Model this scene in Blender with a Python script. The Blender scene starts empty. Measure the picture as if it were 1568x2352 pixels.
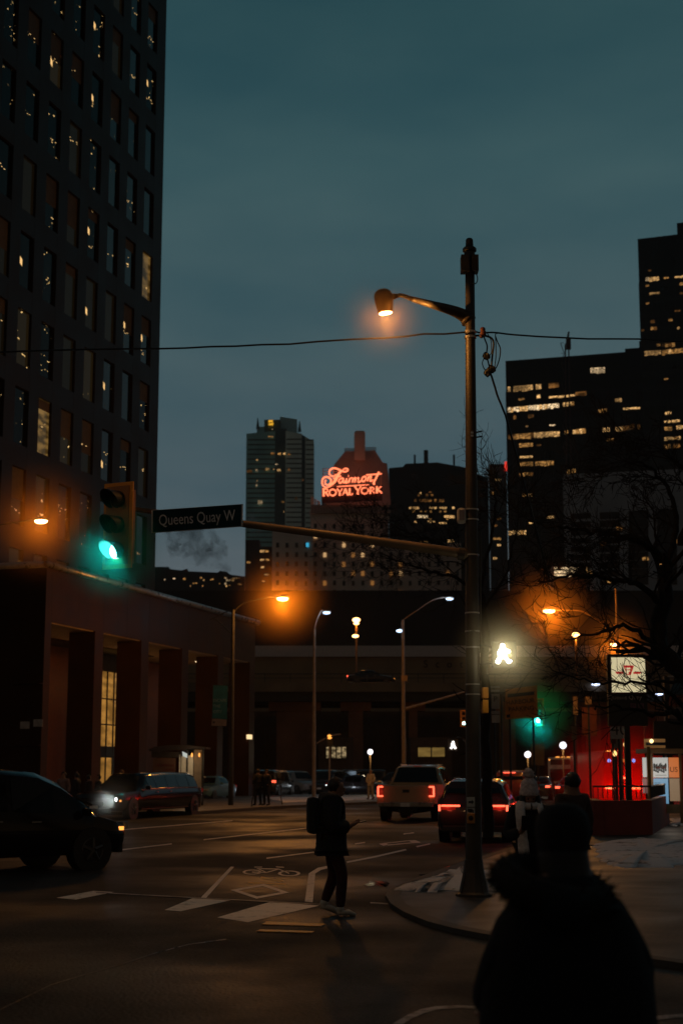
HAZE = 0.00012
import bpy, bmesh, math, random
from mathutils import Vector, Matrix, noise
R = random.Random(7)
C = bpy.context.scene.collection
PI = math.pi
# ------------------------------------------------------------------ photo geometry -> world points
F = 3500.0; EYE = 1.8
PITCH = math.atan(594 / F); CP, SP = math.cos(PITCH), math.sin(PITCH)
def ray(x, y):
    r = (x - 784) / F; u = (1176 - y) / F
    return Vector((r, CP - u * SP, SP + u * CP))
def W(x, y, Y):
    d = ray(x, y); k = Y / d.y
    return Vector((d.x * k, Y, EYE + d.z * k))
def G(x, y, z=0.0):
    d = ray(x, y); k = (z - EYE) / d.z
    return Vector((d.x * k, d.y * k, z))
ST = math.atan(.29)                       # the street runs this far to the right of straight ahead
US = Vector((math.sin(ST), math.cos(ST), 0)); UN = Vector((-math.cos(ST), math.sin(ST), 0))

# ------------------------------------------------------------------ materials
MATS = {}
def mat(name, col, rough=.6, metal=0., spec=.5, var=.25, scale=3., bump=0., emis=None, es=0., alpha=None, coat=0., bscale=None):
    if name in MATS: return MATS[name]
    m = bpy.data.materials.new(name); m.use_nodes = True; nt = m.node_tree; N = nt.nodes; L = nt.links
    b = N['Principled BSDF']
    b.inputs['Roughness'].default_value = rough; b.inputs['Metallic'].default_value = metal
    b.inputs['Specular IOR Level'].default_value = spec
    if coat: b.inputs['Coat Weight'].default_value = coat; b.inputs['Coat Roughness'].default_value = .04
    tc = N.new('ShaderNodeTexCoord'); nz = N.new('ShaderNodeTexNoise'); nz.inputs['Scale'].default_value = scale
    nz.inputs['Detail'].default_value = 5
    L.new(tc.outputs['Object'], nz.inputs['Vector'])
    rp = N.new('ShaderNodeValToRGB'); e = rp.color_ramp.elements
    e[0].position = .3; e[1].position = .7
    e[0].color = (*[c * (1 - var) for c in col], 1); e[1].color = (*[min(1, c * (1 + var)) for c in col], 1)
    L.new(nz.outputs['Fac'], rp.inputs['Fac']); L.new(rp.outputs['Color'], b.inputs['Base Color'])
    if rough > .15:
        mr = N.new('ShaderNodeMapRange'); mr.inputs['To Min'].default_value = max(.05, rough - .12); mr.inputs['To Max'].default_value = min(1, rough + .12)
        L.new(nz.outputs['Fac'], mr.inputs['Value']); L.new(mr.outputs['Result'], b.inputs['Roughness'])
    if bump:
        bp = N.new('ShaderNodeBump'); bp.inputs['Strength'].default_value = bump; bp.inputs['Distance'].default_value = .02
        n2 = N.new('ShaderNodeTexNoise'); n2.inputs['Scale'].default_value = bscale or scale * 8; n2.inputs['Detail'].default_value = 4
        L.new(tc.outputs['Object'], n2.inputs['Vector']); L.new(n2.outputs['Fac'], bp.inputs['Height']); L.new(bp.outputs['Normal'], b.inputs['Normal'])
    if emis:
        b.inputs['Emission Color'].default_value = (*emis, 1); b.inputs['Emission Strength'].default_value = es
        m.cycles.emission_sampling = 'NONE'
    MATS[name] = m
    return m
def lit_office(name, col, s, streak=3.0, dim=.15, seed=0.):
    """lit room behind glass: rows of ceiling lamps over a dimmer interior (it gives off light)"""
    if name in MATS: return MATS[name]
    m = bpy.data.materials.new(name); m.use_nodes = True; nt = m.node_tree; N = nt.nodes; L = nt.links
    b = N['Principled BSDF']; b.inputs['Base Color'].default_value = (.01, .01, .01, 1); b.inputs['Roughness'].default_value = .08
    tc = N.new('ShaderNodeTexCoord'); mp = N.new('ShaderNodeMapping'); mp.inputs['Scale'].default_value = (streak * .5, streak * .5, streak * 1.6)
    mp.inputs['Location'].default_value = (seed, seed * 2, seed * 3)
    L.new(tc.outputs['Object'], mp.inputs['Vector'])
    nz = N.new('ShaderNodeTexNoise'); nz.inputs['Scale'].default_value = 1; nz.inputs['Detail'].default_value = 3
    L.new(mp.outputs['Vector'], nz.inputs['Vector'])
    rp = N.new('ShaderNodeValToRGB'); e = rp.color_ramp.elements
    e[0].position = .42; e[0].color = (dim, dim, dim, 1); e[1].position = .62; e[1].color = (1, 1, 1, 1)
    L.new(nz.outputs['Fac'], rp.inputs['Fac'])
    n2 = N.new('ShaderNodeTexNoise'); n2.inputs['Scale'].default_value = .12; n2.inputs['Detail'].default_value = 1
    L.new(tc.outputs['Object'], n2.inputs['Vector'])
    mr = N.new('ShaderNodeMapRange'); mr.inputs['From Min'].default_value = .35; mr.inputs['From Max'].default_value = .65
    mr.inputs['To Min'].default_value = .25; mr.inputs['To Max'].default_value = 1.3
    L.new(n2.outputs['Fac'], mr.inputs['Value'])
    mu = N.new('ShaderNodeMath'); mu.operation = 'MULTIPLY'; L.new(rp.outputs['Color'], mu.inputs[0]); L.new(mr.outputs['Result'], mu.inputs[1])
    m2 = N.new('ShaderNodeMath'); m2.operation = 'MULTIPLY'; m2.inputs[1].default_value = s; L.new(mu.outputs[0], m2.inputs[0])
    b.inputs['Emission Color'].default_value = (*col, 1); L.new(m2.outputs[0], b.inputs['Emission Strength'])
    m.cycles.emission_sampling = 'NONE'
    MATS[name] = m
    return m
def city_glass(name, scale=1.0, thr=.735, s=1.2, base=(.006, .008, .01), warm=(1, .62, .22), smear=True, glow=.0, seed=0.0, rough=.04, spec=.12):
    """office window glass: faint glow, and warm emissive dots standing in for reflected city lights"""
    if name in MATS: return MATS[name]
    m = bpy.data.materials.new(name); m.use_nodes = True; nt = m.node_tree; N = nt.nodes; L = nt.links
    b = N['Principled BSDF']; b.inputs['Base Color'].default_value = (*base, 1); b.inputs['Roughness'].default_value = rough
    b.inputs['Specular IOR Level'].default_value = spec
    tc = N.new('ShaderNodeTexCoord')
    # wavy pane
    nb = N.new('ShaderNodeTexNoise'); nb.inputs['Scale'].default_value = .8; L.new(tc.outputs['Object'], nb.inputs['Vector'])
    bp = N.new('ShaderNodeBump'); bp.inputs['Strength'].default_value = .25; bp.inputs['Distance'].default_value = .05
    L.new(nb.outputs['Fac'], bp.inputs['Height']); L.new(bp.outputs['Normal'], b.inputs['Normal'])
    # distort then stretched voronoi dots: city light reflections put in as emission
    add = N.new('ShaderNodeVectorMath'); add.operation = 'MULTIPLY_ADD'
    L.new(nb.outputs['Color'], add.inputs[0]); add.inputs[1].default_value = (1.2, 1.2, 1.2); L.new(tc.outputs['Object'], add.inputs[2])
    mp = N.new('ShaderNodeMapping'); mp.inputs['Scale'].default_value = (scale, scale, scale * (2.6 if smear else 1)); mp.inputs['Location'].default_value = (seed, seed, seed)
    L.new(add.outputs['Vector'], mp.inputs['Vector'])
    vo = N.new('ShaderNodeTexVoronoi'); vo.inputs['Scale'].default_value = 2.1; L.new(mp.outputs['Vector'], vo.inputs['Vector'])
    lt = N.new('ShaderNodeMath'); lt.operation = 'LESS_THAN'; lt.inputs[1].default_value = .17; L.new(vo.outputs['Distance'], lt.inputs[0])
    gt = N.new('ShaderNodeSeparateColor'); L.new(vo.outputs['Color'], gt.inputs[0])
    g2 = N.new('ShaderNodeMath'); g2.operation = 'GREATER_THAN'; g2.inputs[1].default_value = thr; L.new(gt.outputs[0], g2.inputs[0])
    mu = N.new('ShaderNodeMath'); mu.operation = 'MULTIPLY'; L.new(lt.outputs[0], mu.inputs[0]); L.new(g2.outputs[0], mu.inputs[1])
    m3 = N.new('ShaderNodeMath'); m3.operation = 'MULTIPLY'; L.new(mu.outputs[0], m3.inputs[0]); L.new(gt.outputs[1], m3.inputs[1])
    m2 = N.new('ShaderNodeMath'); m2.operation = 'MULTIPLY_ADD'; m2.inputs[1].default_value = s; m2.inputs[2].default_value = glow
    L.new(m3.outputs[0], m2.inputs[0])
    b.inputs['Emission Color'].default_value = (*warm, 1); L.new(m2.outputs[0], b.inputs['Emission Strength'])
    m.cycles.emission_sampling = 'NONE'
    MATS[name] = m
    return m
def glow(name, col, s):
    if name in MATS: return MATS[name]
    m = mat(name, (.2, .2, .2), emis=col, es=s, var=.05)
    return m

# ------------------------------------------------------------------ mesh builder
class MB:
    def __init__(self, ref=None):
        self.bm = bmesh.new(); self.inv = None
        if ref is not None:
            self.inv = (Matrix.Translation(ref.location) @ ref.rotation_euler.to_matrix().to_4x4()).inverted()
    def v(self, p):
        p = Vector(p)
        return self.bm.verts.new(self.inv @ p if self.inv else p)
    def face(self, pts):
        try: return self.bm.faces.new([self.v(p) for p in pts])
        except ValueError: return None
    def box(self, c, s, rz=0., bev=0., M=None):
        c = Vector(c); T = Matrix.Translation(c) @ Matrix.Rotation(rz, 4, 'Z')
        if M is not None: T = Matrix.Translation(c) @ M
        vs = [self.v(T @ Vector((x * s[0] / 2, y * s[1] / 2, z * s[2] / 2))) for x in (-1, 1) for y in (-1, 1) for z in (-1, 1)]
        idx = [(0, 1, 3, 2), (4, 6, 7, 5), (0, 4, 5, 1), (2, 3, 7, 6), (0, 2, 6, 4), (1, 5, 7, 3)]
        fs = [self.bm.faces.new([vs[i] for i in q]) for q in idx]
        if bev:
            es = list({e for f in fs for e in f.edges})
            bmesh.ops.bevel(self.bm, geom=es, offset=bev, segments=2, affect='EDGES', profile=.6)
        return self
    def boxw(self, a, b, z0, z1):
        return self.box(((a[0] + b[0]) / 2, (a[1] + b[1]) / 2, (z0 + z1) / 2), (abs(b[0] - a[0]), abs(b[1] - a[1]), abs(z1 - z0)))
    def prism(self, pts, d):
        """closed outline pts (3-D, planar) pushed by vector d"""
        d = Vector(d); a = [self.v(p) for p in pts]; b = [self.v(Vector(p) + d) for p in pts]; n = len(a)
        self.bm.faces.new(a); self.bm.faces.new(b[::-1])
        for i in range(n): self.bm.faces.new([a[i], b[i], b[(i + 1) % n], a[(i + 1) % n]][::-1])
        return self
    def tube(self, path, rad, seg=8, cap=True, flat=None):
        path = [Vector(p) for p in path]; n = len(path)
        if not isinstance(rad, (list, tuple)): rad = [rad] * n
        rings = []; up = None
        for i, p in enumerate(path):
            d = (path[min(i + 1, n - 1)] - path[max(i - 1, 0)])
            if d.length < 1e-9: d = Vector((0, 0, 1))
            d.normalize()
            if up is None:
                up = Vector((0, 0, 1)) if abs(d.z) < .9 else Vector((0, 1, 0))
            s = d.cross(up)
            if s.length < 1e-5: s = d.cross(Vector((1, 0, 0)))
            s.normalize(); up = s.cross(d).normalized()
            fl = flat or 1.
            rings.append([self.v(p + (s * math.cos(t) + up * math.sin(t) * fl) * rad[i]) for t in [2 * PI * k / seg for k in range(seg)]])
        for a, b in zip(rings, rings[1:]):
            for k in range(seg):
                self.bm.faces.new([a[k], a[(k + 1) % seg], b[(k + 1) % seg], b[k]])
        if cap:
            self.bm.faces.new(rings[0][::-1]); self.bm.faces.new(rings[-1])
        return self
    def lathe(self, c, prof, seg=16, M=None):
        c = Vector(c); rings = []
        for r, z in prof:
            ring = []
            for k in range(seg):
                p = Vector((r * math.cos(2 * PI * k / seg), r * math.sin(2 * PI * k / seg), z))
                if M is not None: p = M @ p
                ring.append(self.v(c + p))
            rings.append(ring)
        for a, b in zip(rings, rings[1:]):
            for k in range(seg): self.bm.faces.new([a[k], a[(k + 1) % seg], b[(k + 1) % seg], b[k]])
        self.bm.faces.new(rings[0][::-1]); self.bm.faces.new(rings[-1])
        return self
    def ball(self, c, r, sub=2, sc=(1, 1, 1), nz=0., M=None):
        c = Vector(c); ret = bmesh.ops.create_icosphere(self.bm, subdivisions=sub, radius=1)
        for v in ret['verts']:
            k = 1 + (nz * noise.noise(v.co * 3 + c) if nz else 0)
            p = Vector((v.co.x * sc[0], v.co.y * sc[1], v.co.z * sc[2])) * r * k
            if M is not None: p = M @ p
            p = c + p; v.co = self.inv @ p if self.inv else p
        return self
    def loft(self, rings, cap=True):
        rr = [[self.v(p) for p in r] for r in rings]; n = len(rr[0])
        for a, b in zip(rr, rr[1:]):
            for k in range(n):
                try: self.bm.faces.new([a[k], a[(k + 1) % n], b[(k + 1) % n], b[k]])
                except ValueError: pass
        if cap:
            self.bm.faces.new(rr[0][::-1]); self.bm.faces.new(rr[-1])
        return self
    def build(self, name, m, parent=None, smooth=False, label=None, cat=None, group=None, kind=None, norm=True):
        if norm and len(self.bm.faces) < 60000: bmesh.ops.recalc_face_normals(self.bm, faces=self.bm.faces)
        me = bpy.data.meshes.new(name); self.bm.to_mesh(me); self.bm.free()
        me.materials.append(m)
        if smooth:
            me.polygons.foreach_set('use_smooth', [True] * len(me.polygons))
        o = bpy.data.objects.new(name, me); C.objects.link(o)
        if parent: o.parent = parent
        tag(o, label, cat, group, kind)
        return o
def tag(o, label=None, cat=None, group=None, kind=None):
    if label: o['label'] = label
    if cat: o['category'] = cat
    if group: o['group'] = group
    if kind: o['kind'] = kind
    return o
def thing(name, label, cat, loc=(0, 0, 0), rz=0., group=None):
    o = bpy.data.objects.new(name, None); C.objects.link(o); o.empty_display_size = .3
    o.location = loc; o.rotation_euler = (0, 0, rz)
    return tag(o, label, cat, group)
def link_light(kind, name, loc, col, power, parent=None, ref=None, size=.05, spot=None, target=None, blend=.5):
    l = bpy.data.lights.new(name, kind); l.energy = power; l.color = col; l.shadow_soft_size = size
    o = bpy.data.objects.new(name, l); C.objects.link(o)
    p = Vector(loc)
    if kind == 'SPOT':
        l.spot_size = spot or 2.6; l.spot_blend = blend
    if target is not None:
        o.rotation_euler = (Vector(target) - p).to_track_quat('-Z', 'Y').to_euler()
    if ref is not None:
        M = (Matrix.Translation(ref.location) @ ref.rotation_euler.to_matrix().to_4x4()).inverted()
        mw = Matrix.Translation(p) @ o.rotation_euler.to_matrix().to_4x4(); mw = M @ mw
        o.location = mw.to_translation(); o.rotation_euler = mw.to_euler(); o.parent = ref
    else:
        o.location = p
    return o
def text_mesh(s, size, mm, M, name, parent, ext=.002, align='CENTER', sx=1., space=1., ref=None):
    """lettering: M places the text plane (x right, y up) in world space"""
    cu = bpy.data.curves.new('t', 'FONT'); cu.body = s; cu.size = size; cu.extrude = ext; cu.align_x = align; cu.align_y = 'CENTER'
    cu.space_character = space; cu.resolution_u = 3
    o = bpy.data.objects.new('t', cu); C.objects.link(o)
    dg = bpy.context.evaluated_depsgraph_get(); me = bpy.data.meshes.new_from_object(o.evaluated_get(dg))
    bpy.data.objects.remove(o)
    T = M @ Matrix.Diagonal((sx, 1, 1, 1))
    if ref is not None:
        T = (Matrix.Translation(ref.location) @ ref.rotation_euler.to_matrix().to_4x4()).inverted() @ T
    me.transform(T); me.name = name; me.materials.clear(); me.materials.append(mm)
    r = bpy.data.objects.new(name, me); C.objects.link(r)
    if parent: r.parent = parent
    return r
def face_frame(p, xdir, zup=Vector((0, 0, 1))):
    """matrix whose x runs along xdir, y up, z towards the viewer side"""
    x = Vector(xdir).normalized(); y = Vector(zup).normalized(); z = x.cross(y).normalized(); y = z.cross(x)
    M = Matrix((x, y, z)).transposed().to_4x4(); M.translation = Vector(p)
    return M
def skin_obj(name, verts, edges, radii, m, parent, levels=2, root=0, ref=None, smooth=True):
    me = bpy.data.meshes.new(name); me.from_pydata([Vector(v) for v in verts], edges, [])
    o = bpy.data.objects.new(name, me); C.objects.link(o)
    md = o.modifiers.new('s', 'SKIN'); md.use_smooth_shade = True
    for i, v in enumerate(me.skin_vertices[0].data):
        r = radii[i]; v.radius = r if isinstance(r, (tuple, list)) else (r, r); v.use_root = (i == root)
    sb = o.modifiers.new('u', 'SUBSURF'); sb.levels = levels; sb.render_levels = levels
    dg = bpy.context.evaluated_depsgraph_get(); me2 = bpy.data.meshes.new_from_object(o.evaluated_get(dg))
    bpy.data.objects.remove(o); me2.name = name; me2.materials.clear(); me2.materials.append(m)
    r = bpy.data.objects.new(name, me2); C.objects.link(r)
    if parent: r.parent = parent
    return r
def crspline(P, n=6):
    P = [Vector(p) for p in P]; out = []
    for i in range(len(P) - 1):
        p0 = P[max(i - 1, 0)]; p1 = P[i]; p2 = P[i + 1]; p3 = P[min(i + 2, len(P) - 1)]
        for k in range(n):
            t = k / n
            out.append(.5 * ((2 * p1) + (p2 - p0) * t + (2 * p0 - 5 * p1 + 4 * p2 - p3) * t * t + (3 * p1 - p0 - 3 * p2 + p3) * t ** 3))
    out.append(P[-1]); return out

# shared materials
STEEL = mat('pole_steel', (.065, .052, .040), .5, .3, bump=.2)
DARKM = mat('dark_metal', (.03, .03, .03), .45, .4)
BLACKP = mat('black_plastic', (.012, .012, .012), .4)
TYRE = mat('tyre_rubber', (.015, .015, .015), .8)
RIM = mat('wheel_alloy', (.10, .10, .10), .4, .8)
CARGLASS = mat('car_glass', (.004, .005, .005), .06, 0, .4, var=.1)
CHROME = mat('chrome', (.6, .6, .6), .12, 1.)
L_RED = glow('tail_lamp_lit', (1, .10, .045), 3.2)
L_REDD = mat('tail_lamp_lens', (.25, .01, .008), .2, emis=(1, .04, .02), es=.08)
L_WHITE = glow('head_lamp_lit', (.85, .95, 1.), 7)
L_AMBER = glow('amber_lamp_lit', (1, .36, .06), 1.8)
HEADOFF = mat('lamp_glass_unlit', (.25, .27, .3), .1)
PLATE = mat('plate_white', (.55, .55, .5), .5)
CONC = mat('concrete', (.30, .28, .25), .85, var=.3, scale=.8, bump=.3)
# ------------------------------------------------------------------ world, camera
sc = bpy.context.scene
wd = bpy.data.worlds.new('World'); sc.world = wd; wd.use_nodes = True
nt = wd.node_tree; N = nt.nodes; L = nt.links; bg = N['Background']
tc = N.new('ShaderNodeTexCoord'); sep = N.new('ShaderNodeSeparateXYZ'); L.new(tc.outputs['Generated'], sep.inputs[0])
rp = N.new('ShaderNodeValToRGB'); els = rp.color_ramp.elements
def s2l(c): return tuple(((v / 255) / 12.92 if v / 255 <= .04045 else ((v / 255 + .055) / 1.055) ** 2.4) for v in c)
stops = [(0.0, (96, 105, 112)), (.08, (90, 100, 107)), (.16, (77, 94, 101)), (.28, (64, 89, 95)), (.38, (52, 83, 89)), (.50, (37, 70, 76)), (.62, (20, 38, 44)), (1.0, (10, 18, 22))]
els[0].position = 0; els[0].color = (*s2l(stops[0][1]), 1); els[1].position = 1; els[1].color = (*s2l(stops[-1][1]), 1)
for p_, c_ in stops[1:-1]:
    e = els.new(p_); e.color = (*s2l(c_), 1)
L.new(sep.outputs['Z'], rp.inputs['Fac'])
mp = N.new('ShaderNodeMapping'); mp.inputs['Scale'].default_value = (1.4, 1.4, 4.2); mp.inputs['Location'].default_value = (.4, 0, .35); L.new(tc.outputs['Generated'], mp.inputs['Vector'])
nz = N.new('ShaderNodeTexNoise'); nz.inputs['Scale'].default_value = 2.3; nz.inputs['Detail'].default_value = 6; nz.inputs['Roughness'].default_value = .5
L.new(mp.outputs['Vector'], nz.inputs['Vector'])
cr = N.new('ShaderNodeValToRGB'); ce = cr.color_ramp.elements
ce[0].position = .38; ce[0].color = (.76, .86, .90, 1); ce[1].position = .64; ce[1].color = (1.30, 1.13, 1.08, 1)
L.new(nz.outputs['Fac'], cr.inputs['Fac'])
mx = N.new('ShaderNodeMix'); mx.data_type = 'RGBA'; mx.blend_type = 'MULTIPLY'; mx.inputs['Factor'].default_value = 1
L.new(rp.outputs['Color'], mx.inputs['A']); L.new(cr.outputs['Color'], mx.inputs['B'])
sky = N.new('ShaderNodeTexSky'); sky.sky_type = 'NISHITA'; sky.sun_disc = False; sky.sun_elevation = math.radians(-2); sky.sun_rotation = math.radians(250)
mx2 = N.new('ShaderNodeMix'); mx2.data_type = 'RGBA'; mx2.inputs['Factor'].default_value = .02
L.new(mx.outputs['Result'], mx2.inputs['A']); L.new(sky.outputs['Color'], mx2.inputs['B'])
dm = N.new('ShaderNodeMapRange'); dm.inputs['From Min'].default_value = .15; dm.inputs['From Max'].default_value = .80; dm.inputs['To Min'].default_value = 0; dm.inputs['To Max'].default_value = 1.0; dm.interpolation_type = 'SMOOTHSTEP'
L.new(sep.outputs['Y'], dm.inputs['Value'])          # bright sky kept to the view ahead; unseen sky behind dimmed to lower ambient
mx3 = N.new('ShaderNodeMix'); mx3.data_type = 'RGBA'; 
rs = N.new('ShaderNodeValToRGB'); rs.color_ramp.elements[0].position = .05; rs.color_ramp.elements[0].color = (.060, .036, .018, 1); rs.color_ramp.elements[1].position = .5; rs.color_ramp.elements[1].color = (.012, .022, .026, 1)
L.new(sep.outputs['Z'], rs.inputs['Fac']); L.new(rs.outputs['Color'], mx3.inputs['A'])   # unseen sky behind given a low brown band to warm the shadows
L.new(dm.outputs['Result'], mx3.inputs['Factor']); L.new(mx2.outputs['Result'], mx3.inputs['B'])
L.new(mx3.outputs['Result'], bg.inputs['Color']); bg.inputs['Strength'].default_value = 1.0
su = bpy.data.lights.new('dusk_sun', 'SUN'); su.energy = .004; su.angle = math.radians(20); su.color = (.7, .85, 1)
so = bpy.data.objects.new('dusk_sun', su); so.rotation_euler = (math.radians(50), 0, math.radians(-60)); C.objects.link(so)

cam = bpy.data.cameras.new('camera'); co = bpy.data.objects.new('camera', cam); C.objects.link(co); sc.camera = co
co.location = (0, 0, EYE); co.rotation_euler = (PI / 2 + PITCH, 0, 0)
cam.sensor_fit = 'VERTICAL'; cam.sensor_height = 36; cam.lens = 36 * F / 2352; cam.clip_end = 5000; cam.clip_start = .1
cam.dof.use_dof = True; cam.dof.focus_distance = 23; cam.dof.aperture_fstop = 2.0; cam.dof.aperture_blades = 9
sc.view_settings.view_transform = 'Standard'; sc.view_settings.look = 'None'; sc.view_settings.exposure = 0; sc.view_settings.gamma = 1
sc.cycles.use_denoising = True
try: sc.cycles.denoiser = 'OPENIMAGEDENOISE'
except Exception: pass
sc.cycles.max_bounces = 5; sc.cycles.diffuse_bounces = 2; sc.cycles.glossy_bounces = 3; sc.cycles.volume_bounces = 0; sc.cycles.transmission_bounces = 4
sc.cycles.sample_clamp_indirect = 2.0; sc.cycles.caustics_reflective = False; sc.cycles.caustics_refractive = False

# ------------------------------------------------------------------ asphalt
asph = bpy.data.materials.new('wet_asphalt'); asph.use_nodes = True; nt = asph.node_tree; N = nt.nodes; L = nt.links; b = N['Principled BSDF']
tc = N.new('ShaderNodeTexCoord')
def nzn(scale, det=4, stretch=None):
    n = N.new('ShaderNodeTexNoise'); n.inputs['Scale'].default_value = scale; n.inputs['Detail'].default_value = det
    if stretch:
        q = N.new('ShaderNodeMapping'); q.inputs['Scale'].default_value = stretch; q.inputs['Rotation'].default_value = (0, 0, ST); L.new(tc.outputs['Object'], q.inputs['Vector']); L.new(q.outputs['Vector'], n.inputs['Vector'])
    else: L.new(tc.outputs['Object'], n.inputs['Vector'])
    return n
n1 = nzn(.22, 5); n2 = nzn(24, 6); n3 = nzn(.5, 5, (1.5, .25, 1))
r1 = N.new('ShaderNodeValToRGB'); r1.color_ramp.elements[0].position = .38; r1.color_ramp.elements[0].color = (.009, .008, .007, 1)
r1.color_ramp.elements[1].position = .68; r1.color_ramp.elements[1].color = (.028, .024, .020, 1); L.new(n3.outputs['Fac'], r1.inputs['Fac'])
r2 = N.new('ShaderNodeValToRGB'); r2.color_ramp.elements[0].position = .3; r2.color_ramp.elements[0].color = (.30, .30, .30, 1); r2.color_ramp.elements[1].position = .70; r2.color_ramp.elements[1].color = (1.9, 1.9, 1.9, 1); L.new(n2.outputs['Fac'], r2.inputs['Fac'])
m1 = N.new('ShaderNodeMix'); m1.data_type = 'RGBA'; m1.blend_type = 'MULTIPLY'; m1.inputs['Factor'].default_value = 1
L.new(r1.outputs['Color'], m1.inputs['A']); L.new(r2.outputs['Color'], m1.inputs['B']); L.new(m1.outputs['Result'], b.inputs['Base Color'])
r3 = N.new('ShaderNodeMapRange'); r3.inputs['From Min'].default_value = .38; r3.inputs['From Max'].default_value = .6; r3.inputs['To Min'].default_value = .48; r3.inputs['To Max'].default_value = .85
L.new(n1.outputs['Fac'], r3.inputs['Value']); L.new(r3.outputs['Result'], b.inputs['Roughness'])
bp = N.new('ShaderNodeBump'); bp.inputs['Strength'].default_value = .9; bp.inputs['Distance'].default_value = .02; L.new(n2.outputs['Fac'], bp.inputs['Height']); L.new(bp.outputs['Normal'], b.inputs['Normal'])
b.inputs['Specular IOR Level'].default_value = .22
g = MB(); g.face([(-900, -40, 0), (1200, -40, 0), (1200, 1600, 0), (-900, 1600, 0)]); g.build('road', asph, kind='structure')

def paint_mat(name, col, thr=.42):
    m = bpy.data.materials.new(name); m.use_nodes = True; nt = m.node_tree; N = nt.nodes; L = nt.links; b = N['Principled BSDF']
    tc = N.new('ShaderNodeTexCoord'); n = N.new('ShaderNodeTexNoise'); n.inputs['Scale'].default_value = 3.5; n.inputs['Detail'].default_value = 8; n.inputs['Roughness'].default_value = .75; L.new(tc.outputs['Object'], n.inputs['Vector'])
    r = N.new('ShaderNodeValToRGB'); r.color_ramp.elements[0].position = thr - .05; r.color_ramp.elements[0].color = (.05, .045, .04, 1); r.color_ramp.elements[1].position = thr + .1; r.color_ramp.elements[1].color = (*col, 1)
    L.new(n.outputs['Fac'], r.inputs['Fac']); L.new(r.outputs['Color'], b.inputs['Base Color']); b.inputs['Roughness'].default_value = .6
    return m
PAINT = paint_mat('road_paint', (.78, .68, .60), .36); PAINT2 = paint_mat('worn_paint', (.34, .31, .29), .46); YELLOWP = paint_mat('yellow_paint', (.6, .34, .05), .40)
def mark(name, polys, m, z=.004):
    g = MB()
    for P in polys: g.face([G(x, y, z) for x, y in P])
    return g.build(name, m, kind='structure')
mark('crosswalk', [[(378, 2090), (442, 2063), (529, 2068), (415, 2093)], [(499, 2107), (622, 2071), (733, 2080), (569, 2118)],
                   [(130, 2062), (215, 2046), (262, 2049), (175, 2066)]], PAINT)
mark('stop_line', [[(221, 2048.5), (735, 2076), (735, 2078), (221, 2050.5)]], PAINT2, .009)
mark('lane_line', [[(530, 1990.5), (538, 1991), (474, 2062), (461, 2062)], [(700, 2071), (709, 2006), (724, 2006), (718, 2072)],
                   [(709, 2006), (730, 1993), (756, 1988), (757, 1993), (737, 1998), (724, 2006)], [(796, 1978.5), (860, 1966), (930, 1950), (934, 1952.5), (864, 1969), (797, 1982)],
                   [(281, 1950.5), (395, 1937), (395, 1939), (281, 1952.8)], [(468, 1927.6), (723, 1899), (723, 1900.6), (468, 1929.6)], [(281, 1905), (534, 1884), (534, 1885.4), (281, 1906.6)],
                   [(612, 1970), (733, 1954.5), (733, 1956.5), (612, 1972.5)], [(815, 1937), (838, 1934), (838, 1936), (815, 1939)], [(955, 1943.5), (986, 1937), (988, 1939), (957, 1946)],
                   [(926, 1914.5), (950, 1912), (950, 1913.6), (926, 1916.4)]], PAINT)
mark('curb_line', [[(850, 2072), (890, 2074), (930, 2069), (960, 2062), (962, 2064), (932, 2072), (890, 2077), (850, 2075)]], PAINT2)
mark('turn_line', [[(900, 2352), (935, 2331), (965, 2318), (1000, 2311), (1050, 2309), (1120, 2312), (1120, 2318), (1055, 2315), (1010, 2318), (975, 2326), (945, 2339), (925, 2352)], [(1480, 2335), (1568, 2328), (1568, 2336), (1480, 2345)]], PAINT2)
# bike-lane diamond, chevron bar and bicycle
dia_o = [(529, 2044), (606, 2030), (664, 2050), (589, 2064)]; cx, cy = 597, 2047
dia_i = [(cx + (x - cx) * .72, cy + (y - cy) * .70) for x, y in dia_o]
mark('diamond_marking', [[dia_o[i], dia_o[(i + 1) % 4], dia_i[(i + 1) % 4], dia_i[i]] for i in range(4)], PAINT)
mark('worn_marking', [[(570, 2026), (657, 2029), (656, 2032), (569, 2029)], [(600, 2013), (650, 2022), (645, 2026), (598, 2017)]], YELLOWP)
def ringpoly(c, rx, ry, w, n=14):
    out = []
    for k in range(n):
        a0 = 2 * PI * k / n; a1 = 2 * PI * (k + 1) / n
        out.append([(c[0] + rx * math.cos(a0), c[1] + ry * math.sin(a0)), (c[0] + rx * math.cos(a1), c[1] + ry * math.sin(a1)), (c[0] + rx * w * math.cos(a1), c[1] + ry * w * math.sin(a1)), (c[0] + rx * w * math.cos(a0), c[1] + ry * w * math.sin(a0))])
    return out
def barp(a, b, w): return [(a[0], a[1] - w), (b[0], b[1] - w), (b[0], b[1] + w), (a[0], a[1] + w)]
bk = ringpoly((579, 2003), 22, 5.6, .72) + ringpoly((664, 2006), 26, 6.4, .72)
bk += [barp((579, 2003), (612, 2004), 1), barp((590, 1995), (640, 1996), 1), barp((612, 2004), (640, 1996), 1.1), barp((640, 1996), (664, 2006), 1.1), barp((592, 1995), (612, 2004), 1), barp((584, 1991.5), (602, 1991.5), .9), barp((634, 1991), (652, 1992), .9)]
mark('bicycle_marking', bk, PAINT)
mark('box_marking', [[(870, 1938), (888, 1937), (890, 1941), (880, 1942.5)], [(936, 1930), (954, 1930), (966, 1935), (948, 1936.5)], [(888, 1940), (950, 1934.6), (952, 1936), (890, 1942)], [(876, 1937), (938, 1930), (940, 1931.4), (878, 1938.4)]], PAINT)
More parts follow.
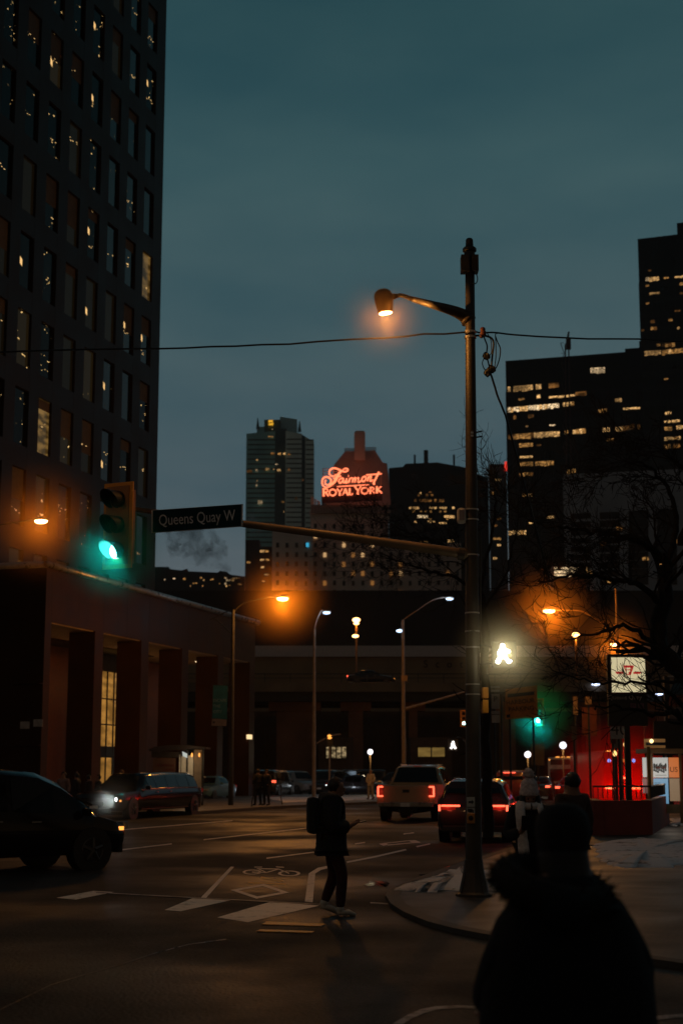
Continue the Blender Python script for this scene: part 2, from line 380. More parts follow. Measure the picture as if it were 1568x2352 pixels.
# tar-filled crack
tar = mat('tar_seal', (.006, .006, .006), .3)
g = MB(); P = [G(-20, 2330), G(120, 2262), G(200, 2238), G(285, 2214), G(350, 2192), G(432, 2170), G(520, 2158)]
for a, b_ in zip(P, P[1:]):
    q = [a.lerp(b_, k / 5) for k in range(6)]
    for u, v_ in zip(q, q[1:]):
        w = .03 * R.uniform(.6, 1.3); g.face([(u.x, u.y - w, .004), (v_.x, v_.y - w, .004), (v_.x, v_.y + w, .004), (u.x, u.y + w, .004)])
g.build('tar_crack', tar, kind='structure')

# ------------------------------------------------------------------ pavements
def brick_mat(name, c1, c2, mort, sc_, rough=.7):
    m = bpy.data.materials.new(name); m.use_nodes = True; nt = m.node_tree; N = nt.nodes; L = nt.links; b = N['Principled BSDF']
    tc = N.new('ShaderNodeTexCoord'); br = N.new('ShaderNodeTexBrick'); br.inputs['Scale'].default_value = sc_
    mpn = N.new('ShaderNodeMapping'); mpn.inputs['Rotation'].default_value = (0, 0, ST); L.new(tc.outputs['Object'], mpn.inputs['Vector']); L.new(mpn.outputs['Vector'], br.inputs['Vector'])
    br.inputs['Color1'].default_value = (*c1, 1); br.inputs['Color2'].default_value = (*c2, 1); br.inputs['Mortar'].default_value = (*mort, 1); br.inputs['Mortar Size'].default_value = .03
    L.new(br.outputs['Color'], b.inputs['Base Color']); 
    n = N.new('ShaderNodeTexNoise'); n.inputs['Scale'].default_value = .7; L.new(tc.outputs['Object'], n.inputs['Vector'])
    mr = N.new('ShaderNodeMapRange'); mr.inputs['To Min'].default_value = .25; mr.inputs['To Max'].default_value = .8; L.new(n.outputs['Fac'], mr.inputs['Value']); L.new(mr.outputs['Result'], b.inputs['Roughness'])
    bp = N.new('ShaderNodeBump'); bp.inputs['Strength'].default_value = .5; bp.inputs['Distance'].default_value = .01; L.new(br.outputs['Fac'], bp.inputs['Height']); bp.invert = True; L.new(bp.outputs['Normal'], b.inputs['Normal'])
    return m
PAVER = brick_mat('paving_setts', (.055, .038, .022), (.028, .019, .012), (.012, .010, .008), 3.0)
SLAB = brick_mat('paving_slabs', (.12, .115, .11), (.09, .088, .085), (.04, .04, .04), 1.2)
CURBM = mat('curb_stone', (.055, .043, .032), .7, var=.3, scale=2, bump=.3)
def pavement(name, D, zt, m, curb_n=None):
    P = [G(x, y) for x, y in D]
    g = MB(); top = [g.v((p.x, p.y, zt)) for p in P]; g.bm.faces.new(top)
    g.build(name, m, kind='structure')
    g = MB()
    n = curb_n or len(P)
    cen = sum(P, Vector()) / len(P)
    for i in range(n - 1):
        a, b_ = P[i], P[i + 1]; d = (b_ - a); nn = Vector((-d.y, d.x, 0)).normalized()
        if nn.dot(cen - a) < 0: nn = -nn
        q = [a - nn * .02, b_ - nn * .02, b_ + nn * .18, a + nn * .18]
        g.prism([Vector((p.x, p.y, .002)) for p in q], (0, 0, zt + .003))
    g.build('curb', CURBM, kind='structure')
corner = [(1700, 2242), (1568, 2228), (1400, 2204), (1250, 2180), (1111, 2158), (1045, 2145), (985, 2129), (930, 2106), (900, 2086), (888, 2066), (900, 2050), (940, 2032), (1010, 2006), (1130, 1966), (1250, 1930), (1400, 1884), (1560, 1838), (1680, 1806), (1752, 1786), (2200, 1786), (2600, 1900), (2600, 2242)]
pavement('pavement_right', corner, .06, PAVER, 19)
leftp = [(-900, 1872), (440, 1872), (630, 1858), (870, 1846), (905, 1836), (902, 1829), (590, 1829), (300, 1829), (-1600, 1829), (-2400, 1850)]
pavement('pavement_left', leftp, .13, SLAB, 6)

SNOW = mat('old_snow', (.80, .77, .78), .75, var=.25, scale=1.6, bump=1., bscale=14)
SNOWP = SNOW.copy(); SNOWP.name = 'patchy_snow'; _n = SNOWP.node_tree; _b = _n.nodes['Principled BSDF']
_t = _n.nodes.new('ShaderNodeTexCoord'); _z = _n.nodes.new('ShaderNodeTexNoise'); _z.inputs['Scale'].default_value = 1.7; _z.inputs['Detail'].default_value = 9; _z.inputs['Roughness'].default_value = .72; _n.links.new(_t.outputs['Object'], _z.inputs['Vector'])
_r = _n.nodes.new('ShaderNodeValToRGB'); _r.color_ramp.elements[0].position = .38; _r.color_ramp.elements[0].color = (.06, .05, .042, 1); _r.color_ramp.elements[1].position = .44; _r.color_ramp.elements[1].color = (.80, .77, .78, 1)
_n.links.new(_z.outputs['Fac'], _r.inputs['Fac']); _n.links.new(_r.outputs['Color'], _b.inputs['Base Color'])
def snow(name, D, h, z=.06, seed=1, label=None):
    rr = random.Random(seed)
    P = [G(x, y) for x, y in D]; pts = []
    for i in range(len(P)):
        a, b_ = P[i], P[(i + 1) % len(P)]
        for k in range(6): pts.append(a.lerp(b_, k / 6) + Vector((rr.uniform(-.16, .16), rr.uniform(-.3, .3), 0)))
    cen = sum(pts, Vector()) / len(pts); g = MB(); rings = []
    for j, (s, hh) in enumerate([(1, 0), (.93, .35), (.8, .7), (.6, .9), (.35, 1.), (.1, 1.)]):
        ring = []
        for p in pts:
            q = cen + (p - cen) * s; nz_ = noise.noise(Vector((q.x * 1.9, q.y * 1.9, seed)))
            ring.append(Vector((q.x, q.y, z + .004 + h * hh * (1 + .7 * nz_) if j else z - .02)))
        rings.append(ring)
    g.loft(rings); o = g.build(name, SNOWP, smooth=True, kind='stuff', label=label, cat='snow')
    return o
snow('snow', [(905, 2054), (960, 2042), (1010, 2025), (1040, 2008), (1075, 2022), (1120, 2020), (1180, 2026), (1200, 2052), (1120, 2056), (1000, 2058)], .12, seed=2, label='old trampled snow round the foot of the tall street light pole')
snow('snow', [(1360, 1944), (1460, 1928), (1568, 1938), (1650, 1950), (1600, 1990), (1500, 2004), (1400, 2000), (1375, 1975)], .06, seed=5, label='patch of old snow on the right pavement before the barrier wall')
snow('snow', [(600, 1836), (850, 1834), (880, 1840), (760, 1846), (650, 1849)], .03, z=.13, seed=8, label='thin frost of snow along the far pavement before the parked cars')
snow('snow', [(1535, 1885), (1600, 1880), (1640, 1898), (1540, 1903)], .05, seed=9, label='strip of snow under the lit transit shelter adverts')
PUD = mat('puddle_water', (.02, .019, .018), .10, spec=.6, var=.1)
def puddle(D, z=.008, seed=1):
    rr = random.Random(seed); P = [G(x, y) for x, y in D]; q = []
    for i in range(len(P)):
        a, b_ = P[i], P[(i + 1) % len(P)]
        for k in range(5): q.append(a.lerp(b_, k / 5) + Vector((rr.uniform(-.12, .12), rr.uniform(-.2, .2), 0)))
    g = MB(); g.face([(p.x, p.y, z) for p in q]); g.build('puddle', PUD, kind='structure')
puddle([(960, 2022), (985, 2004), (1040, 1988), (1110, 1972), (1112, 1984), (1060, 2002), (1010, 2012), (985, 2026)], seed=3); puddle([(845, 2036), (850, 2026), (880, 2026), (885, 2036)], seed=4)
# yellow boards lying on the road by the pedestrian's feet
YB = mat('yellow_board', (.55, .25, .03), .5, var=.5, scale=6, bump=.4)
for D, lb in (([(612, 2118.5), (748, 2124), (737, 2129.5), (602, 2125)], 'worn yellow plate on the road nearest the walking man'), ([(598, 2136.5), (722, 2141), (715, 2144.5), (589, 2141)], 'narrower yellow plate on the road, the nearer to camera of the two')):
    P = [G(x, y) for x, y in D]; g = MB(); g.prism([p + Vector((0, 0, .004)) for p in P], (0, 0, .008)); g.build('road_plate', YB, label=lb, cat='road plate', group='yellow plates lying on the road')
# ------------------------------------------------------------------ left office podium and tower
STONE = mat('polished_granite', (.042, .019, .008), .45, spec=.06, var=.25, scale=.6)
STONED = mat('tower_granite', (.018, .010, .006), .5, spec=.2, var=.2, scale=.5)
SOFFIT = mat('soffit_panel', (.35, .26, .18), .7)
INW = mat('lobby_wall', (.12, .04, .02), .6)
LITWARM = lit_office('lit_lobby_glass', (1, .46, .09), .30, 1.2, .45)
def t_on(A, D):
    k = W(D[0], D[1], 1).x; return (k * A.y - A.x) / (US.x - k * US.y)
pc = Vector((-14.63, 75.18, 0))
pod = thing('office_podium', 'brown stone podium with tall square columns and a lit lobby, below the office tower', 'building', pc, -ST)
ZS, ZT = 9.1, 11.9
g = MB()                                                      # fascia and roof slab (local: x>0 road side, y along the street)
g.boxw((-30, 0), (0, 31.2), ZS, ZT)
g.build('fascia', STONE, pod)
g = MB()
g.tube([(.12, -.3, ZT), (.12, 31.5, ZT)], .17, 10); g.tube([(-30, -.12, ZT), (.12, -.12, ZT)], .17, 10)
g.build('cornice', mat('cornice_metal', (.28, .27, .27), .3, .7), pod, smooth=True)
g = MB()
for k in range(11): g.boxw((-.05, .65 + k * 3.05), (.003, .68 + k * 3.05), ZS + .01, ZT - .02)
g.boxw((-.05, .01), (.0035, 31.19), ZS + 1.35, ZS + 1.38); g.build('panel_joint', mat('joint_dark', (.01, .006, .004), .8), pod)
for i in range(6):
    y1 = .68 + 6.1 * i; g = MB()
    g.boxw((-1.5, y1 - 1.05 if i else 0.002), (-.003, y1), .0, ZS - .002)
    for zz in (3.0, 6.0): g.boxw((-1.503, y1 - 1.056), (.001, y1 + .003), zz, zz + .03)
    g.build('column', STONE, pod)
for i in range(4):                                            # columns of the front return face
    g = MB(); g.boxw((-3.2 - 6.1 * i - 1.2, .003), (-2.6 - 6.1 * i + 1.1, 1.2), 0, ZS - .002); g.build('column', STONE, pod)
g = MB(); g.boxw((-29.9, .1), (-.1, 31.1), ZS - .05, ZS - .006); g.build('soffit', SOFFIT, pod)
g = MB(); g.boxw((-6.2, 0), (-6.0, 19.4), .0, ZS - .1); g.boxw((-6.2, 23.6), (-6.0, 30.5), .0, ZS - .1); g.boxw((-29, 6), (-6.3, 6.2), 0, ZS - .1)
g.build('lobby_wall', INW, pod)
g = MB()
for k in range(4): g.boxw((-6.1, 19.45 + k * 1.0), (-6.05, 20.35 + k * 1.0), 3.3, 8.0)
g.boxw((-6.1, 19.9), (-6.05, 21.4), .1, 2.6)
g.build('lobby_window', LITWARM, pod)
g = MB()
for k in range(5): g.boxw((-6.06, 19.36 + k * 1.0), (-5.98, 19.45 + k * 1.0), .1, 8.05)
for zz in (2.7, 4.6, 6.2, 7.95): g.boxw((-6.04, 19.4), (-5.99, 23.5), zz, zz + .09)
g.boxw((-6.2, 19.4), (-6.0, 23.6), 8.05, ZS - .1); g.boxw((-6.06, 19.4), (-6.0, 23.6), 2.62, 3.3); g.boxw((-6.06, 21.4), (-6.0, 23.6), 0, 2.6)
g.build('window_frame', DARKM, pod)
DL = glow('downlight', (1, .72, .4), 4)
for (x_, y_) in ((-3, 3.6), (-3, 9.2), (-3, 15.5), (-3, 22), (-3, 28), (-9, -3 + 6), (-15, 3), (-21, 3)):
    g = MB(); g.lathe((x_, y_, ZS - .075), [(.12, -.01), (.12, .02)], 10); g.build('downlight', DL, pod)
for y_ in (3.6, 9.6, 15.6, 22.5, 28):  # fill without fixtures, added for the downlights' reflected glow on the soffit
    o = link_light('POINT', 'lobby_fill', (0, 0, 0), (1, .42, .12), 11, size=.3); o.parent = pod; o.location = (-4, y_, 6.8)
for x_ in (-10, -17):
    o = link_light('POINT', 'lobby_fill', (0, 0, 0), (1, .42, .12), 12, size=.3); o.parent = pod; o.location = (x_, 3.5, 6.8)
# small plates, wall lamp on the corner pier
g = MB(); g.box((.01 - .2, -.02, 4.1), (.5, .02, .35)); g.box((.3 - 1.2, -.02, 4.0), (.5, .02, .35)); g.build('notice', mat('notice_white', (.5, .5, .5), .5), pod)
g = MB(); g.lathe((-4.2, -.1, 5.2), [(.1, -.15), (.12, .15)], 8); g.build('wall_lamp', L_AMBER, pod)
g = MB(); g.boxw((-.1, 29.9), (.02, 30.7), 3.9, 4.2); g.build('wall_lamp', glow('wall_lamp_lit', (1, .7, .35), 1.2), pod)

# tower
tf = Vector((-12.07, 98, 0))
tow = thing('office_tower', 'dark granite office tower with deep windows filling the upper left of the photo', 'tower', tf - US * 34, -ST)
NC, P2 = 13, 2.72; F0 = 44.0 - 4.36 * 7; FH = 4.36           # window head heights F0 + k*FH ; local y: far corner at 34
g = MB(); g.boxw((-26, -1), (-.45, 33.9), 9, 64); g.build('core', mat('tower_core', (.02, .02, .02), .5), tow)
g = MB()
centres = [34 - 2.25 - P2 * k for k in range(NC)]
edges = [34.0] + [c - P2 / 2 for c in centres]
for k in range(NC):                                          # piers between windows
    c = centres[k]; hi = 34 if k == 0 else centres[k - 1] - .78
    g.boxw((-.5, c + .78), (0, hi), 10, 64)
for k in range(14):                                          # spandrels
    z1 = F0 + k * FH - 3.12; g.boxw((-.5, -1.6), (-.004, 33.99), z1 - (FH - 3.12), z1)
g.boxw((-26, 33.9), (-.46, 34), 9, 64)
g.build('facade', STONED, tow)
g = MB(); g.boxw((-.502, -1.6), (.05, 34.02), 9.0, F0 - 3.12 - (FH - 3.12)); g.build('base_band', STONED, tow)
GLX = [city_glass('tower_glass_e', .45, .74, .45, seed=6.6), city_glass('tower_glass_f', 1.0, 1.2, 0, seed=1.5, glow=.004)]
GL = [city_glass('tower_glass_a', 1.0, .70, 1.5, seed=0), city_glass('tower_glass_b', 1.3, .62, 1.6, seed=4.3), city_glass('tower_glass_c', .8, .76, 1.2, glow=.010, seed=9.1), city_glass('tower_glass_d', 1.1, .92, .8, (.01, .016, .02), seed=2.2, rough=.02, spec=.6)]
BLIND = mat('window_blind', (.10, .075, .05), .8)
LITP = glow('ceiling_panel', (1, .60, .22), 1.0); LITR = lit_office('lit_room', (1, .55, .14), .20, 1.6, .2)
cnt = 0; rest = MB()
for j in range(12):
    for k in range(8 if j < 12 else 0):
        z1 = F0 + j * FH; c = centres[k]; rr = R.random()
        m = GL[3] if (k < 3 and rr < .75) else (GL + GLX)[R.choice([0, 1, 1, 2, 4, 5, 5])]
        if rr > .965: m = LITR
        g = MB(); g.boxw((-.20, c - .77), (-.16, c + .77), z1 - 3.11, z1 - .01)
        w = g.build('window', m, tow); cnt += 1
        if (k == 3 and j > 3 and R.random() < .75) or R.random() < .10:   # ceiling light panel seen inside
            zz = z1 - R.uniform(.6, 1.9); g = MB(); g.prism([(-.152, c - .72, zz), (-.152, c - .25, zz - .25), (-.152, c - .25, zz - .62), (-.152, c - .72, zz - .42)], (.004, 0, 0)); g.build('ceiling_lamp', LITP, w)
        if R.random() < .6:
            zz = z1 - R.uniform(1.0, 2.4); g = MB()
            for q in range(R.randint(2, 5)):
                yy = c - .6 + R.random() * 1.1; g.box((-.15, yy, zz + R.uniform(-.12, .12)), (.004, R.uniform(.04, .2), .035))
            g.build('ceiling_lamp', LITP, w)
        if R.random() < .3:
            hh = R.uniform(.5, 2.0); g = MB(); g.boxw((-.158, c - .75), (-.150, c + .75), z1 - .03 - hh, z1 - .03); g.build('blind', BLIND, w)
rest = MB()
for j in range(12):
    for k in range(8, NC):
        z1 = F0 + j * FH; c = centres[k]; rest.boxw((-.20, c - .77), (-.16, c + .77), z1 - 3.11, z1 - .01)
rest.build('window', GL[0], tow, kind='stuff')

# ------------------------------------------------------------------ generic facade on two world points
def tower_block(name, label, cat, a, b, depth, z1, m, z0=0., group=None):
    """a,b world points of the face towards us (left, right); local x runs a->b, y away from us"""
    d = (b - a); d.z = 0; rz = math.atan2(d.y, d.x); t = thing(name, label, cat, (a.x, a.y, 0), rz, group)
    g = MB(); g.boxw((0, 0), (d.length, depth), z0, z1); g.build('wall', m, t)
    return t, d.length
def at_face(t, D):
    """photo point -> (u,z) on the local y=0 plane of thing t"""
    M = (Matrix.Translation(t.location) @ t.rotation_euler.to_matrix().to_4x4()).inverted()
    o = M @ Vector((0, 0, EYE)); r = M.to_3x3() @ ray(*D); k = -o.y / r.y; p = o + r * k
    return p.x, p.z
def pane(t, u0, u1, z0, z1, m, name='window', off=.12, parent=None):
    g = MB(); g.boxw((u0, -off), (u1, .02), z0, z1); return g.build(name, m, parent or t)
BLK = mat('black_curtain_wall', (.006, .007, .008), .3, spec=.3, var=.2, scale=.05)
LO = [lit_office('office_lit_a', (1, .56, .20), 1.2, 3.2, .10, 1), lit_office('office_lit_b', (1, .48, .13), .6, 2.4, .12, 5), lit_office('office_lit_c', (1, .42, .10), .22, .8, .2, 9), lit_office('office_lit_d', (1, .70, .38), 1.4, 3.5, .06, 3)]
def rowwin(t, D0, D1, hpx, m, fill=1., bay=8, jit=.25, cap=None):
    """a row of lit bays on the facade between photo points D0 and D1"""
    n = max(1, int(abs(D1[0] - D0[0]) / bay)); k = 0
    for i in range(n):
        if R.random() > fill: continue
        x0 = D0[0] + (D1[0] - D0[0]) * i / n; x1 = D0[0] + (D1[0] - D0[0]) * (i + .92) / n; y = D0[1] + (D1[1] - D0[1]) * i / n
        u0, za = at_face(t, (x0, y)); u1, _ = at_face(t, (x1, y)); _, zb = at_face(t, (x0, y + hpx * R.uniform(1 - jit, 1)))
        pane(t, u0, u1, zb, za, R.choice(m)); k += 1
    return k
# curtain wall grid = thin mullions as one part
def mullions(t, Lx, z0, z1, fl, bay, m, wname='mullions', w=.22):
    g = MB(); z = z0
    while z < z1: g.boxw((0, -.05), (Lx, .01), z, z + fl * .35); z += fl
    x = 0
    while x <= Lx: g.boxw((x - w / 2, -.08), (x + w / 2, .01), z0, z1); x += bay
    g.build(wname, m, t)
MUL = mat('mullion_black', (.012, .013, .014), .45, .3)
# right black tower A
a = W(1160, 829, 420); b_ = W(1482, 803, 409); a.z = b_.z = 0; zt = W(1160, 829, 420).z
ta, La = tower_block('black_tower', 'wide flat-topped black office tower left of the taller black one, with rows of lit floors', 'tower', a, b_, 35, zt, BLK)
mullions(ta, La, 4, zt - 9, 3.9, 1.5, MUL)
for u_, w_, h_ in ((5, 5, 1.2), (33, 9, 2.6), (37, 2, 4.5)):
    g = MB(); g.boxw((u_, 6), (u_ + w_, 14), zt - .1, zt + h_); g.build('rooftop_plant', BLK, ta)
def c6(x, y): return (979.6 + .3753 * x, 489.8 + .3753 * y)
rows = [((495, 1062), (700, 1045), 14, [LO[0]], .93), ((745, 1042), (808, 1036), 13, [LO[2], LO[1]], 1), ((560, 1135), (600, 1130), 5, [LO[1]], .8), ((672, 1110), (695, 1108), 11, [LO[0]], 1),
        ((745, 1122), (908, 1108), 5, [LO[0]], 1), ((908, 1095), (995, 1086), 11, [LO[1], LO[2]], .8), ((1150, 1135), (1192, 1130), 10, [LO[0]], 1), ((495, 1190), (810, 1162), 12, [LO[3], LO[0]], .95), ((832, 1160), (902, 1152), 10, [LO[1], LO[0]], .9),
        ((1048, 1200), (1100, 1195), 8, [LO[1]], .8), ((1200, 1192), (1304, 1186), 5, [LO[0]], 1), ((530, 1238), (760, 1225), 9, [LO[2]], .3), ((750, 1295), (785, 1293), 3, [LO[3]], 1), ((605, 1300), (620, 1299), 5, [LO[0]], 1),
        ((497, 1355), (655, 1343), 14, [LO[1], LO[2]], .95), ((655, 1343), (812, 1335), 13, [LO[0]], 1), ((820, 1332), (865, 1330), 10, [LO[0], LO[1]], .9), ((892, 1325), (972, 1316), 12, [LO[0], LO[1]], 1), ((1075, 1315), (1120, 1310), 11, [LO[0]], 1), ((1150, 1310), (1200, 1305), 12, [LO[0]], 1), ((1200, 1300), (1305, 1292), 12, [LO[2]], .7),
        ((565, 1410), (650, 1405), 11, [LO[1]], 1), ((670, 1415), (700, 1412), 5, [LO[2]], 1), ((570, 1488), (648, 1484), 5, [LO[0]], 1), ((570, 1525), (650, 1520), 10, [LO[1]], .9), ((662, 1520), (776, 1515), 12, [LO[1]], 1), ((565, 1590), (650, 1585), 9, [LO[1], LO[2]], 1), ((1100, 1380), (1145, 1376), 6, [LO[1]], .9),
        ((850, 1570), (910, 1565), 10, [LO[1]], .9), ((565, 1722), (650, 1718), 5, [LO[0], LO[1]], .8), ((500, 1945), (610, 1940), 11, [LO[1], LO[0]], .8), ((600, 1890), (650, 1888), 5, [LO[0]], .6), ((735, 1855), (780, 1850), 6, [LO[0]], .8), ((1000, 948), (1090, 942), 15, [LO[3]], 1)]
for d0, d1, h_, ms, fl in rows: rowwin(ta, c6(*d0), c6(*d1), h_, ms, fl, bay=6.4)
# right black tower B (taller, nearer)
a = W(1463, 549, 380); b_ = W(1620, 532, 374); a.z = b_.z = 0; zt = W(1463, 549, 380).z
tb, Lb = tower_block('black_tower', 'tallest black office tower cut by the right edge of the photo', 'tower', a, b_, 35, zt, BLK)
mullions(tb, Lb, 4, zt - 12, 3.9, 1.5, MUL)
g = MB(); u_, _ = at_face(tb, (1553, 540)); g.boxw((u_, 1), (Lb, 20), zt - .1, zt + 3.4); g.build('rooftop_plant', BLK, tb)
rows = [((1338, 395), (1420, 388), 10, [LO[0], LO[3]], 1), ((1450, 392), (1480, 390), 4, [LO[1]], 1), ((1515, 388), (1568, 382), 5, [LO[0]], .8), ((1338, 440), (1362, 438), 4, [LO[1]], 1), ((1362, 487), (1424, 482), 5, [LO[0]], 1), ((1338, 548), (1362, 546), 5, [LO[1]], 1), ((1515, 595), (1568, 590), 4, [LO[2]], .8),
        ((1368, 655), (1395, 652), 8, [LO[2]], 1), ((1476, 648), (1504, 645), 6, [LO[1]], 1), ((1368, 697), (1408, 694), 9, [LO[1], LO[2]], 1), ((1530, 697), (1546, 696), 5, [LO[0]], 1), ((1402, 800), (1430, 798), 6, [LO[1]], 1), ((1436, 800), (1518, 793), 9, [LO[1], LO[2]], 1), ((1330, 845), (1432, 838), 12, [LO[0]], 1), ((1438, 838), (1568, 826), 13, [LO[0], LO[1]], 1),
        ((1450, 1012), (1478, 1010), 4, [LO[1]], 1), ((1456, 1218), (1495, 1214), 7, [LO[0]], 1), ((1452, 1270), (1548, 1262), 6, [LO[0]], 1), ((1452, 1308), (1500, 1304), 11, [LO[1], LO[0]], 1), ((1525, 1300), (1568, 1296), 11, [LO[0]], 1), ((1452, 1372), (1552, 1364), 8, [LO[0], LO[1]], 1), ((1452, 1418), (1490, 1414), 11, [LO[1]], 1), ((1505, 1412), (1550, 1408), 11, [LO[0], LO[2]], .8), ((1318, 350), (1390, 346), 4, [LO[2]], .6), ((1310, 712), (1330, 710), 5, [LO[2]], 1), ((1545, 425), (1568, 422), 9, [LO[1]], 1), ((1545, 485), (1568, 483), 6, [LO[2]], 1)]
for d0, d1, h_, ms, fl in rows: rowwin(tb, c6(*d0), c6(*d1), h_, ms, fl, bay=6.4)
# low grey block with trees in front
GREYW = mat('grey_precast', (.34, .38, .44), .8, var=.25, scale=.08)
a = W(1291, 1090, 330); b_ = W(1640, 1026, 322); a.z = b_.z = 0; zt = W(1291, 1090, 330).z
tg, Lg = tower_block('grey_office_block', 'pale grey low office block behind the bare branches under the black towers', 'building', a, b_, 25, zt, GREYW)
for r_ in range(9):
    y0 = 1180 + r_ * 19
    g = MB()
    for k in range(4):
        u0, za = at_face(tg, (1310 + k * 66, y0 - k * 3)); u1, zb = at_face(tg, (1356 + k * 66, y0 + 11)); g.boxw((u0, -.06), (u1, .02), zb, za)
    g.build('window', BLK, tg)
for x_, y_, m in ((1300, 1300, 0), (1312, 1308, 3), (1326, 1304, 0), (1340, 1303, 0), (1350, 1312, 1), (1420, 1210, 2), (1383, 1245, 2), (1480, 1280, 1), (1520, 1295, 1), (1546, 1240, 2), (1400, 1330, 1)):
    rowwin(tg, (x_ - 6, y_), (x_ + 9, y_ - 1), 9, [LO[m]], 1, bay=7)
# lit glass box low among the trees
a = W(1270, 1304, 300); b_ = W(1345, 1300, 300); a.z = b_.z = 0
tl, Ll = tower_block('glass_pavilion', 'brightly lit glazed corner glowing low behind the branches', 'building', a, b_, 8, W(1270, 1299, 300).z, BLK)
for r_ in range(3): rowwin(tl, (1272, 1303 + r_ * 8), (1332 - r_ * 10, 1303 + r_ * 8), 6, [LO[3]], .9, bay=7)

# mid black block with chamfered right end
a = W(893, 1074, 520); b_ = W(1120, 1090, 520)
pts = [(893, 1075), (925, 1072), (931, 1065), (1003, 1062), (1070, 1074), (1080, 1084), (1120, 1097)]
t3 = thing('black_office_block', 'long black office block with a chamfered roof right of the hotel', 'building', (a.x, 520, 0), 0)
g = MB(t3); P = [W(x, y, 520) for x, y in pts]; P = [Vector((p.x, 520, p.z)) for p in P]; P += [Vector((P[-1].x, 520, 0)), Vector((P[0].x, 520, 0))]
g.prism(P, (0, 40, 0)); g.build('wall', BLK, t3)
for u_ in (952, 978, 1042): 
    g = MB(t3); p = W(u_, 1066, 530); g.tube([p - Vector((0, 0, 2)), p + Vector((0, 0, 3.4 if u_ != 978 else 5))], .35 if u_ != 978 else .8, 6); g.build('roof_vent', BLK, t3)
def c5(x, y): return (525 + .4018 * x, 909.6 + .4018 * y)
for (x0, x1, y, h_, m, fl) in ((1030, 1290, 634, 5, 0, .5), (1050, 1285, 655, 5, 1, .45), (1060, 1140, 682, 7, 3, .7), (1230, 1290, 682, 7, 0, .9), (1060, 1180, 715, 4, 0, .6), (1200, 1260, 722, 4, 0, .6), (1060, 1230, 590, 7, 2, .7), (1080, 1230, 562, 5, 2, .4), (1130, 1260, 545, 4, 2, .4), (1250, 1290, 822, 6, 0, .8), (1060, 1140, 830, 3, 1, .5), (1060, 1300, 700, 3, 1, .25), (1090, 1100, 550, 5, 0, 1)):
    rowwin(t3, c5(x0, y), c5(x1, y), h_, [LO[m]], fl, bay=5.5)
# slim pale tower between
a = W(1122, 1066, 560); b_ = W(1162, 1066, 560); a.z = b_.z = 0
t4, L4 = tower_block('slim_tower', 'slim grey glass tower seen in the gap beside the black tower', 'tower', a, b_, 20, W(1130, 1066, 560).z, mat('grey_glass_tower', (.05, .065, .075), .3))
for r_ in range(14):
    y0 = 1100 + r_ * 15; rowwin(t4, (1124 + R.random() * 12, y0), (1150, y0), 5, [LO[R.choice([0, 1, 2])]], .4, bay=6)
g = MB(t4); g.box(W(1161, 1071, 559), (.9, .5, 3.5)); g.build('beacon', glow('red_beacon', (1, .05, .03), .8), t4)

# glass tower with yellow logo
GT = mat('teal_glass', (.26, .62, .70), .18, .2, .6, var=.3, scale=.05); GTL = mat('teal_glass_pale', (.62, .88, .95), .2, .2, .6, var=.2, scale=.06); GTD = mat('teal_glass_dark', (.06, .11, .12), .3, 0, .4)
t5 = thing('glass_tower', 'stepped teal glass skyscraper with a small lit yellow emblem at its top', 'tower', W(566, 1340, 620) * 1, 0); t5.location.z = 0
Y5 = 620
def slab(x0, x1, y0, y1, Y, dep, m, name='wall', ytop2=None):
    p = [W(x0, y0, Y), W(x1, ytop2 if ytop2 is not None else y0, Y)]; g = MB(t5)
    g.prism([Vector((p[0].x, Y, 0)), Vector((p[1].x, Y, 0)), Vector((p[1].x, Y, p[1].z)), Vector((p[0].x, Y, p[0].z))], (0, dep, 0)); return g.build(name, m, t5)
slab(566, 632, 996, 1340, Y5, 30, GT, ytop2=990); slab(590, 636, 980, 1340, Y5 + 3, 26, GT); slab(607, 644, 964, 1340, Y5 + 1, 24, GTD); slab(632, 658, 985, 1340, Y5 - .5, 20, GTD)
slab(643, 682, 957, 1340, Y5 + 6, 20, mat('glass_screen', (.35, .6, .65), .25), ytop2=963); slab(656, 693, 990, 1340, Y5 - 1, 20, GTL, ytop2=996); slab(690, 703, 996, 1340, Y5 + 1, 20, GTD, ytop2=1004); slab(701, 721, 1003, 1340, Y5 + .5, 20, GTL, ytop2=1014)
for x_, y0, y1 in ((592, 960, 985), (688, 967, 992)):
    g = MB(t5); p = W(x_, y1, Y5 + 2); q = W(x_, y0, Y5 + 2); g.tube([p, q], [.75, .15], 6); g.build('spire', GTD, t5)
g = MB()                                                       # floor lines
p0 = W(566, 1000, Y5 - .06)
gm = MB(t5)
for k in range(70):
    z = 6 + k * 2.05
    for (x0, x1, Y_) in ((567, 631, Y5), (657, 692, Y5 - 1), (702, 720, Y5 + .5)):
        zt_ = W(x0, 1000, Y5).z
        if z < zt_ - 2:
            gm.boxw((W(x0, 1200, Y_).x, Y_ - .12), (W(x1, 1200, Y_).x, Y_ - .02), z, z + .55)
gm.build('floor_bands', GTD, t5)
def pan5(x, y, w, h, m, Y_=Y5 - 1.5):
    g = MB(t5); c = W(x, y, Y_); s = Y_ / F; g.box(c, (w * s, .3, h * s)); return g.build('window', m, t5)
for x, y, w, h, m in ((618, 972, 0, 0, 0),):
    pass
YL = glow('emblem_yellow', (1, .50, .03), .85)
c = W(622, 971, Y5 - .3); g = MB(t5); s = Y5 / F
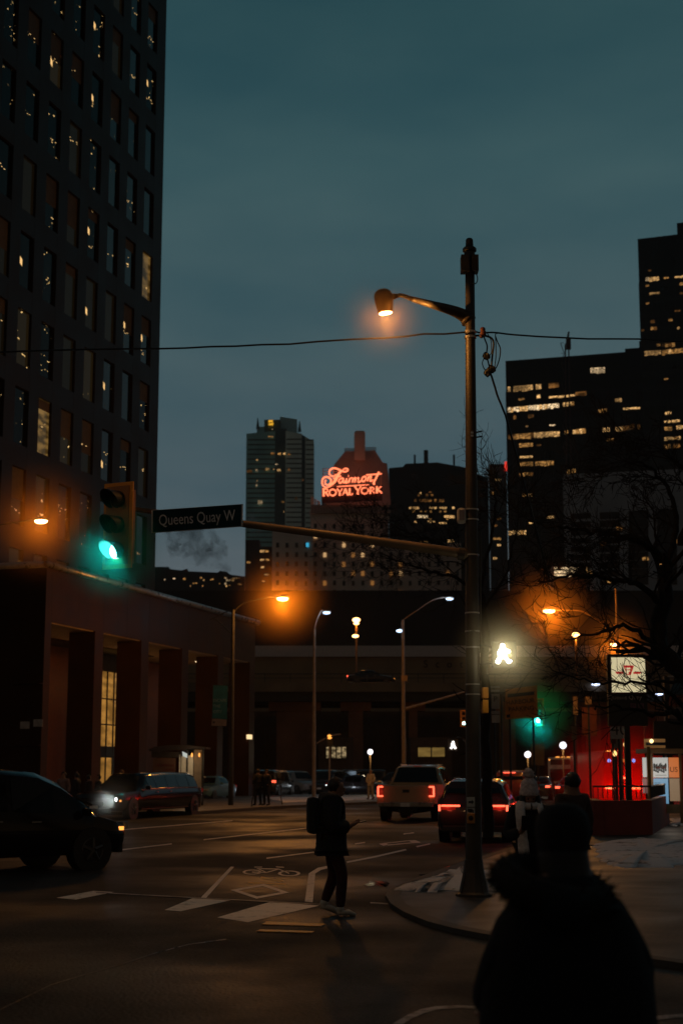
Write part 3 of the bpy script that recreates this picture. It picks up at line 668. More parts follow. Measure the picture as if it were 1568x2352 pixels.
g.prism([c + Vector(v) * s for v in ((-5.5, 0, 6), (5, 0, 6), (5, 0, 2), (-1.5, 0, 2), (-1.5, 0, 0), (-5.5, 0, 0))], (0, -.3, 0)); g.prism([c + Vector(v) * s for v in ((5.5, 0, -6), (-5, 0, -6), (-5, 0, -2), (1.5, 0, -2), (1.5, 0, 0), (5.5, 0, 0))], (0, -.3, 0)); g.build('emblem', YL, t5)
for x, y, w, h, m in ((240, 232, 30, 5, 1), (252, 328, 22, 10, 2), (290, 330, 18, 10, 1), (318, 330, 12, 10, 0), (163, 366, 10, 7, 0), (160, 425, 12, 12, 3), (205, 425, 14, 4, 2), (222, 418, 22, 14, 0), (258, 418, 6, 8, 0), (287, 424, 20, 12, 0), (345, 420, 10, 14, 2), (160, 510, 9, 8, 3), (163, 484, 6, 8, 0), (180, 607, 26, 22, 3), (385, 585, 12, 16, 2), (275, 390, 14, 4, 3), (316, 660, 4, 4, 0), (120, 430, 30, 14, 2), (425, 480, 12, 12, 2), (310, 605, 14, 8, 1), (250, 190, 4, 4, 3), (345, 332, 14, 8, 2)):
    D = c5(x, y); pan5(D[0], D[1], w * .4, h * .4, LO[m])

# ------------------------------------------------------------------ hotel
HST = mat('hotel_limestone', (.80, .64, .55), .85, var=.3, scale=.06); HSD = mat('hotel_stone_dark', (.42, .32, .28), .85, var=.3, scale=.08); COP = mat('copper_roof', (.40, .33, .31), .7, var=.3, scale=.1)
HY = 480
hot = thing('hotel', 'old stone hotel with a steep chateau roof, chimney and glowing red rooftop sign', 'hotel', (W(800, 1100, HY).x, HY, 0), 0)
def hp(pts, Y, dep, m, name):
    g = MB(hot); P = [W(*c5(x, y), Y) for x, y in pts]; g.prism([Vector((p.x, Y, p.z)) for p in P], (0, dep, 0)); return g.build(name, m, hot)
def hbox(x0, x1, y0, y1, Y, dep, m, name):
    g = MB(hot); a = W(*c5(x0, y0), Y); b2 = W(*c5(x1, y1), Y); g.boxw((a.x, Y), (b2.x, Y + dep), max(0, b2.z), a.z); return g.build(name, m, hot)
hbox(470, 915, 640, 1180, HY, 30, HST, 'tower_block'); hbox(250, 480, 760, 1180, HY - 6, 30, HST, 'wing'); hbox(910, 1330, 840, 1180, HY + 3, 30, HST, 'wing')
hbox(462, 925, 655, 668, HY - .8, 32, HST, 'cornice'); hbox(470, 915, 622, 640, HY - .4, 30, HSD, 'parapet')
hp([(560, 622), (530, 600), (620, 430), (600, 395), (665, 316), (835, 310), (880, 380), (905, 385), (925, 600), (925, 622)], HY + 6, 16, COP, 'roof')
hbox(718, 780, 205, 365, HY + 4.5, 8, HST, 'chimney'); hbox(724, 774, 198, 207, HY + 4.8, 7, HST, 'chimney_cap')
for x in (470, 480, 492, 505, 515):
    hbox(x, x + 8, 575 + (x - 470) * .6, 640, HY + .5, 2, HST, 'pinnacle')
g = MB(hot)
for k in range(26):
    a = W(*c5(478 + k * 17, 652), HY - .9); g.box(a, (.9, .5, 2.0))
g.build('arcade', HSD, hot)
g = MB(hot)
for k in range(9):
    a = W(*c5(664 + k * 7, 300), HY + 7); g.tube([a, a + Vector((0, 0, -2.4))], .1, 4)
    a = W(*c5(784 + k * 7, 294), HY + 7); g.tube([a, a + Vector((0, 0, -2.4))], .1, 4)
for (x0, x1, y) in ((664, 722, 300), (780, 838, 294), (664, 722, 310), (780, 838, 304)): g.tube([W(*c5(x0, y), HY + 7), W(*c5(x1, y), HY + 7)], .09, 4)
g.build('roof_railing', HSD, hot)
wn = MB(hot); darkw = mat('hotel_window_dark', (.02, .018, .018), .2); litH = [glow('hotel_window_amber', (1, .42, .10), .22), glow('hotel_window_bright', (1, .6, .26), .55)]
lits = {(1, 3): 1, (3, 7): 0, (4, 6): 0, (4, 9): 0, (5, 8): 0, (5, 7): 0, (3, 8): 1, (6, 4): 0, (6, 9): 0, (5, 11): 0, (5, 12): 1, (2, 9): 1, (4, 12): 0, (2, 6): 1, (3, 4): 1}
for r_ in range(9):
    for k in range(20):
        x = 280 + k * 54; y = 745 + r_ * 54
        if y < 800 and x < 480: continue
        if x > 940 and y < 860: continue
        if r_ >= 2 and x > 1330: continue
        D = c5(x + R.uniform(-1, 1), y + R.uniform(-2, 2)); Yw = HY - 6.2 if x < 480 else (HY + 2.8 if x > 915 else HY - .2)
        p = W(*D, Yw); q = lits.get((r_, k - 1)); lit = q is not None or R.random() < .03
        if lit:
            g = MB(hot); g.box(p, (.95, .15, 1.4)); g.build('window', litH[q if q is not None else R.choice([0, 0, 1])], hot)
        else: wn.box(p, (.9, .15, 1.5))
wn.build('window', darkw, hot, kind='stuff')
g = MB(hot); g.box(W(*c5(450, 851), HY - 6.3), (.9, .15, 1.3)); g.build('window', glow('blue_window', (.05, .5, .8), .7), hot)
# red sign
sgn = thing('rooftop_sign', 'glowing red neon script sign reading Fairmont Royal York on the hotel roof', 'sign', (W(807, 1135, HY - 4).x, HY - 4, W(807, 1150, HY - 4).z), 0)
def c8(x, y, Y=HY - 4): return W(713.7 + .1250 * x, 1049.6 + .12495 * y, Y)
SB = mat('sign_backing', (.05, .012, .01), .7)
g = MB(sgn); g.prism([c8(195, 560, HY - 3.4), c8(1310, 520, HY - 3.4), c8(1310, 800, HY - 3.4), c8(195, 850, HY - 3.4)], (0, .3, 0)); g.build('backing_panel', SB, sgn)
g = MB(sgn)
for k in range(4): g.tube([c8(215, 215 + k * 50, HY - 3.2), c8(600, 215 + k * 50, HY - 3.2)], .1, 4)
for x in (225, 415, 700, 1000, 1290): g.tube([c8(x, 205 if x < 500 else 330, HY - 3.2), c8(x, 850, HY - 3.2)], .12, 4)
g.build('scaffold', HSD, sgn)
NEON = glow('neon_red', (1, .20, .085), 2.2)
def strokes(lst, name, k=1.0):
    for pts, w in lst:
        q = crspline([c8(*p) for p in pts], 5) if len(pts) > 2 else [c8(*p) for p in pts]
        neo.tube(q, [max(.12, v) for v in ([w * k * .8] * len(q) if not isinstance(w, tuple) else [w[0] * .75 + (w[1] * .72 - w[0] * .75) * math.sin(PI * i / (len(q) - 1)) for i in range(len(q))])], 6)
neo = MB(sgn)
strokes([([(560, 260), (520, 300), (480, 370), (430, 460), (340, 545)], (.3, .75)), ([(340, 545), (270, 560), (215, 510), (208, 440), (240, 380), (310, 370), (365, 410), (370, 460), (340, 505), (300, 515), (265, 490), (262, 440), (285, 430)], (.25, .42)),
         ([(460, 315), (440, 345), (400, 355), (350, 330), (338, 280), (365, 225), (430, 205), (500, 225), (560, 255), (630, 270), (680, 245), (665, 215), (620, 215), (580, 245)], (.22, .4)), ([(410, 400), (460, 380), (555, 350)], .25)], 'F')
neo.build('letter', NEON, sgn); 
for lst in ([([(600, 395), (550, 395), (515, 430), (520, 470), (550, 475), (590, 430), (602, 395), (592, 460), (615, 470), (640, 440)], .3)], [([(662, 395), (637, 460), (650, 475), (682, 450)], .3), ([(684, 350), (696, 350)], .4)], [([(722, 390), (692, 470)], .32), ([(705, 430), (740, 385), (765, 395)], .25)],
            [([(780, 390), (760, 468)], .3), ([(770, 420), (812, 385), (825, 395), (803, 468)], .3), ([(815, 425), (862, 385), (875, 395), (858, 455), (880, 465), (920, 440)], .3)], [([(985, 355), (945, 385), (935, 430), (960, 452), (1000, 420), (1015, 375), (985, 355)], .3)], [([(1060, 360), (1033, 448)], .3), ([(1045, 400), (1090, 355), (1105, 370), (1085, 430), (1105, 445), (1135, 415)], .3)], [([(1250, 275), (1200, 380), (1150, 480), (1175, 500)], .36), ([(1015, 330), (1150, 322), (1300, 308)], .26)]):
    neo = MB(sgn); strokes(lst, ''); neo.build('letter', NEON, sgn)
neo = MB(sgn); strokes([([(480, 545), (1068, 510)], .2)], ''); neo.build('underline', NEON, sgn)
LETT = {'R': [([(.18, 0), (.18, 1)], 1.3), ([(.18, .97), (.6, .95), (.78, .75), (.6, .52), (.18, .5)], .8), ([(.45, .5), (.9, 0)], 1.1), ([(.02, 0), (.36, 0)], .5), ([(.02, 1), (.3, 1)], .5)],
        'O': [([(.5, 1), (.12, .8), (.02, .5), (.12, .2), (.5, 0), (.88, .2), (.98, .5), (.88, .8), (.5, 1)], 1.0)],
        'Y': [([(.05, 1), (.5, .48)], 1.1), ([(.95, 1), (.5, .48)], .7), ([(.5, .5), (.5, 0)], 1.2), ([(-.05, 1), (.25, 1)], .5), ([(.75, 1), (1.05, 1)], .5), ([(.32, 0), (.68, 0)], .5)],
        'A': [([(.08, 0), (.48, 1)], .7), ([(.48, 1), (.9, 0)], 1.2), ([(.25, .35), (.75, .35)], .5), ([(-.05, 0), (.2, 0)], .5), ([(.75, 0), (1.05, 0)], .5)],
        'L': [([(.2, 1), (.2, 0)], 1.2), ([(.05, 0), (.9, 0), (.95, .25)], .6), ([(.05, 1), (.36, 1)], .5)],
        'K': [([(.18, 0), (.18, 1)], 1.3), ([(.85, 1), (.22, .48)], .7), ([(.35, .55), (1., 0)], 1.2), ([(.02, 0), (.34, 0)], .5), ([(.02, 1), (.34, 1)], .5), ([(.7, 1), (1, 1)], .5)]}
for ch, x0, x1, yt, yb in (('R', 212, 338, 580, 718), ('O', 338, 465, 592, 712), ('Y', 478, 582, 588, 704), ('A', 577, 690, 580, 698), ('L', 697, 765, 578, 692), ('Y', 800, 925, 545, 684), ('O', 925, 1050, 560, 678), ('R', 1072, 1185, 558, 670), ('K', 1190, 1302, 545, 664)):
    neo = MB(sgn)
    for pts, w in LETT[ch]:
        q = [c8(x0 + (x1 - x0) * px_, yb + (yt - yb) * pz_) for px_, pz_ in pts]
        neo.tube(crspline(q, 3) if len(q) > 2 else q, .23 * w, 6)
    neo.build('letter', NEON, sgn)
for x in (320, 640, 960, 1200): link_light('POINT', 'neon_light', c8(x, 480, HY - 7), (1, .06, .03), 40, sgn, sgn, size=1.0)

# low dark skyline on the far left, brick block beside the hotel
sk = thing('low_skyline_block', 'low dark rooftops under the street name sign, glinting with tiny lights', 'building', (W(460, 1340, 600).x, 600, 0), 0)
pts = [(340, 1302), (388, 1302), (390, 1307), (417, 1310), (430, 1306), (432, 1312), (500, 1315), (505, 1311), (520, 1313), (530, 1320), (562, 1324)]
g = MB(sk); P = [W(x, y, 600) for x, y in pts]; g.prism([Vector((p.x, 600, p.z)) for p in P] + [Vector((P[-1].x, 600, 0)), Vector((P[0].x, 600, 0))], (0, 15, 0)); g.build('wall', BLK, sk)
for k in range(30):
    x = R.choice([R.uniform(370, 560), R.uniform(500, 560)]); y = R.uniform(1326, 1346); g = MB(sk); g.box(W(x, y, 599.7), (R.uniform(.3, 1.2), .2, R.uniform(.3, .8))); g.build('window', LO[R.choice([0, 3, 1])], sk)
bb = thing('brick_block', 'narrow dark block with lit windows tucked left of the hotel', 'building', (W(600, 1340, 500).x, 500, 0), 0)
g = MB(bb); a = W(564, 1262, 500); b_ = W(626, 1340, 500); g.boxw((a.x, 500), (W(596, 1262, 500).x, 512), 0, W(566, 1240, 500).z); g.boxw((W(596, 1262, 500).x + .05, 498), (b_.x, 512), 0, W(596, 1258, 498).z); g.build('wall', mat('brick_dark', (.05, .035, .03), .8), bb)
for x, y, w, h in ((602, 1266, 10, 5), (613, 1266, 8, 5), (602, 1286, 9, 4), (614, 1286, 9, 4), (603, 1303, 8, 4), (612, 1320, 10, 3), (571, 1292, 8, 5), (605, 1335, 7, 3)):
    g = MB(bb); g.box(W(x, y, 497.8), (w * .14, .1, h * .14)); g.build('window', LO[R.choice([0, 1])], bb)

# ------------------------------------------------------------------ arena
AR = 260
ARB = mat('arena_black', (.006, .005, .005), .7); ARS = mat('arena_band', (.72, .60, .56), .8, var=.1); ARG = mat('arena_brick', (.30, .19, .10), .8, var=.2, scale=.2)
ar = thing('arena', 'long black arena hall with a pale band and dark letters spelling Scotiabank Arena', 'arena', (W(784, 1353, AR).x, AR, 0), 0)
X0, X1 = W(300, 1400, AR).x - 60, W(1568, 1400, AR).x + 60
g = MB(ar); g.boxw((X0, AR + 2), (X1, AR + 60), 20.9, 32.5); g.build('upper_wall', ARB, ar)
g = MB(ar); g.boxw((X0, AR), (X1, AR + 50), 20.95, 22.8); g.build('parapet_band', ARS, ar)
g = MB(ar); g.boxw((X0, AR + .5), (X1, AR + 50), 0, 20.95); g.build('lower_wall', ARG, ar)
LETM = mat('arena_letter', (.012, .01, .01), .6)
for i, ch in enumerate('Scotiabank Arena'):
    if ch == ' ': continue
    p = W(977 + 27.2 * i, 1526, AR + .3); text_mesh(ch, 1.75, LETM, face_frame(p, (1, 0, 0)), 'letter', ar, .06, ref=ar)

# ------------------------------------------------------------------ elevated expressway
EY = 150
EXC = mat('expressway_concrete', (.22, .17, .11), .85, var=.3, scale=.3); EXD = mat('expressway_girder', (.035, .037, .034), .7)
ex = thing('elevated_expressway', 'elevated concrete expressway on square piers crossing behind the parked cars', 'bridge', (0, EY, 0), 0)
X0, X1 = -75, 75
g = MB(ex); g.boxw((X0, EY), (X1, EY + 18), 9.6, 10.2); g.build('deck', EXC, ex)
g = MB(ex); g.boxw((X0, EY - .3), (X1, EY - .01), 9.4, 10.3); g.boxw((X0, EY + 18), (X1, EY + 18.3), 9.4, 11.2); g.build('parapet', EXC, ex)
g = MB(ex); g.boxw((X0, EY + .4), (X1, EY + 1.6), 8.5, 9.59); g.boxw((X0, EY + 8), (X1, EY + 9), 8.5, 9.59); g.boxw((X0, EY + 16), (X1, EY + 17), 8.5, 9.59); g.build('girder', EXD, ex)
g = MB(ex); g.tube([(X0, EY - .15, 11.15), (X1, EY - .15, 11.15)], .05, 6); g.tube([(X0, EY - .15, 10.75), (X1, EY - .15, 10.75)], .035, 6)
for k in range(60): g.tube([(X0 + k * 2.5, EY - .15, 10.2), (X0 + k * 2.5, EY - .15, 11.15)], .04, 5)
g.build('railing', mat('railing_metal', (.08, .07, .06), .5, .5), ex)
for x0, x1 in ((636, 718), (800, 833), (938, 957), (1150, 1180), (1340, 1375), (470, 500), (1500, 1530)):
    g = MB(ex); a = W(x0, 1700, EY + 3).x; b2 = W(x1, 1700, EY + 3).x; g.boxw((a, EY + 1.8), (b2, EY + 4.5), 0, 7.6); g.boxw((a - .8, EY + 1.6), (b2 + .8, EY + 5), 7.6, 8.48); g.build('pier', mat('pier_concrete', (.22, .11, .06), .8, var=.3, scale=.4), ex)
# dark wall beneath the deck
uw = thing('retaining_wall', 'dark brown wall closing the space under the expressway', 'wall', (0, EY + 24, 0), 0)
g = MB(uw); g.boxw((-75, EY + 24), (75, EY + 24.6), 0, 8.4); g.build('wall_face', mat('under_wall', (.10, .06, .035), .85, var=.4, scale=.2), uw)
g = MB(uw); 
for k in range(30): g.boxw((-74 + k * 5, EY + 23.8), (-73.6 + k * 5, EY + 24.01), 0, 8.3)
g.build('pilasters', mat('under_wall', (0, 0, 0)), uw)
# small lit shop fronts under the expressway
def kiosk(name, label, x0, x1, yt, yb, Y, m, n, frame=DARKM):
    t = thing(name, label, 'shop', (W((x0 + x1) / 2, 1800, Y).x, Y, 0), 0); a = W(x0, yt, Y); b2 = W(x1, yb, Y)
    g = MB(t); g.boxw((a.x - .6, Y + .05), (b2.x + .6, Y + 5), 0, a.z + .9); g.build('wall', mat('shop_wall', (.09, .06, .04), .8, var=.3, scale=1), t)
    for k in range(n):
        w = (b2.x - a.x) / n; g = MB(t); g.boxw((a.x + w * k + .06, Y - .02), (a.x + w * (k + 1) - .06, Y + .06), b2.z, a.z); g.build('window', m, t)
    g = MB(t)
    for k in range(n + 1): g.boxw((a.x + (b2.x - a.x) * k / n - .04, Y - .06), (a.x + (b2.x - a.x) * k / n + .04, Y + .04), b2.z, a.z)
    g.boxw((a.x - .1, Y - .07), (b2.x + .1, Y + .04), a.z, a.z + .12); g.boxw((a.x - .1, Y - .3), (b2.x + .1, Y + .04), b2.z - .15, b2.z); g.build('window_frame', frame, t)
    return t
kiosk('shop', 'small building with a row of pale lit windows behind the walking man', 748, 796, 1716, 1741, 140, lit_office('shop_lit', (1, .72, .36), .55, 3, .1, 2), 4)
kiosk('shop', 'low kiosk with dull yellow lit front behind the pickup truck', 958, 1022, 1717, 1738, 138, lit_office('kiosk_lit', (1, .62, .16), .22, 1.5, .6, 7), 2)
for X_, Y_, w_, h_, y_ in ((790, 139.8, 10, 20, 1700), (760, 139.7, 8, 6, 1706)):
    pass
# steam from the roofs
def steam(x0, x1, y0, y1, Y, dens, label, seed, col):
    a = W(x0, y0, Y); b2 = W(x1, y1, Y); c = (a + b2) / 2; g = MB(); rr = random.Random(seed)
    for k in range(9):
        t = k / 8; w = (abs(b2.x - a.x) / 2) * (.25 + .55 * t)
        g.ball((b2.x - (b2.x - a.x) * (.25 + .5 * t) + rr.uniform(-1, 1) * w * .3, Y + rr.uniform(-2, 2), b2.z + (a.z - b2.z) * (.12 + .78 * t)), w * rr.uniform(.55, .8), 3, nz=.6)
    m = bpy.data.materials.new('steam'); m.use_nodes = True; nt = m.node_tree; nt.nodes.remove(nt.nodes['Principled BSDF']); v = nt.nodes.new('ShaderNodeVolumePrincipled'); v.inputs['Color'].default_value = (*col, 1); v.inputs['Density'].default_value = dens; v.inputs['Anisotropy'].default_value = .2
    tcn = nt.nodes.new('ShaderNodeTexCoord'); n = nt.nodes.new('ShaderNodeTexNoise'); n.inputs['Scale'].default_value = .16; n.inputs['Detail'].default_value = 3; nt.links.new(tcn.outputs['Object'], n.inputs['Vector'])
    mr = nt.nodes.new('ShaderNodeMapRange'); mr.inputs['From Min'].default_value = .42; mr.inputs['From Max'].default_value = .72; mr.inputs['To Min'].default_value = 0; mr.inputs['To Max'].default_value = dens; nt.links.new(n.outputs['Fac'], mr.inputs['Value']); nt.links.new(mr.outputs['Result'], v.inputs['Density'])
    nt.links.new(v.outputs[0], nt.nodes['Material Output'].inputs['Volume'])
    g.build('steam', m, kind='stuff', label=label, cat='steam')
steam(395, 565, 1218, 1316, 590, .22, 'dark plume of steam rising under the street name sign', 3, (.45, .5, .55))
steam(560, 640, 1190, 1262, 588, .14, 'pale wisp of steam against the glass tower', 11, (.8, .85, .9))
steam(690, 730, 1175, 1225, 610, .12, 'small pale puff of steam between glass tower and hotel', 17, (.8, .85, .9))

# tower crane in front of the black tower
cr_ = thing('construction_crane', 'slim lattice crane mast rising before the black tower', 'crane', (W(1298, 1080, 400).x, 400, 0), 0)
g = MB(cr_); b0 = W(1298, 1150, 400); t0 = W(1301, 790, 400)
for sx in (-1, 1):
    for sy in (-1, 1): g.tube([(b0.x + sx * .9, 400 + sy, 0), (t0.x + sx * .45, 400 + sy * .5, t0.z)], .12, 4)
n = 40
for k in range(n):
    za = t0.z * k / n; zb = t0.z * (k + 1) / n; s = -1 if k % 2 else 1; w = .9 - .45 * k / n
    g.tube([(b0.x - s * w, 399, za), (b0.x + s * w, 399, zb)], .09, 4); g.tube([(b0.x - w, 399, zb), (b0.x + w, 399, zb)], .07, 4)
g.build('mast', mat('crane_steel', (.08, .035, .03), .6), cr_)
g = MB(cr_); g.box((t0.x + .4, 400, t0.z), (1.2, 1.2, 3)); g.tube([(t0.x, 400, t0.z), (t0.x + .6, 400, t0.z + 3.4)], .3, 5); g.build('mast_head', mat('crane_steel', (0, 0, 0)), cr_)
def bloom_ball(c, r, dens, col):
    """added volume ball round a lamp in place of lens bloom, thinning to nothing"""
    key = 'lamp_bloom_%d_%s' % (int(dens * 1000), ''.join(str(int(v * 9)) for v in col))
    m = MATS.get(key)
    if m is None:
        m = bpy.data.materials.new('lamp_bloom'); m.use_nodes = True; nt = m.node_tree; nt.nodes.remove(nt.nodes['Principled BSDF']); N = nt.nodes; L = nt.links
        v = N.new('ShaderNodeVolumePrincipled'); v.inputs['Color'].default_value = (*col, 1); v.inputs['Anisotropy'].default_value = .3
        tc = N.new('ShaderNodeTexCoord'); ln = N.new('ShaderNodeVectorMath'); ln.operation = 'LENGTH'; L.new(tc.outputs['Object'], ln.inputs[0])
        mr = N.new('ShaderNodeMapRange'); mr.inputs['From Min'].default_value = 0; mr.inputs['From Max'].default_value = 1; mr.inputs['To Min'].default_value = 1; mr.inputs['To Max'].default_value = 0; L.new(ln.outputs['Value'], mr.inputs['Value'])
        p0 = N.new('ShaderNodeMath'); p0.operation = 'POWER'; p0.inputs[1].default_value = 2.6; L.new(mr.outputs['Result'], p0.inputs[0])
        pw = N.new('ShaderNodeMath'); pw.operation = 'MULTIPLY'; L.new(p0.outputs[0], pw.inputs[0]); rt = N.new('ShaderNodeMath'); rt.operation = 'POWER'; rt.inputs[1].default_value = .6; L.new(ln.outputs['Value'], rt.inputs[0]); L.new(rt.outputs[0], pw.inputs[1])
        mu = N.new('ShaderNodeMath'); mu.operation = 'MULTIPLY'; mu.inputs[1].default_value = dens; L.new(pw.outputs[0], mu.inputs[0]); L.new(mu.outputs[0], v.inputs['Density'])
        L.new(v.outputs[0], N['Material Output'].inputs['Volume']); MATS[key] = m
    g = MB(); g.ball((0, 0, 0), 1, 3); o = g.build('bloom_ball', m, smooth=True, kind='stuff'); o.location = c; o.scale = (r, r, r)  # ball of scattering volume added to give the lamp its bloom
    return o
# ------------------------------------------------------------------ big street light pole at the corner
ORANGE = (1.0, .40, .08)
PB = G(1088, 2058, .06)                                        # pole foot on the pavement
PY = PB.y
pole = thing('street_light', 'tall grey street light pole at the corner with one lit lamp, snow at its foot', 'street light', PB, 0)
def on(D, Y=PY): return W(D[0], D[1], Y)
top = on((1078, 600)); ZT_ = on((1078, 548)).z; PS = ZT_ / 10.15; PB_Z = .06
g = MB(pole)
zs = [.06, .35, .8, 2, 5, 8.2, ZT_ - .50]; rs = [.135, .122, .115, .108, .092, .074, .070]
g.tube([(PB.x + (top.x - PB.x) * (z / 9.1), PY, z) for z in zs], rs, 20); g.build('pole', STEEL, pole, smooth=True)
g = MB(pole)
for k in range(4):
    a = k * PI / 2 + .5; ca, sa = math.cos(a), math.sin(a)
    g.prism([(PB.x + ca * .12, PY + sa * .12, .07), (PB.x + ca * .24, PY + sa * .24, .07), (PB.x + ca * .12, PY + sa * .12, .52)], (-sa * .02, ca * .02, 0))
g.lathe((PB.x, PY, .06), [(.26, 0), (.26, .03), (.21, .06), (.15, .33), (.13, .5)], 12); g.build('base_flange', STEEL, pole)
g = MB(pole); px = top.x; g.lathe((px, PY, ZT_ - 10.15), [(.07, 9.6), (.083, 9.62), (.083, 9.93), (.105, 9.95), (.105, 9.99), (.06, 10.03), (.055, 10.13), (.04, 10.15)], 16); g.build('antenna', BLACKP, pole, smooth=False)
c = on((1077, 609)); g = MB(pole); g.box((c.x - .07, PY - .03, c.z), (.12, .2, .25)); g.box((c.x + .08, PY - .03, c.z), (.10, .2, .25)); g.build('control_box', DARKM, pole)
g = MB(pole); q = [on(p, PY - .1) for p in ((1093, 629), (1096, 640), (1093, 650), (1085, 652), (1081, 645))]; g.tube(crspline(q, 4), .008, 5); g.build('cable_loop', BLACKP, pole)
# arm + luminaire
LY = 21.7
g = MB(pole); P = [on((1076, 738)), on((1066, 726)), on((1040, 714), PY - .15), on((1000, 702), PY - .4), on((950, 688), LY + .2), on((928, 680), LY), on((915, 678), LY)]
g.tube(crspline(P, 4), [.12 - .088 * min(1, i / 18) for i in range(25)], 12); g.build('arm', STEEL, pole, smooth=True)
lc = on((885, 719), LY)
HOUS = mat('luminaire_housing', (.30, .14, .05), .5, .2)
g = MB(pole); T = Matrix.Rotation(math.radians(-7), 4, 'Y')
g.lathe(lc, [(.105, 0), (.112, .02), (.125, .10), (.138, .2), (.140, .26), (.12, .32), (.08, .355), (.03, .368)], 20, T); g.build('luminaire', HOUS, pole, smooth=True)
g = MB(pole); q = [lc + Vector((.1, 0, .25)), on((915, 679), LY)]; g.tube(q, [.05, .028], 10); g.build('luminaire_neck', HOUS, pole, smooth=True)
g = MB(pole); g.lathe(lc + Vector((0, 0, -.004)), [(.02, .0), (.098, .0), (.1, .012)], 20, T); g.build('lamp_lens', glow('sodium_lens', (1, .75, .42), 6), pole)
bloom_ball(lc + Vector((0, 0, -.05)), .95, .24, (1, .7, .4))
link_light('POINT', 'sodium_light', lc + Vector((0, 0, -.09)), ORANGE, 105, pole, pole, size=.07)
# wires clamp, insulators and slack cables
g = MB(pole)
for z in (on((1078, 763)).z, on((1078, 766)).z - .06): g.lathe((px - .006, PY, z), [(.09, -.015), (.09, .015)], 14)
g.build('wire_clamp', mat('band_steel', (.5, .48, .45), .3, .9), pole)
for y in (1171, 1194, 1275, 1408, 1450, 1487, 1572, 1595):
    p = on((1085, y)); cx_ = PB.x + (top.x - PB.x) * (p.z / 9.1); g = MB(pole); g.lathe((cx_, PY, p.z), [(.106, -.010), (.106, .010)], 16); g.build('steel_band', mat('band_steel', (.5, .48, .45), .3, .9), pole)
g = MB(pole)
for D, r in (((1108, 757), .042), ((1109, 765), .05), ((1105, 772), .035)): g.ball(on(D, PY - .05), r, 2)
g.build('insulator', mat('brown_insulator', (.12, .04, .03), .3), pole)
g = MB(pole)
for D, r in (((1117, 818), .058), ((1124, 851), .05), ((1131, 848), .055), ((1119, 857), .055)): g = MB(pole); g.ball(on(D, PY), r, 2, nz=.5); g.build('cable_splice', BLACKP, pole)
g = MB(pole)
for path, r in (([(1090, 771), (1112, 771), (1128, 777), (1133, 790), (1130, 815), (1128, 838), (1125, 852)], .016), ([(1109, 770), (1113, 780), (1118, 795), (1117, 815), (1122, 838), (1127, 855)], .011), ([(1118, 812), (1110, 825), (1107, 835), (1112, 848), (1121, 852)], .008),
                ([(1142, 766), (1137, 768), (1138, 790), (1138, 820), (1135, 845)], .008), ([(1137, 772), (1142, 786), (1148, 800), (1147, 820), (1140, 842), (1128, 857)], .009), ([(1118, 765), (1126, 780), (1128, 800), (1127, 812), (1118, 818)], .007), ([(1122, 838), (1132, 846)], .014)):
    g.tube(crspline([on(p) for p in path], 5), r, 6)
g.build('slack_cable', BLACKP, pole)
g = MB(pole); g.tube([on((1090, 994)), on((1107, 990))], .012, 6); g.tube([on((1090, 1005)), on((1107, 1002))], .012, 6); g.build('bracket', DARKM, pole)
g = MB(pole)
for D in ((1083, 994), (1083, 1001)): g.box(on(D, PY - .13), (.04, .03, .03))
g.build('bracket_bolt', CHROME, pole)
c = on((1059, 1185), PY - .05); g = MB(pole); g.box(c, (.13, .16, .23), bev=.05); g.build('sensor', mat('sensor_housing', (.45, .42, .38), .5), pole)
g = MB(pole); g.box(c - Vector((.0, .083, 0)), (.075, .01, .15), bev=.003); g.build('sensor_face', mat('sensor_face', (.2, .17, .18), .3), pole)
g = MB(pole); g.tube([on((1102, 1222), PY + .1), on((1103, 1500), PY + .1)], .014, 8); g.build('conduit', STEEL, pole)
# mast arm with signal and street name
bloom_ball(on((262, 1262), PY - 1.2), .88, 4.2, (.03, 1, .85))
AY = PY - .02; AE = on((300, 1168), PY - .72)
arm = thing('mast_arm', 'long tapering mast arm reaching left from the street light pole', 'mast arm', on((1072, 1272)), 0)
g = MB(arm); P = [on((1074, 1274)), on((1040, 1268)), on((800, 1234), PY - .30), on((558, 1203), PY - .52), AE]
g.tube(P, [.078, .074, .062, .05, .035], 12); g.build('arm', mat('arm_steel', (.22, .15, .09), .5, .3), arm, smooth=True)
g = MB(arm); p = on((1052, 1271)); g.tube([p, on((1066, 1273))], .095, 12); g.build('collar', STEEL, arm)
# street name sign
SY = PY - .80
sg = thing('street_name_sign', 'dark blue street name sign reading Queens Quay W on the end of the mast arm', 'sign', on((453, 1190), SY), 0)
tl, tr, br, bl = on((348, 1172), SY + .05), on((558, 1157.5), SY - .05), on((557, 1209), SY - .05), on((348, 1224), SY + .05)
def shrink(q, k):
    c = sum(q, Vector()) / 4; return [p + (c - p).normalized() * k for p in q]
g = MB(sg); g.prism([tl, tr, br, bl], (0, .03, 0)); g.build('sign_border', mat('sign_white', (.50, .54, .60), .9, spec=.1), sg)
q = shrink([tl, tr, br, bl], .022); g = MB(sg); g.prism([p + Vector((0, -.004, 0)) for p in q], (0, .01, 0)); g.build('sign_face', mat('sign_blue', (.006, .03, .045), .9, spec=.08), sg)
xd = (tr - tl).normalized(); ud = (tl - bl).normalized(); ct = (tl + tr + bl + br) / 4
M = face_frame(ct + Vector((0, -.012, 0)), xd, ud)
text_mesh('Queens Quay W', .225, mat('sign_letter', (.55, .60, .68), .9, spec=.1), M, 'lettering', sg, .002, sx=.70, space=1.0, ref=sg)
g = MB(sg); p = on((558, 1205), SY + .06); g.tube([p + Vector((0, .02, .04)), p + Vector((-.2, .05, .03))], .03, 8); g.build('clamp', DARKM, sg)
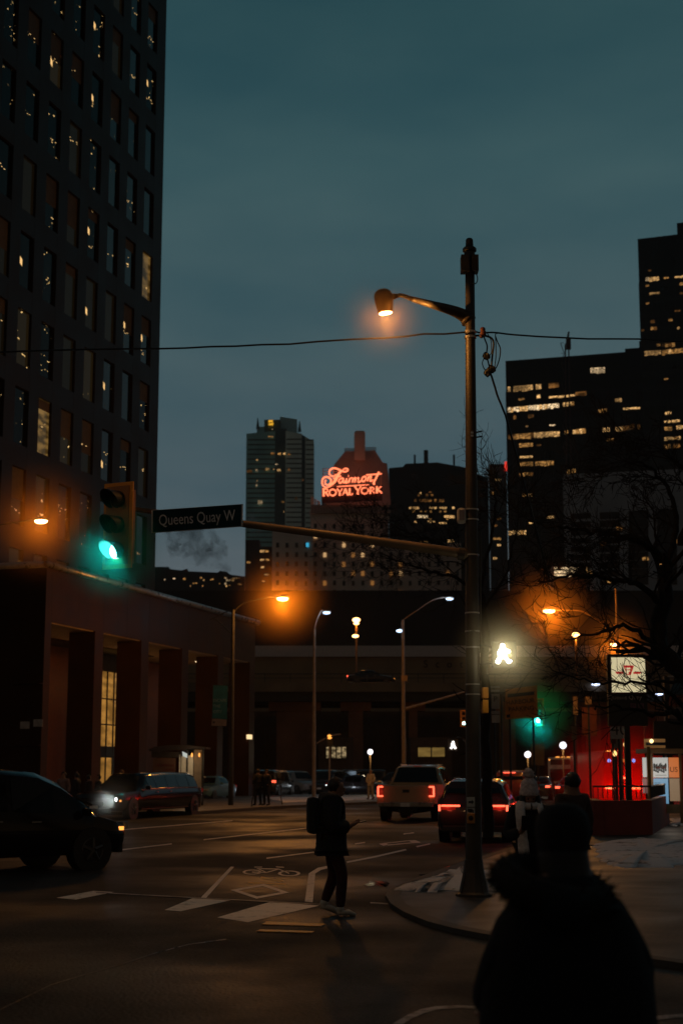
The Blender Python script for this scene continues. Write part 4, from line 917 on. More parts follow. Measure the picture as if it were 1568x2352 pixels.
# main traffic signal, turned a little to the left
VIS = mat('visor_black', (.014, .013, .013), .5)
def signal(label, c, s, yaw, lit, bright=6, group=None, pw=None, name='traffic_light', frame=True, vis_len=.33):
    """c centre of the backboard; front faces local -y"""
    t = thing(name, label, 'traffic light', c, yaw, group)
    w, h = .49 * s, 1.22 * s
    g = MB(); g.box((0, 0, 0), (w, .03, h), bev=.008); g.build('backboard', mat('signal_amber', (.85, .33, .03), .5, var=.15), t)
    g = MB(); g.box((0, -.016, 0), (w - .11 * s, .03, h - .11 * s)); g.build('backboard_panel', mat('signal_amber_dark', (.42, .17, .05), .5), t)
    g = MB(); g.box((0, .09, 0), (w * .62, .2, h * .86)); g.build('housing', mat('signal_amber_dark', (0, 0, 0)), t)
    for i, (z, col) in enumerate(((.36, 'red'), (0, 'amber'), (-.36, 'green'))):
        z *= s; r = .115 * s
        M = Matrix.Rotation(PI / 2, 4, 'X')
        on_ = (i == 2 and lit == 'green') or (i == 0 and lit == 'red')
        lm = (glow('signal_green_lit', (.42, 1, .88), bright) if lit == 'green' else glow('signal_red_lit', (1, .05, .03), 3)) if on_ else mat('signal_lens_off', (.05, .03, .02), .2)
        lens = MB(); lens.lathe((0, -.032, z), [(r * .2, .03), (r * .8, .018), (r, 0)], 20, M); lens.build('lens', lm, t, smooth=False)
        # cut-away visor: a partial tube, open below, sloping lip
        g = MB(); n = 22; outer = []; inner = []
        a0, a1 = -PI * .30, PI * 1.30
        for k in range(n + 1):
            a = a0 + (a1 - a0) * k / n; up = (math.sin(a) + 1) / 2; L_ = vis_len * s * (.25 + .75 * up)
            for rr_, lst in ((r * 1.12, outer), (r * 1.06, inner)):
                lst.append((Vector((math.cos(a) * rr_, -.03, z + math.sin(a) * rr_)), Vector((math.cos(a) * rr_, -.03 - L_, z + math.sin(a) * rr_ - .02 * s))))
        for k in range(n):
            g.face([outer[k][0], outer[k + 1][0], outer[k + 1][1], outer[k][1]]); g.face([inner[k][0], inner[k][1], inner[k + 1][1], inner[k + 1][0]]); g.face([outer[k][1], outer[k + 1][1], inner[k + 1][1], inner[k][1]])
        g.build('visor', VIS, t)
        if on_ and pw:
            o = link_light('POINT', 'signal_light', (0, 0, 0), (0, 1, .95) if lit == 'green' else (1, .04, .02), pw, size=.04); o.parent = t; o.location = (0, -.13 * s, z)
    return t
signal('large traffic light in an amber backboard showing green, hanging left of the street name sign', on((272, 1207), PY - .95), 1.0, math.radians(-27), 'green', 9, pw=9.0)
# walk signal
wc = on((1156, 1503), PY - .15)
wk = thing('walk_signal', 'pedestrian signal box with a glowing white walking man right of the street light pole', 'walk signal', wc, 0)
g = MB(); g.box((0, .08, 0), (.33, .16, .36), bev=.02); g.build('housing', mat('walk_housing', (.02, .018, .012), .5), wk)
g = MB(); g.box((0, -.002, 0), (.27, .01, .30)); g.build('lens_panel', mat('walk_panel', (.02, .02, .018), .2), wk)
g = MB(); g.box((.165, -.05, 0), (.012, .12, .34)); g.box((0, -.05, .18), (.33, .12, .012)); g.box((-.165, -.05, 0), (.012, .12, .34)); g.box((0, -.03, -.178), (.3, .06, .012)); g.build('visor', mat('walk_visor', (.06, .05, .03), .5), wk)
g = MB(); s_ = .0062
def wl(x, y): return Vector(((x - 592) * .00135 - .0, -.012, (1735 - y) * .00135))
def wstroke(pts, r):
    q = crspline([wl(*p) for p in pts], 4) if len(pts) > 2 else [wl(*p) for p in pts]; g.tube(q, r, 8, flat=.25)
    for p in (q[0], q[-1]): g.ball(p, r, 1, sc=(1, .25, 1))
g.prism([wl(*p) for p in ((552, 1672), (532, 1700), (527, 1735), (545, 1752), (506, 1800), (508, 1828), (538, 1838), (556, 1816), (556, 1796), (586, 1768), (612, 1802), (630, 1832), (660, 1830), (678, 1805), (660, 1794), (642, 1790), (612, 1738), (618, 1720), (650, 1723), (663, 1704), (652, 1688), (624, 1682), (602, 1664))], (0, -.004, 0)); g.ball(wl(578, 1648), .036, 2, sc=(1, .2, 1))
g.build('walking_man_symbol', glow('walk_white', (1, .97, .88), 16), wk)
bloom_ball(wc + Vector((0, -.22, 0)), .90, 3.6, (1, .88, .55))
link_light('POINT', 'walk_light', wc + Vector((0, -.34, 0)), (1, .92, .66), 7, wk, wk, size=.05)
g = MB(wk); g.tube([on((1098, 1482), PY), wc + Vector((-.16, .1, .12))], .016, 6); g.tube([on((1098, 1525), PY), wc + Vector((-.16, .1, -.12))], .016, 6); g.build('bracket', DARKM, wk)
# push button and plates on the pole
pbn = thing('push_button_box', 'pedestrian push button with small arrow plates strapped to the street light pole', 'push button', on((1081, 1865), PY - .14), 0)
WHT = mat('plate_paint_white', (.5, .5, .47), .5); BLKI = mat('ink_black', (.015, .015, .015), .5)
g = MB(pbn); g.box(on((1080.5, 1843), PY - .135), (.115, .01, .15)); g.box(on((1080.5, 1861), PY - .135), (.115, .01, .09)); g.build('sign_plate', WHT, pbn)
g = MB(pbn); c = on((1081, 1842), PY - .143); g.prism([c + Vector(v) for v in ((-.035, 0, .012), (.01, 0, .012), (.01, 0, .03), (.04, 0, 0), (.01, 0, -.03), (.01, 0, -.012), (-.035, 0, -.012))], (0, .003, 0)); c = on((1080, 1862), PY - .143); g.box(c, (.05, .004, .05)); g.box(c + Vector((-.035, 0, .01)), (.012, .004, .04)); g.box(c + Vector((.035, 0, -.01)), (.012, .004, .04)); g.build('arrow_symbol', BLKI, pbn)
g = MB(pbn); g.box(on((1080.5, 1880), PY - .15), (.11, .07, .14), bev=.01); g.build('button_housing', mat('button_orange', (.5, .20, .03), .5), pbn)
g = MB(pbn); g.lathe(on((1080.5, 1879), PY - .187), [(.034, 0), (.034, .006), (.02, .012)], 14, Matrix.Rotation(PI / 2, 4, 'X')); g.build('button', BLKI, pbn)
# amber side heads on the pole seen edge on
sh = thing('side_signal', 'small amber side-on signal head strapped behind the street light pole', 'traffic light', on((1113, 1610), PY + .15), 0)
g = MB(sh); g.box(on((1113, 1592), PY + .15), (.085, .2, .16), bev=.01); g.box(on((1113, 1623), PY + .15), (.085, .2, .19), bev=.01); g.build('housing', mat('signal_amber', (0, 0, 0)), sh)
g = MB(sh); g.tube([on((1085, 1607), PY + .12), on((1113, 1607), PY + .15)], .02, 6); g.build('bracket', DARKM, sh)

# overhead wires
def wire(pts, r, label, wob=.012):
    q = []
    base = [W(*p) for p in pts]
    for a, b_ in zip(base, base[1:]):
        n = max(2, int((b_ - a).length / .35))
        for k in range(n):
            p = a.lerp(b_, k / n); q.append(p + Vector((0, 0, R.uniform(-wob, wob))))
    q.append(base[-1]); g = MB(); g.tube(q, r, 6); return g.build('overhead_wire', BLACKP, None, label=label, cat='wire')
wire([(-300, 806, PY + 1), (0, 808, PY + .6), (367, 801, PY + .3), (600, 793, PY + .2), (730, 786, PY + .1), (884, 776, PY), (973, 768, PY), (1069, 763, PY - .1)], .014, 'overhead wire running left from the street light pole across the tower')
wire([(1090, 762, PY), (1118, 765, PY), (1142, 765, PY), (1180, 768, PY), (1290, 777, PY), (1466, 780, PY + .2), (1568, 783, PY + .5), (1900, 786, PY + 1)], .013, 'overhead wire running right from the street light pole')
wire([(1124, 853, PY), (1133, 880, PY), (1140, 905, PY), (1150, 930, PY), (1160, 955, PY + .1), (1176, 1010, PY + .3), (1200, 1100, PY + .6), (1260, 1330, PY + 1.5)], .016, 'thick twisted cable dropping to the right from the splices on the pole')

# ------------------------------------------------------------------ cobra-head street lamps
def cobra(label, lampD, Y, poleD, baseY_px, armpts, col, power, lens_s, group, single=True, scale=1., lensm=None, pole_r=.09, topz=None, tint=None):
    bx = W(poleD, baseY_px, Y); b0 = Vector((W(poleD, 1770, Y).x, Y, .0)); t = thing('street_lamp', label, 'street lamp', b0, 0, group)
    if topz is None: topz = armpts[0][1]
    tp = W(poleD, topz, Y); m = tint or DARKM
    g = MB(t); g.tube([b0, (b0.x, Y, tp.z)], [pole_r, pole_r * .6], 8); g.build('pole', m, t)
    P = [W(x, y, Y) for x, y in armpts]; P[0] = Vector((b0.x, Y, P[0].z)); g = MB(t); g.tube(crspline(P, 4), .035 * scale, 6); g.build('arm', m, t)
    lc = W(lampD[0], lampD[1], Y); d = 1 if armpts[-1][0] > armpts[0][0] else -1
    g = MB(t); g.ball(lc + Vector((0, 0, .085 * scale)), .3 * scale, 2, sc=(1.1, .55, .28)); g.build('lamp_head', m, t, smooth=True)
    g = MB(t); g.ball(lc, .26 * scale, 2, sc=(1.1, .6, .45)); g.build('lamp_lens', lensm, t, smooth=True)
    if power > 100: bloom_ball(lc, 3.0 if Y > 50 else 2.4, (.18 if poleD < 600 else .20) if 70 < Y < 80 else .42, (1, .55, .13))
    if power: link_light('POINT', 'lamp_light', lc + Vector((0, -.12, -.16 * scale)), col, power, t, t, size=.45)
    return t
LS = glow('sodium_lens_far', (1, .72, .34), 7); LB = glow('led_lens_far', (.55, .75, 1), 2.6)
SOD = (1., .36, .05)
cobra('sodium street lamp glowing over the left podium at the left edge', (95, 1197), 47, -60, 1900, [(-60, 1215), (0, 1206), (60, 1196), (84, 1192)], SOD, 170, 1, 'orange sodium street lamps', lensm=LS, scale=.75)
ld = cobra('sodium street lamp glowing above the end of the podium, left of centre', (649, 1375), 76, 531, 1853, [(531, 1406), (560, 1385), (610, 1373), (638, 1371)], SOD, 1700, 1, 'orange sodium street lamps', lensm=LS, scale=1.05, pole_r=.13, topz=1400)
cobra('sodium street lamp glowing right of the walk signal, on a curved arm', (1260, 1403), 73, 1426, 1856, [(1426, 1458), (1395, 1441), (1360, 1418), (1332, 1403), (1290, 1402), (1272, 1402)], SOD, 1100, 1, 'orange sodium street lamps', lensm=LS, scale=1.05, topz=1350, tint=mat('lamp_arm_brown', (.2, .11, .04), .5))
cobra('sodium street lamp glowing just above the transit station sign', (1410, 1480), 93, 1482, 1840, [(1482, 1500), (1460, 1488), (1424, 1479)], SOD, 420, 1, 'orange sodium street lamps', lensm=LS, scale=.95)
cobra('grey lamp post with a bluish lamp, left of the expressway post lamp', (750, 1407), 98, 721, 1830, [(720, 1446), (727, 1425), (737, 1404), (745, 1402)], (.6, .8, 1), 70, 1, 'blue-white street lamps', lensm=LB, scale=.9, tint=mat('lamp_post_grey', (.22, .18, .15), .5), pole_r=.13)
lb = cobra('grey lamp post with a long arm rising right to a bluish lamp, behind the pickup', (1032, 1375), 92, 927, 1840, [(926, 1424), (960, 1400), (990, 1380), (1012, 1373), (1026, 1372)], (.6, .8, 1), 70, 1, 'blue-white street lamps', lensm=LB, scale=.85, tint=mat('lamp_post_grey', (0, 0, 0)), pole_r=.14)
g = MB(lb); g.ball(W(917, 1449, 92), .16, 2, sc=(1.3, .8, .6)); g.build('lamp_lens', LB, lb, smooth=True)
g = MB(lb); g.box(W(928, 1558, 91.8), (.36, .04, .34)); g.build('sign_plate', mat('plate_tan', (.3, .2, .14), .6), lb)
g = MB(lb); g.tube([W(930, 1628, 92), W(1070, 1588, 92), W(1085, 1584, 92)], [.09, .05, .04], 6); g.build('mast_arm', mat('lamp_post_grey', (0, 0, 0)), lb)
signal('tiny green traffic light seen at the left side of the big pole', W(1064, 1650, 91.8), .8, 0, 'green', 2.2, 'far traffic lights')
assumed_lamp = thing('street_lamp', 'sodium street lamp standing on the near left corner', 'street lamp', (-10.5, 12.2, 0), 0, 'orange sodium street lamps')  # unseen lamp added to light the signal board and foreground; its presence is assumed
g = MB(assumed_lamp); g.tube([(-10.5, 12.2, 0), (-10.5, 12.2, 9)], [.1, .06], 8); g.build('pole', DARKM, assumed_lamp); g = MB(assumed_lamp); g.tube(crspline([(-10.5, 12.2, 8.8), (-9.6, 12.3, 9.3), (-8.4, 12.5, 9.4)], 5), .04, 6); g.build('arm', DARKM, assumed_lamp)
g = MB(assumed_lamp); g.ball((-8.2, 12.5, 9.38), .32, 2, sc=(1.1, .55, .28)); g.build('lamp_head', DARKM, assumed_lamp, smooth=True); g = MB(assumed_lamp); g.ball((-8.2, 12.5, 9.3), .26, 2, sc=(1.1, .6, .45)); g.build('lamp_lens', LS, assumed_lamp, smooth=True)
link_light('POINT', 'lamp_light', (-8.2, 12.5, 9.1), (1, .50, .18), 130, assumed_lamp, assumed_lamp, size=.3)  # added warm light of the assumed lamp
LT = glow('sodium_small', (1, .5, .16), 6)
for x, y, lab in ((818, 1424, 'small double lamp on a post above the expressway, left of centre'), (1321, 1458, 'small sodium lamp on a post above the expressway, right of the walk signal')):
    t = thing('expressway_lamp', lab, 'street lamp', W(x, 1590, EY + 9), 0, 'lamps on the expressway'); t.location.z = 10.2; Yl = EY + 9
    p = W(x, y, Yl); g = MB(t); g.tube([(p.x, Yl, 10.2), p], .10, 6); g.build('pole', mat('lamp_arm_brown', (0, 0, 0)), t)
    g = MB(t); g.ball(p, .42, 2, sc=(1, .6, .6)); 
    if x == 818: g.ball(W(x, 1432, Yl), .3, 2, sc=(1, .6, .5)); g.ball(W(816, 1461, Yl), .36, 2, sc=(1, .6, .5))
    g.build('lamp_lens', LT, t); link_light('POINT', 'lamp_light', p - Vector((0, .6, .3)), SOD, 260, t, t, size=.2)
for x, y, lab in ((1367, 1572, 'tiny bluish lamp under the expressway left of the transit sign'), (1512, 1594, 'tiny bluish lamp under the expressway right of the transit sign')):
    t = thing('bridge_lamp', lab, 'lamp', W(x, y, EY - .6), 0, 'bluish lamps on the expressway girder'); g = MB(t); g.ball(W(x, y, EY - .6), .28, 2, sc=(1.5, .5, .45)); g.build('lens', glow('led_blue_white', (.6, .7, 1), 3), t); g = MB(t); g.box(W(x, y - 3, EY - .4), (.9, .5, .12)); g.build('housing', DARKM, t)
# globe lamps and small signals in the street behind
for x, y, Y, r, lab in ((1292, 1712, 110, .26, 'white globe lamp above the bus roof'), (1211, 1733, 110, .24, 'white globe lamp left of the bus'), (850, 1727, 118, .22, 'small white lamp on a post by the low kiosk')):
    t = thing('globe_lamp', lab, 'street lamp', (W(x, 1770, Y).x, Y, 0), 0, 'white globe lamps'); p = W(x, y, Y)
    g = MB(t); g.tube([(p.x, Y, 0), (p.x, Y, p.z - r)], .06, 6); g.build('pole', mat('lamp_arm_brown', (0, 0, 0)), t); g = MB(t); g.ball(p, r, 2); g.build('globe', glow('globe_white', (.95, .92, 1), 1.8), t, smooth=True)
    link_light('POINT', 'globe_light', p - Vector((0, .5, 0)), (1, .8, .5), 60, t, t, size=.2)
# far walk signal on its little arm
t = thing('walk_signal', 'far walk signal glowing white on a small curved arm left of the big pole', 'walk signal', W(1040, 1710, 95), 0)
g = MB(t); p = W(1040, 1711, 95); g.ball(p + Vector((0, 0, .16)), .08, 1); g.tube([p + Vector((0, 0, .1)), p + Vector((-.02, 0, -.05))], .1, 6); g.tube([p, p + Vector((-.14, 0, -.22))], .07, 6); g.tube([p, p + Vector((.15, 0, -.22))], .07, 6); g.build('walking_man_symbol', glow('walk_far', (1, .9, .8), 4), t)
g = MB(t); g.box(p + Vector((0, .12, 0)), (.6, .15, .7)); g.tube(crspline([p + Vector((0, .2, .3)), W(1052, 1693, 95.2), W(1066, 1700, 95.2), W(1072, 1712, 95.2)], 4), .04, 5); g.build('housing', DARKM, t)
# second traffic light
s2 = signal('green traffic light in the mid distance beside the orange parking sign', W(1236, 1636, 70), 1.02, math.radians(-24), 'green', 7, 'far traffic lights', pw=80)
bloom_ball(W(1236, 1642, 69.6), 1.9, 1.1, (.03, 1, .85))
g = MB(s2); a = W(1110, 1600, 70); b_ = W(1236, 1612, 70.2); g.tube([W(1150, 1600, 70.3), W(1236, 1618, 70.3)], .05, 6); g.tube([(W(1150, 1770, 70.3).x, 70.3, 0), W(1150, 1596, 70.3)], .07, 6); g.build('mast_arm', DARKM, s2)

# orange parking sign, tall P sign
OY = 60
og = thing('parking_direction_sign', 'orange road sign with dark lettering reading PARKING behind the street light pole', 'sign', W(1196, 1610, OY), 0)
OR = mat('sign_orange', (.62, .22, .03), .5)
q = [W(1160, 1583, OY), W(1232, 1574, OY), W(1234, 1648, OY), W(1160, 1652, OY)]
g = MB(og); g.prism(q, (0, .04, 0)); g.build('sign_panel', OR, og)
g = MB(og); g.prism([W(x, y, OY - .01) for x, y in ((1165, 1594), (1226, 1588), (1226, 1596), (1165, 1602))], (0, .005, 0)); g.build('dark_panel', BLKI, og); g = MB(og); g.prism([W(x, y, OY - .01) for x, y in ((1162, 1642), (1171, 1640), (1170, 1648), (1163, 1649))], (0, .005, 0)); g.build('dark_panel', BLKI, og)
text_mesh('HARBOUR', .24, BLKI, face_frame(W(1194, 1612, OY - .012), (1, 0, .1)), 'lettering', og, .002, ref=og)
text_mesh('PARKING', .24, BLKI, face_frame(W(1196, 1628, OY - .012), (1, 0, .06)), 'lettering', og, .002, ref=og)
g = MB(og); 
for x in (1172, 1226): 
    p = W(x, 1770, OY + .08); g.tube([(p.x, OY + .08, 0), (p.x, OY + .08, W(x, 1580, OY).z)], .04, 6)
g.build('post', DARKM, og)
PYY = 52
ps = thing('parking_sign', 'tall narrow white P sign with an arrow, right of the street light pole', 'sign', W(1141, 1640, PYY), 0)
g = MB(ps)
for x0, x1, y0, y1 in ((1124, 1147, 1576, 1580), (1127, 1146, 1584, 1589), (1128, 1147, 1594, 1628), (1129, 1147, 1633, 1640), (1129, 1147, 1642, 1660)):
    a = W(x0, y0, PYY); b_ = W(x1, y1, PYY); g.boxw((a.x, PYY), (b_.x, PYY + .03), b_.z, a.z)
g.build('sign_panel', mat('sign_grey_white', (.35, .32, .28), .5), ps)
text_mesh('P', .26, BLKI, face_frame(W(1137, 1606, PYY - .01), (1, 0, 0)), 'lettering', ps, .002, ref=ps)
g = MB(ps); c = W(1124, 1636, PYY - .01); g.prism([c + Vector(v) for v in ((-.08, 0, 0), (.06, 0, .06), (.03, 0, .015), (.3, 0, .02), (.3, 0, -.02), (.03, 0, -.015), (.06, 0, -.06))], (0, .005, 0)); g.build('arrow_symbol', mat('sign_grey_white', (0, 0, 0)), ps)
g = MB(ps); p = W(1137, 1770, PYY + .06); g.tube([(p.x, PYY + .06, 0), (p.x, PYY + .06, W(1137, 1574, PYY).z)], .035, 6); g.build('post', DARKM, ps)
# dim signs in the street further on
def board(label, x0, x1, y0, y1, Y, m, txt=None, ts=.3, post=True, tm=BLKI, name='road_sign'):
    t = thing(name, label, 'sign', W((x0 + x1) / 2, y1, Y), 0); a = W(x0, y0, Y); b_ = W(x1, y1, Y)
    g = MB(t); g.boxw((a.x, Y), (b_.x, Y + .05), b_.z, a.z); g.build('sign_panel', m, t)
    if txt: text_mesh(txt, ts, tm, face_frame(((a.x + b_.x) / 2, Y - .01, (a.z + b_.z) / 2), (1, 0, 0)), 'lettering', t, .002, ref=t)
    if post: g = MB(t); xm = (a.x + b_.x) / 2; g.tube([(xm, Y + .1, 0), (xm, Y + .1, a.z)], .05, 6); g.build('post', DARKM, t)
    return t
DIMW = mat('sign_dim', (.26, .19, .14), .6)
board('small square plate high on a thin post right of the green light', 1343, 1358, 1600, 1618, 74, DIMW)
board('tall narrow banner sign on a post above the globe lamp', 1315, 1326, 1600, 1642, 80, DIMW)
board('dull red noticeboard hung left of the transit sign', 1335, 1370, 1625, 1690, 78, mat('dull_red_board', (.12, .03, .02), .7))
board('narrow orange tinted sign stack left of the red noticeboard', 1312, 1324, 1668, 1700, 70, mat('dull_orange_board', (.25, .12, .05), .7))
board('framed grid board above the white-roofed car', 1219, 1250, 1708, 1758, 90, mat('grid_board', (.07, .06, .05), .6))
board('square plate over the red glow', 1407, 1421, 1742 - 45, 1742 - 24, 70, DIMW)
board('banner board with faded top plate', 1400, 1413, 1680, 1708, 69, mat('dull_red_board', (0, 0, 0)))
mx_ = board('white speed limit sign reading 40 under the transit sign', 1401, 1441, 1655, 1697, 56, mat('speed_white', (.42, .38, .34), .5), '40', .62)

# ------------------------------------------------------------------ transit station sign
TY = 49
ts = thing('transit_station_sign', 'tall transit station pylon with a lit white panel, red winged emblem and Queens Quay lettering', 'sign', (W(1443, 1770, TY).x, TY, .06), 0)
a = W(1393, 1503, TY); b_ = W(1487, 1668, TY)
g = MB(ts); g.boxw((a.x, TY), (b_.x, TY + .25), b_.z, a.z); g.build('pylon_case', mat('pylon_dark', (.012, .010, .010), .35), ts)
TLM = bpy.data.materials.new('transit_panel_lit'); TLM.use_nodes = True
bb_ = TLM.node_tree.nodes['Principled BSDF']; bb_.inputs['Emission Color'].default_value = (1, .86, .50, 1); bb_.inputs['Emission Strength'].default_value = .58; bb_.inputs['Base Color'].default_value = (.5, .45, .35, 1); TLM.cycles.emission_sampling = 'NONE'
a = W(1402, 1510, TY); b_ = W(1482, 1590, TY); g = MB(ts); g.boxw((a.x, TY - .02), (b_.x, TY), b_.z, a.z); g.build('lit_panel', TLM, ts)
RD = glow('emblem_red', (.75, .02, .02), .5)
def tp_(x, y, o=-.03): return W(1394 + (x - 140) * 0 + x * .1933 * 1.0, 1434.4 + y * .1933, TY + o)
def tz(x, y, o=-.03): return W(1364.4 + x * .1933, 1434.4 + y * .1933, TY + o)      # coords read off an enlarged view
g = MB(ts); g.prism([tz(*p) for p in ((340, 485), (468, 487), (430, 600), (385, 600))], (0, .008, 0)); g.prism([tz(*p) for p in ((245, 560), (335, 560), (345, 585), (262, 587))], (0, .008, 0)); g.prism([tz(*p) for p in ((462, 562), (560, 562), (540, 587), (458, 587))], (0, .008, 0)); g.build('emblem', RD, ts)
g = MB(ts); 
for pts in ([(362, 515), (420, 512), (436, 530), (380, 535)], [(372, 540), (420, 545), (425, 560), (378, 562)], [(378, 560), (402, 560), (405, 592), (385, 585)]): g.prism([tz(x, y, -.036) for x, y in pts], (0, .004, 0))
g.build('emblem_letters', TLM, ts)
g = MB(ts); a = W(1402, 1590.5, TY); b_ = W(1482, 1593, TY); g.boxw((a.x, TY - .02), (b_.x, TY), b_.z, a.z); g.build('red_strip', mat('strip_red', (.2, .01, .01), .4), ts)
text_mesh('Queens Quay', .20, mat('pylon_letter', (.5, .42, .36), .5), face_frame(W(1434, 1602, TY - .01), (1, 0, 0)), 'lettering', ts, .002, sx=.95, ref=ts)
IC = mat('icon_tan', (.17, .06, .09), .5)
g = MB(ts)
for x in (1453, 1471): c = W(x, 1622, TY - .006); g.box(c, (.18, .008, .18))
g.build('icon_plate', IC, ts)
g = MB(ts)
for x in (1453, 1471): c = W(x, 1622, TY - .014); g.tube(crspline([c + Vector((math.cos(k) * .05, 0, math.sin(k) * .05)) for k in (0, 1.5, 3, 4.5)], 3), .014, 5)
g.build('icon_symbol', BLKI, ts)
text_mesh('501', .01, BLKI, face_frame(W(1443, 1660, TY + .1), (1, 0, 0)), 'post_marker', ts, .001, ref=ts) if False else None
g = MB(ts); p = W(1443, 1770, TY); g.boxw((p.x - .09, TY + .05), (p.x + .09, TY + .2), .06, W(1443, 1665, TY).z); g.build('post', mat('pylon_dark', (0, 0, 0)), ts)

# ------------------------------------------------------------------ barrier wall with railings
BW = mat('barrier_wall', (.26, .05, .035), .7, var=.3, scale=1.2, bump=.3)  # red of the tail light glare put into the wall colour
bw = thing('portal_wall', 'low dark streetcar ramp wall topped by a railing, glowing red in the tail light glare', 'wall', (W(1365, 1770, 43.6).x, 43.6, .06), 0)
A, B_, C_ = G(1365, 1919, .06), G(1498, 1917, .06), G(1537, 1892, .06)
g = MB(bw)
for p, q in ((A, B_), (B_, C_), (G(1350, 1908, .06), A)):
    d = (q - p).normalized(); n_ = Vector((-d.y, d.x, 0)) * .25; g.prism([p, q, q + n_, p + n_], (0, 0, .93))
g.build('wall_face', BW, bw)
g = MB(bw)
for p, q in ((A, B_), (B_, C_)):
    d = q - p; n_ = int(d.length / .14)
    for k in range(n_ + 1):
        r_ = p + d * k / n_; g.tube([(r_.x, r_.y + .1, 1.05), (r_.x, r_.y + .1, 1.36)], .012, 4)
    g.tube([(p.x, p.y + .1, 1.37), (q.x, q.y + .1, 1.37)], .03, 6)
g.build('railing', mat('railing_metal', (0, 0, 0)), bw)
# yellow bollard posts beside
for x0, y0, x1, y1, lab in ((1357, 1919, 1352, 1835, 'yellowish guide post at the left end of the ramp wall'), (1491, 1800, 1488, 1715, 'orange post at the transit shelter corner')):
    Y_ = 44.0 if x0 == 1357 else 46; p = W(x0, y0, Y_); q = W(x1, y1, Y_); t = thing('guide_post', lab, 'post', (p.x, Y_, .06), 0); g = MB(t); g.tube([(p.x, Y_, .06), q], .07 if x0 == 1357 else .05, 8); g.build('pole', mat('post_yellow', (.45, .28, .08), .5), t); g = MB(t); g.lathe((p.x, Y_, .065), [(.13, 0), (.13, .05)], 8); g.build('base', mat('post_yellow', (0, 0, 0)), t)

# ------------------------------------------------------------------ transit shelter with lit posters
HY2 = 50
sl = thing('transit_shelter', 'glass transit shelter with bright white, orange and blue lit posters at the right edge', 'shelter', (W(1530, 1770, HY2).x, HY2, .06), 0)
def pn(x0, x1, y0, y1, m, name, Y=HY2, th=.02, par=None):
    a = W(x0, y0, Y); b_ = W(x1, y1, Y); g = MB(sl); g.boxw((a.x, Y), (b_.x, Y + th), b_.z, a.z); return g.build(name, m, par or sl)
POW = glow('poster_white', (.85, .85, .80), .42); POO = glow('poster_orange', (1, .22, .02), .42); POB = glow('poster_blue', (.22, .55, .85), .42); POT = glow('poster_brown', (.45, .28, .15), .35); PIK = mat('poster_ink', (.03, .03, .03), .5); PRED = mat('poster_red', (.45, .06, .03), .5)
pf = pn(1497, 1534, 1740, 1786, POW, 'poster'); pn(1474, 1486, 1740, 1785, POW, 'poster'); pn(1474, 1486, 1788, 1822, mat('poster_dim', (.3, .15, .13), .6, emis=(1, .5, .5), es=.12), 'poster')
po = pn(1534, 1560, 1740, 1786, POO, 'poster'); pn(1497, 1535, 1788, 1846, POB, 'poster'); pn(1536, 1561, 1788, 1840, POT, 'poster')
g = MB(sl)
for k in range(7):
    x = 1501 + k * 4.4; y = 1755 + (k % 3) * 2; c = W(x, y, HY2 - .02); g.ball(c, .028, 1); g.tube([c, W(x, y + 9, HY2 - .02)], .03, 5); g.tube([W(x, y + 9, HY2 - .02), W(x - 1, y + 16, HY2 - .02)], .015, 4); g.tube([W(x, y + 9, HY2 - .02), W(x + 1.4, y + 16, HY2 - .02)], .015, 4)
    if k % 2: g.tube([W(x, y + 4, HY2 - .02), W(x + 3, y - 3, HY2 - .02)], .012, 4)
a = W(1504, 1780, HY2 - .02); b_ = W(1529, 1781, HY2 - .02); g.boxw((a.x, HY2 - .02), (b_.x, HY2 - .01), b_.z, a.z)
g.build('dancing_figures', PIK, pf)
g = MB(sl)
for k in range(4): g.box(W(1507 + k * 6, 1763, HY2 - .03), (.06, .005, .05))
g.build('red_figures', PRED, pf)
text_mesh('US', .23, PIK, face_frame(W(1546, 1768, HY2 - .01), (1, 0, 0)), 'lettering', po, .002, ref=sl)
g = MB(sl)
for k in range(5): c = W(1508, 1798 + k * 3, HY2 - .012); g.box(c, (.2 - .03 * (k % 2), .004, .012))
g.build('lettering', PIK, sl)
g = MB(sl)
for x in (1488, 1496, 1562): g.boxw((W(x, 1800, HY2).x - .04, HY2 - .05), (W(x, 1800, HY2).x + .04, HY2 + .05), .13, W(x, 1725, HY2).z)
a = W(1478, 1720, HY2); b_ = W(1580, 1730, HY2); g.boxw((a.x, HY2 - .5), (b_.x, HY2 + 1.4), b_.z, a.z)
g.build('frame', mat('shelter_frame', (.14, .08, .04), .4, .4), sl)
g = MB(sl); a = W(1496, 1848, HY2); b_ = W(1568, 1868, HY2); g.boxw((a.x, HY2 + .02), (b_.x, HY2 + .08), b_.z, a.z); g.build('lower_panel', mat('shelter_lower', (.10, .08, .05), .4), sl)
o = link_light('POINT', 'poster_light', W(1520, 1780, HY2 - .9), (1, .8, .6), 18, sl, sl, size=.5)
ssn = board('orange lit shop fascia with a dark blue band above the transit shelter', 1478, 1527, 1697, 1718, 54, glow('fascia_orange', (.8, .36, .10), .14), post=False, name='shop_sign')
a = W(1482, 1705, 53.95); b_ = W(1527, 1712, 53.95); g = MB(ssn); g.boxw((a.x, 53.9), (b_.x, 53.97), b_.z, a.z); g.build('blue_band', mat('band_blue', (.01, .02, .06), .4), ssn)
g = MB(ssn); g.ball(W(1495, 1702, 53.8), .07, 2); g.build('lamp', glow('bulb_warm', (1, .62, .25), 3), ssn)
for x in (1484, 1524): 
    g = MB(ssn); g.tube([(W(x, 1770, 54.1).x, 54.1, 0), (W(x, 1770, 54.1).x, 54.1, W(x, 1700, 54.1).z)], .05, 6); g.build('post', DARKM, ssn)
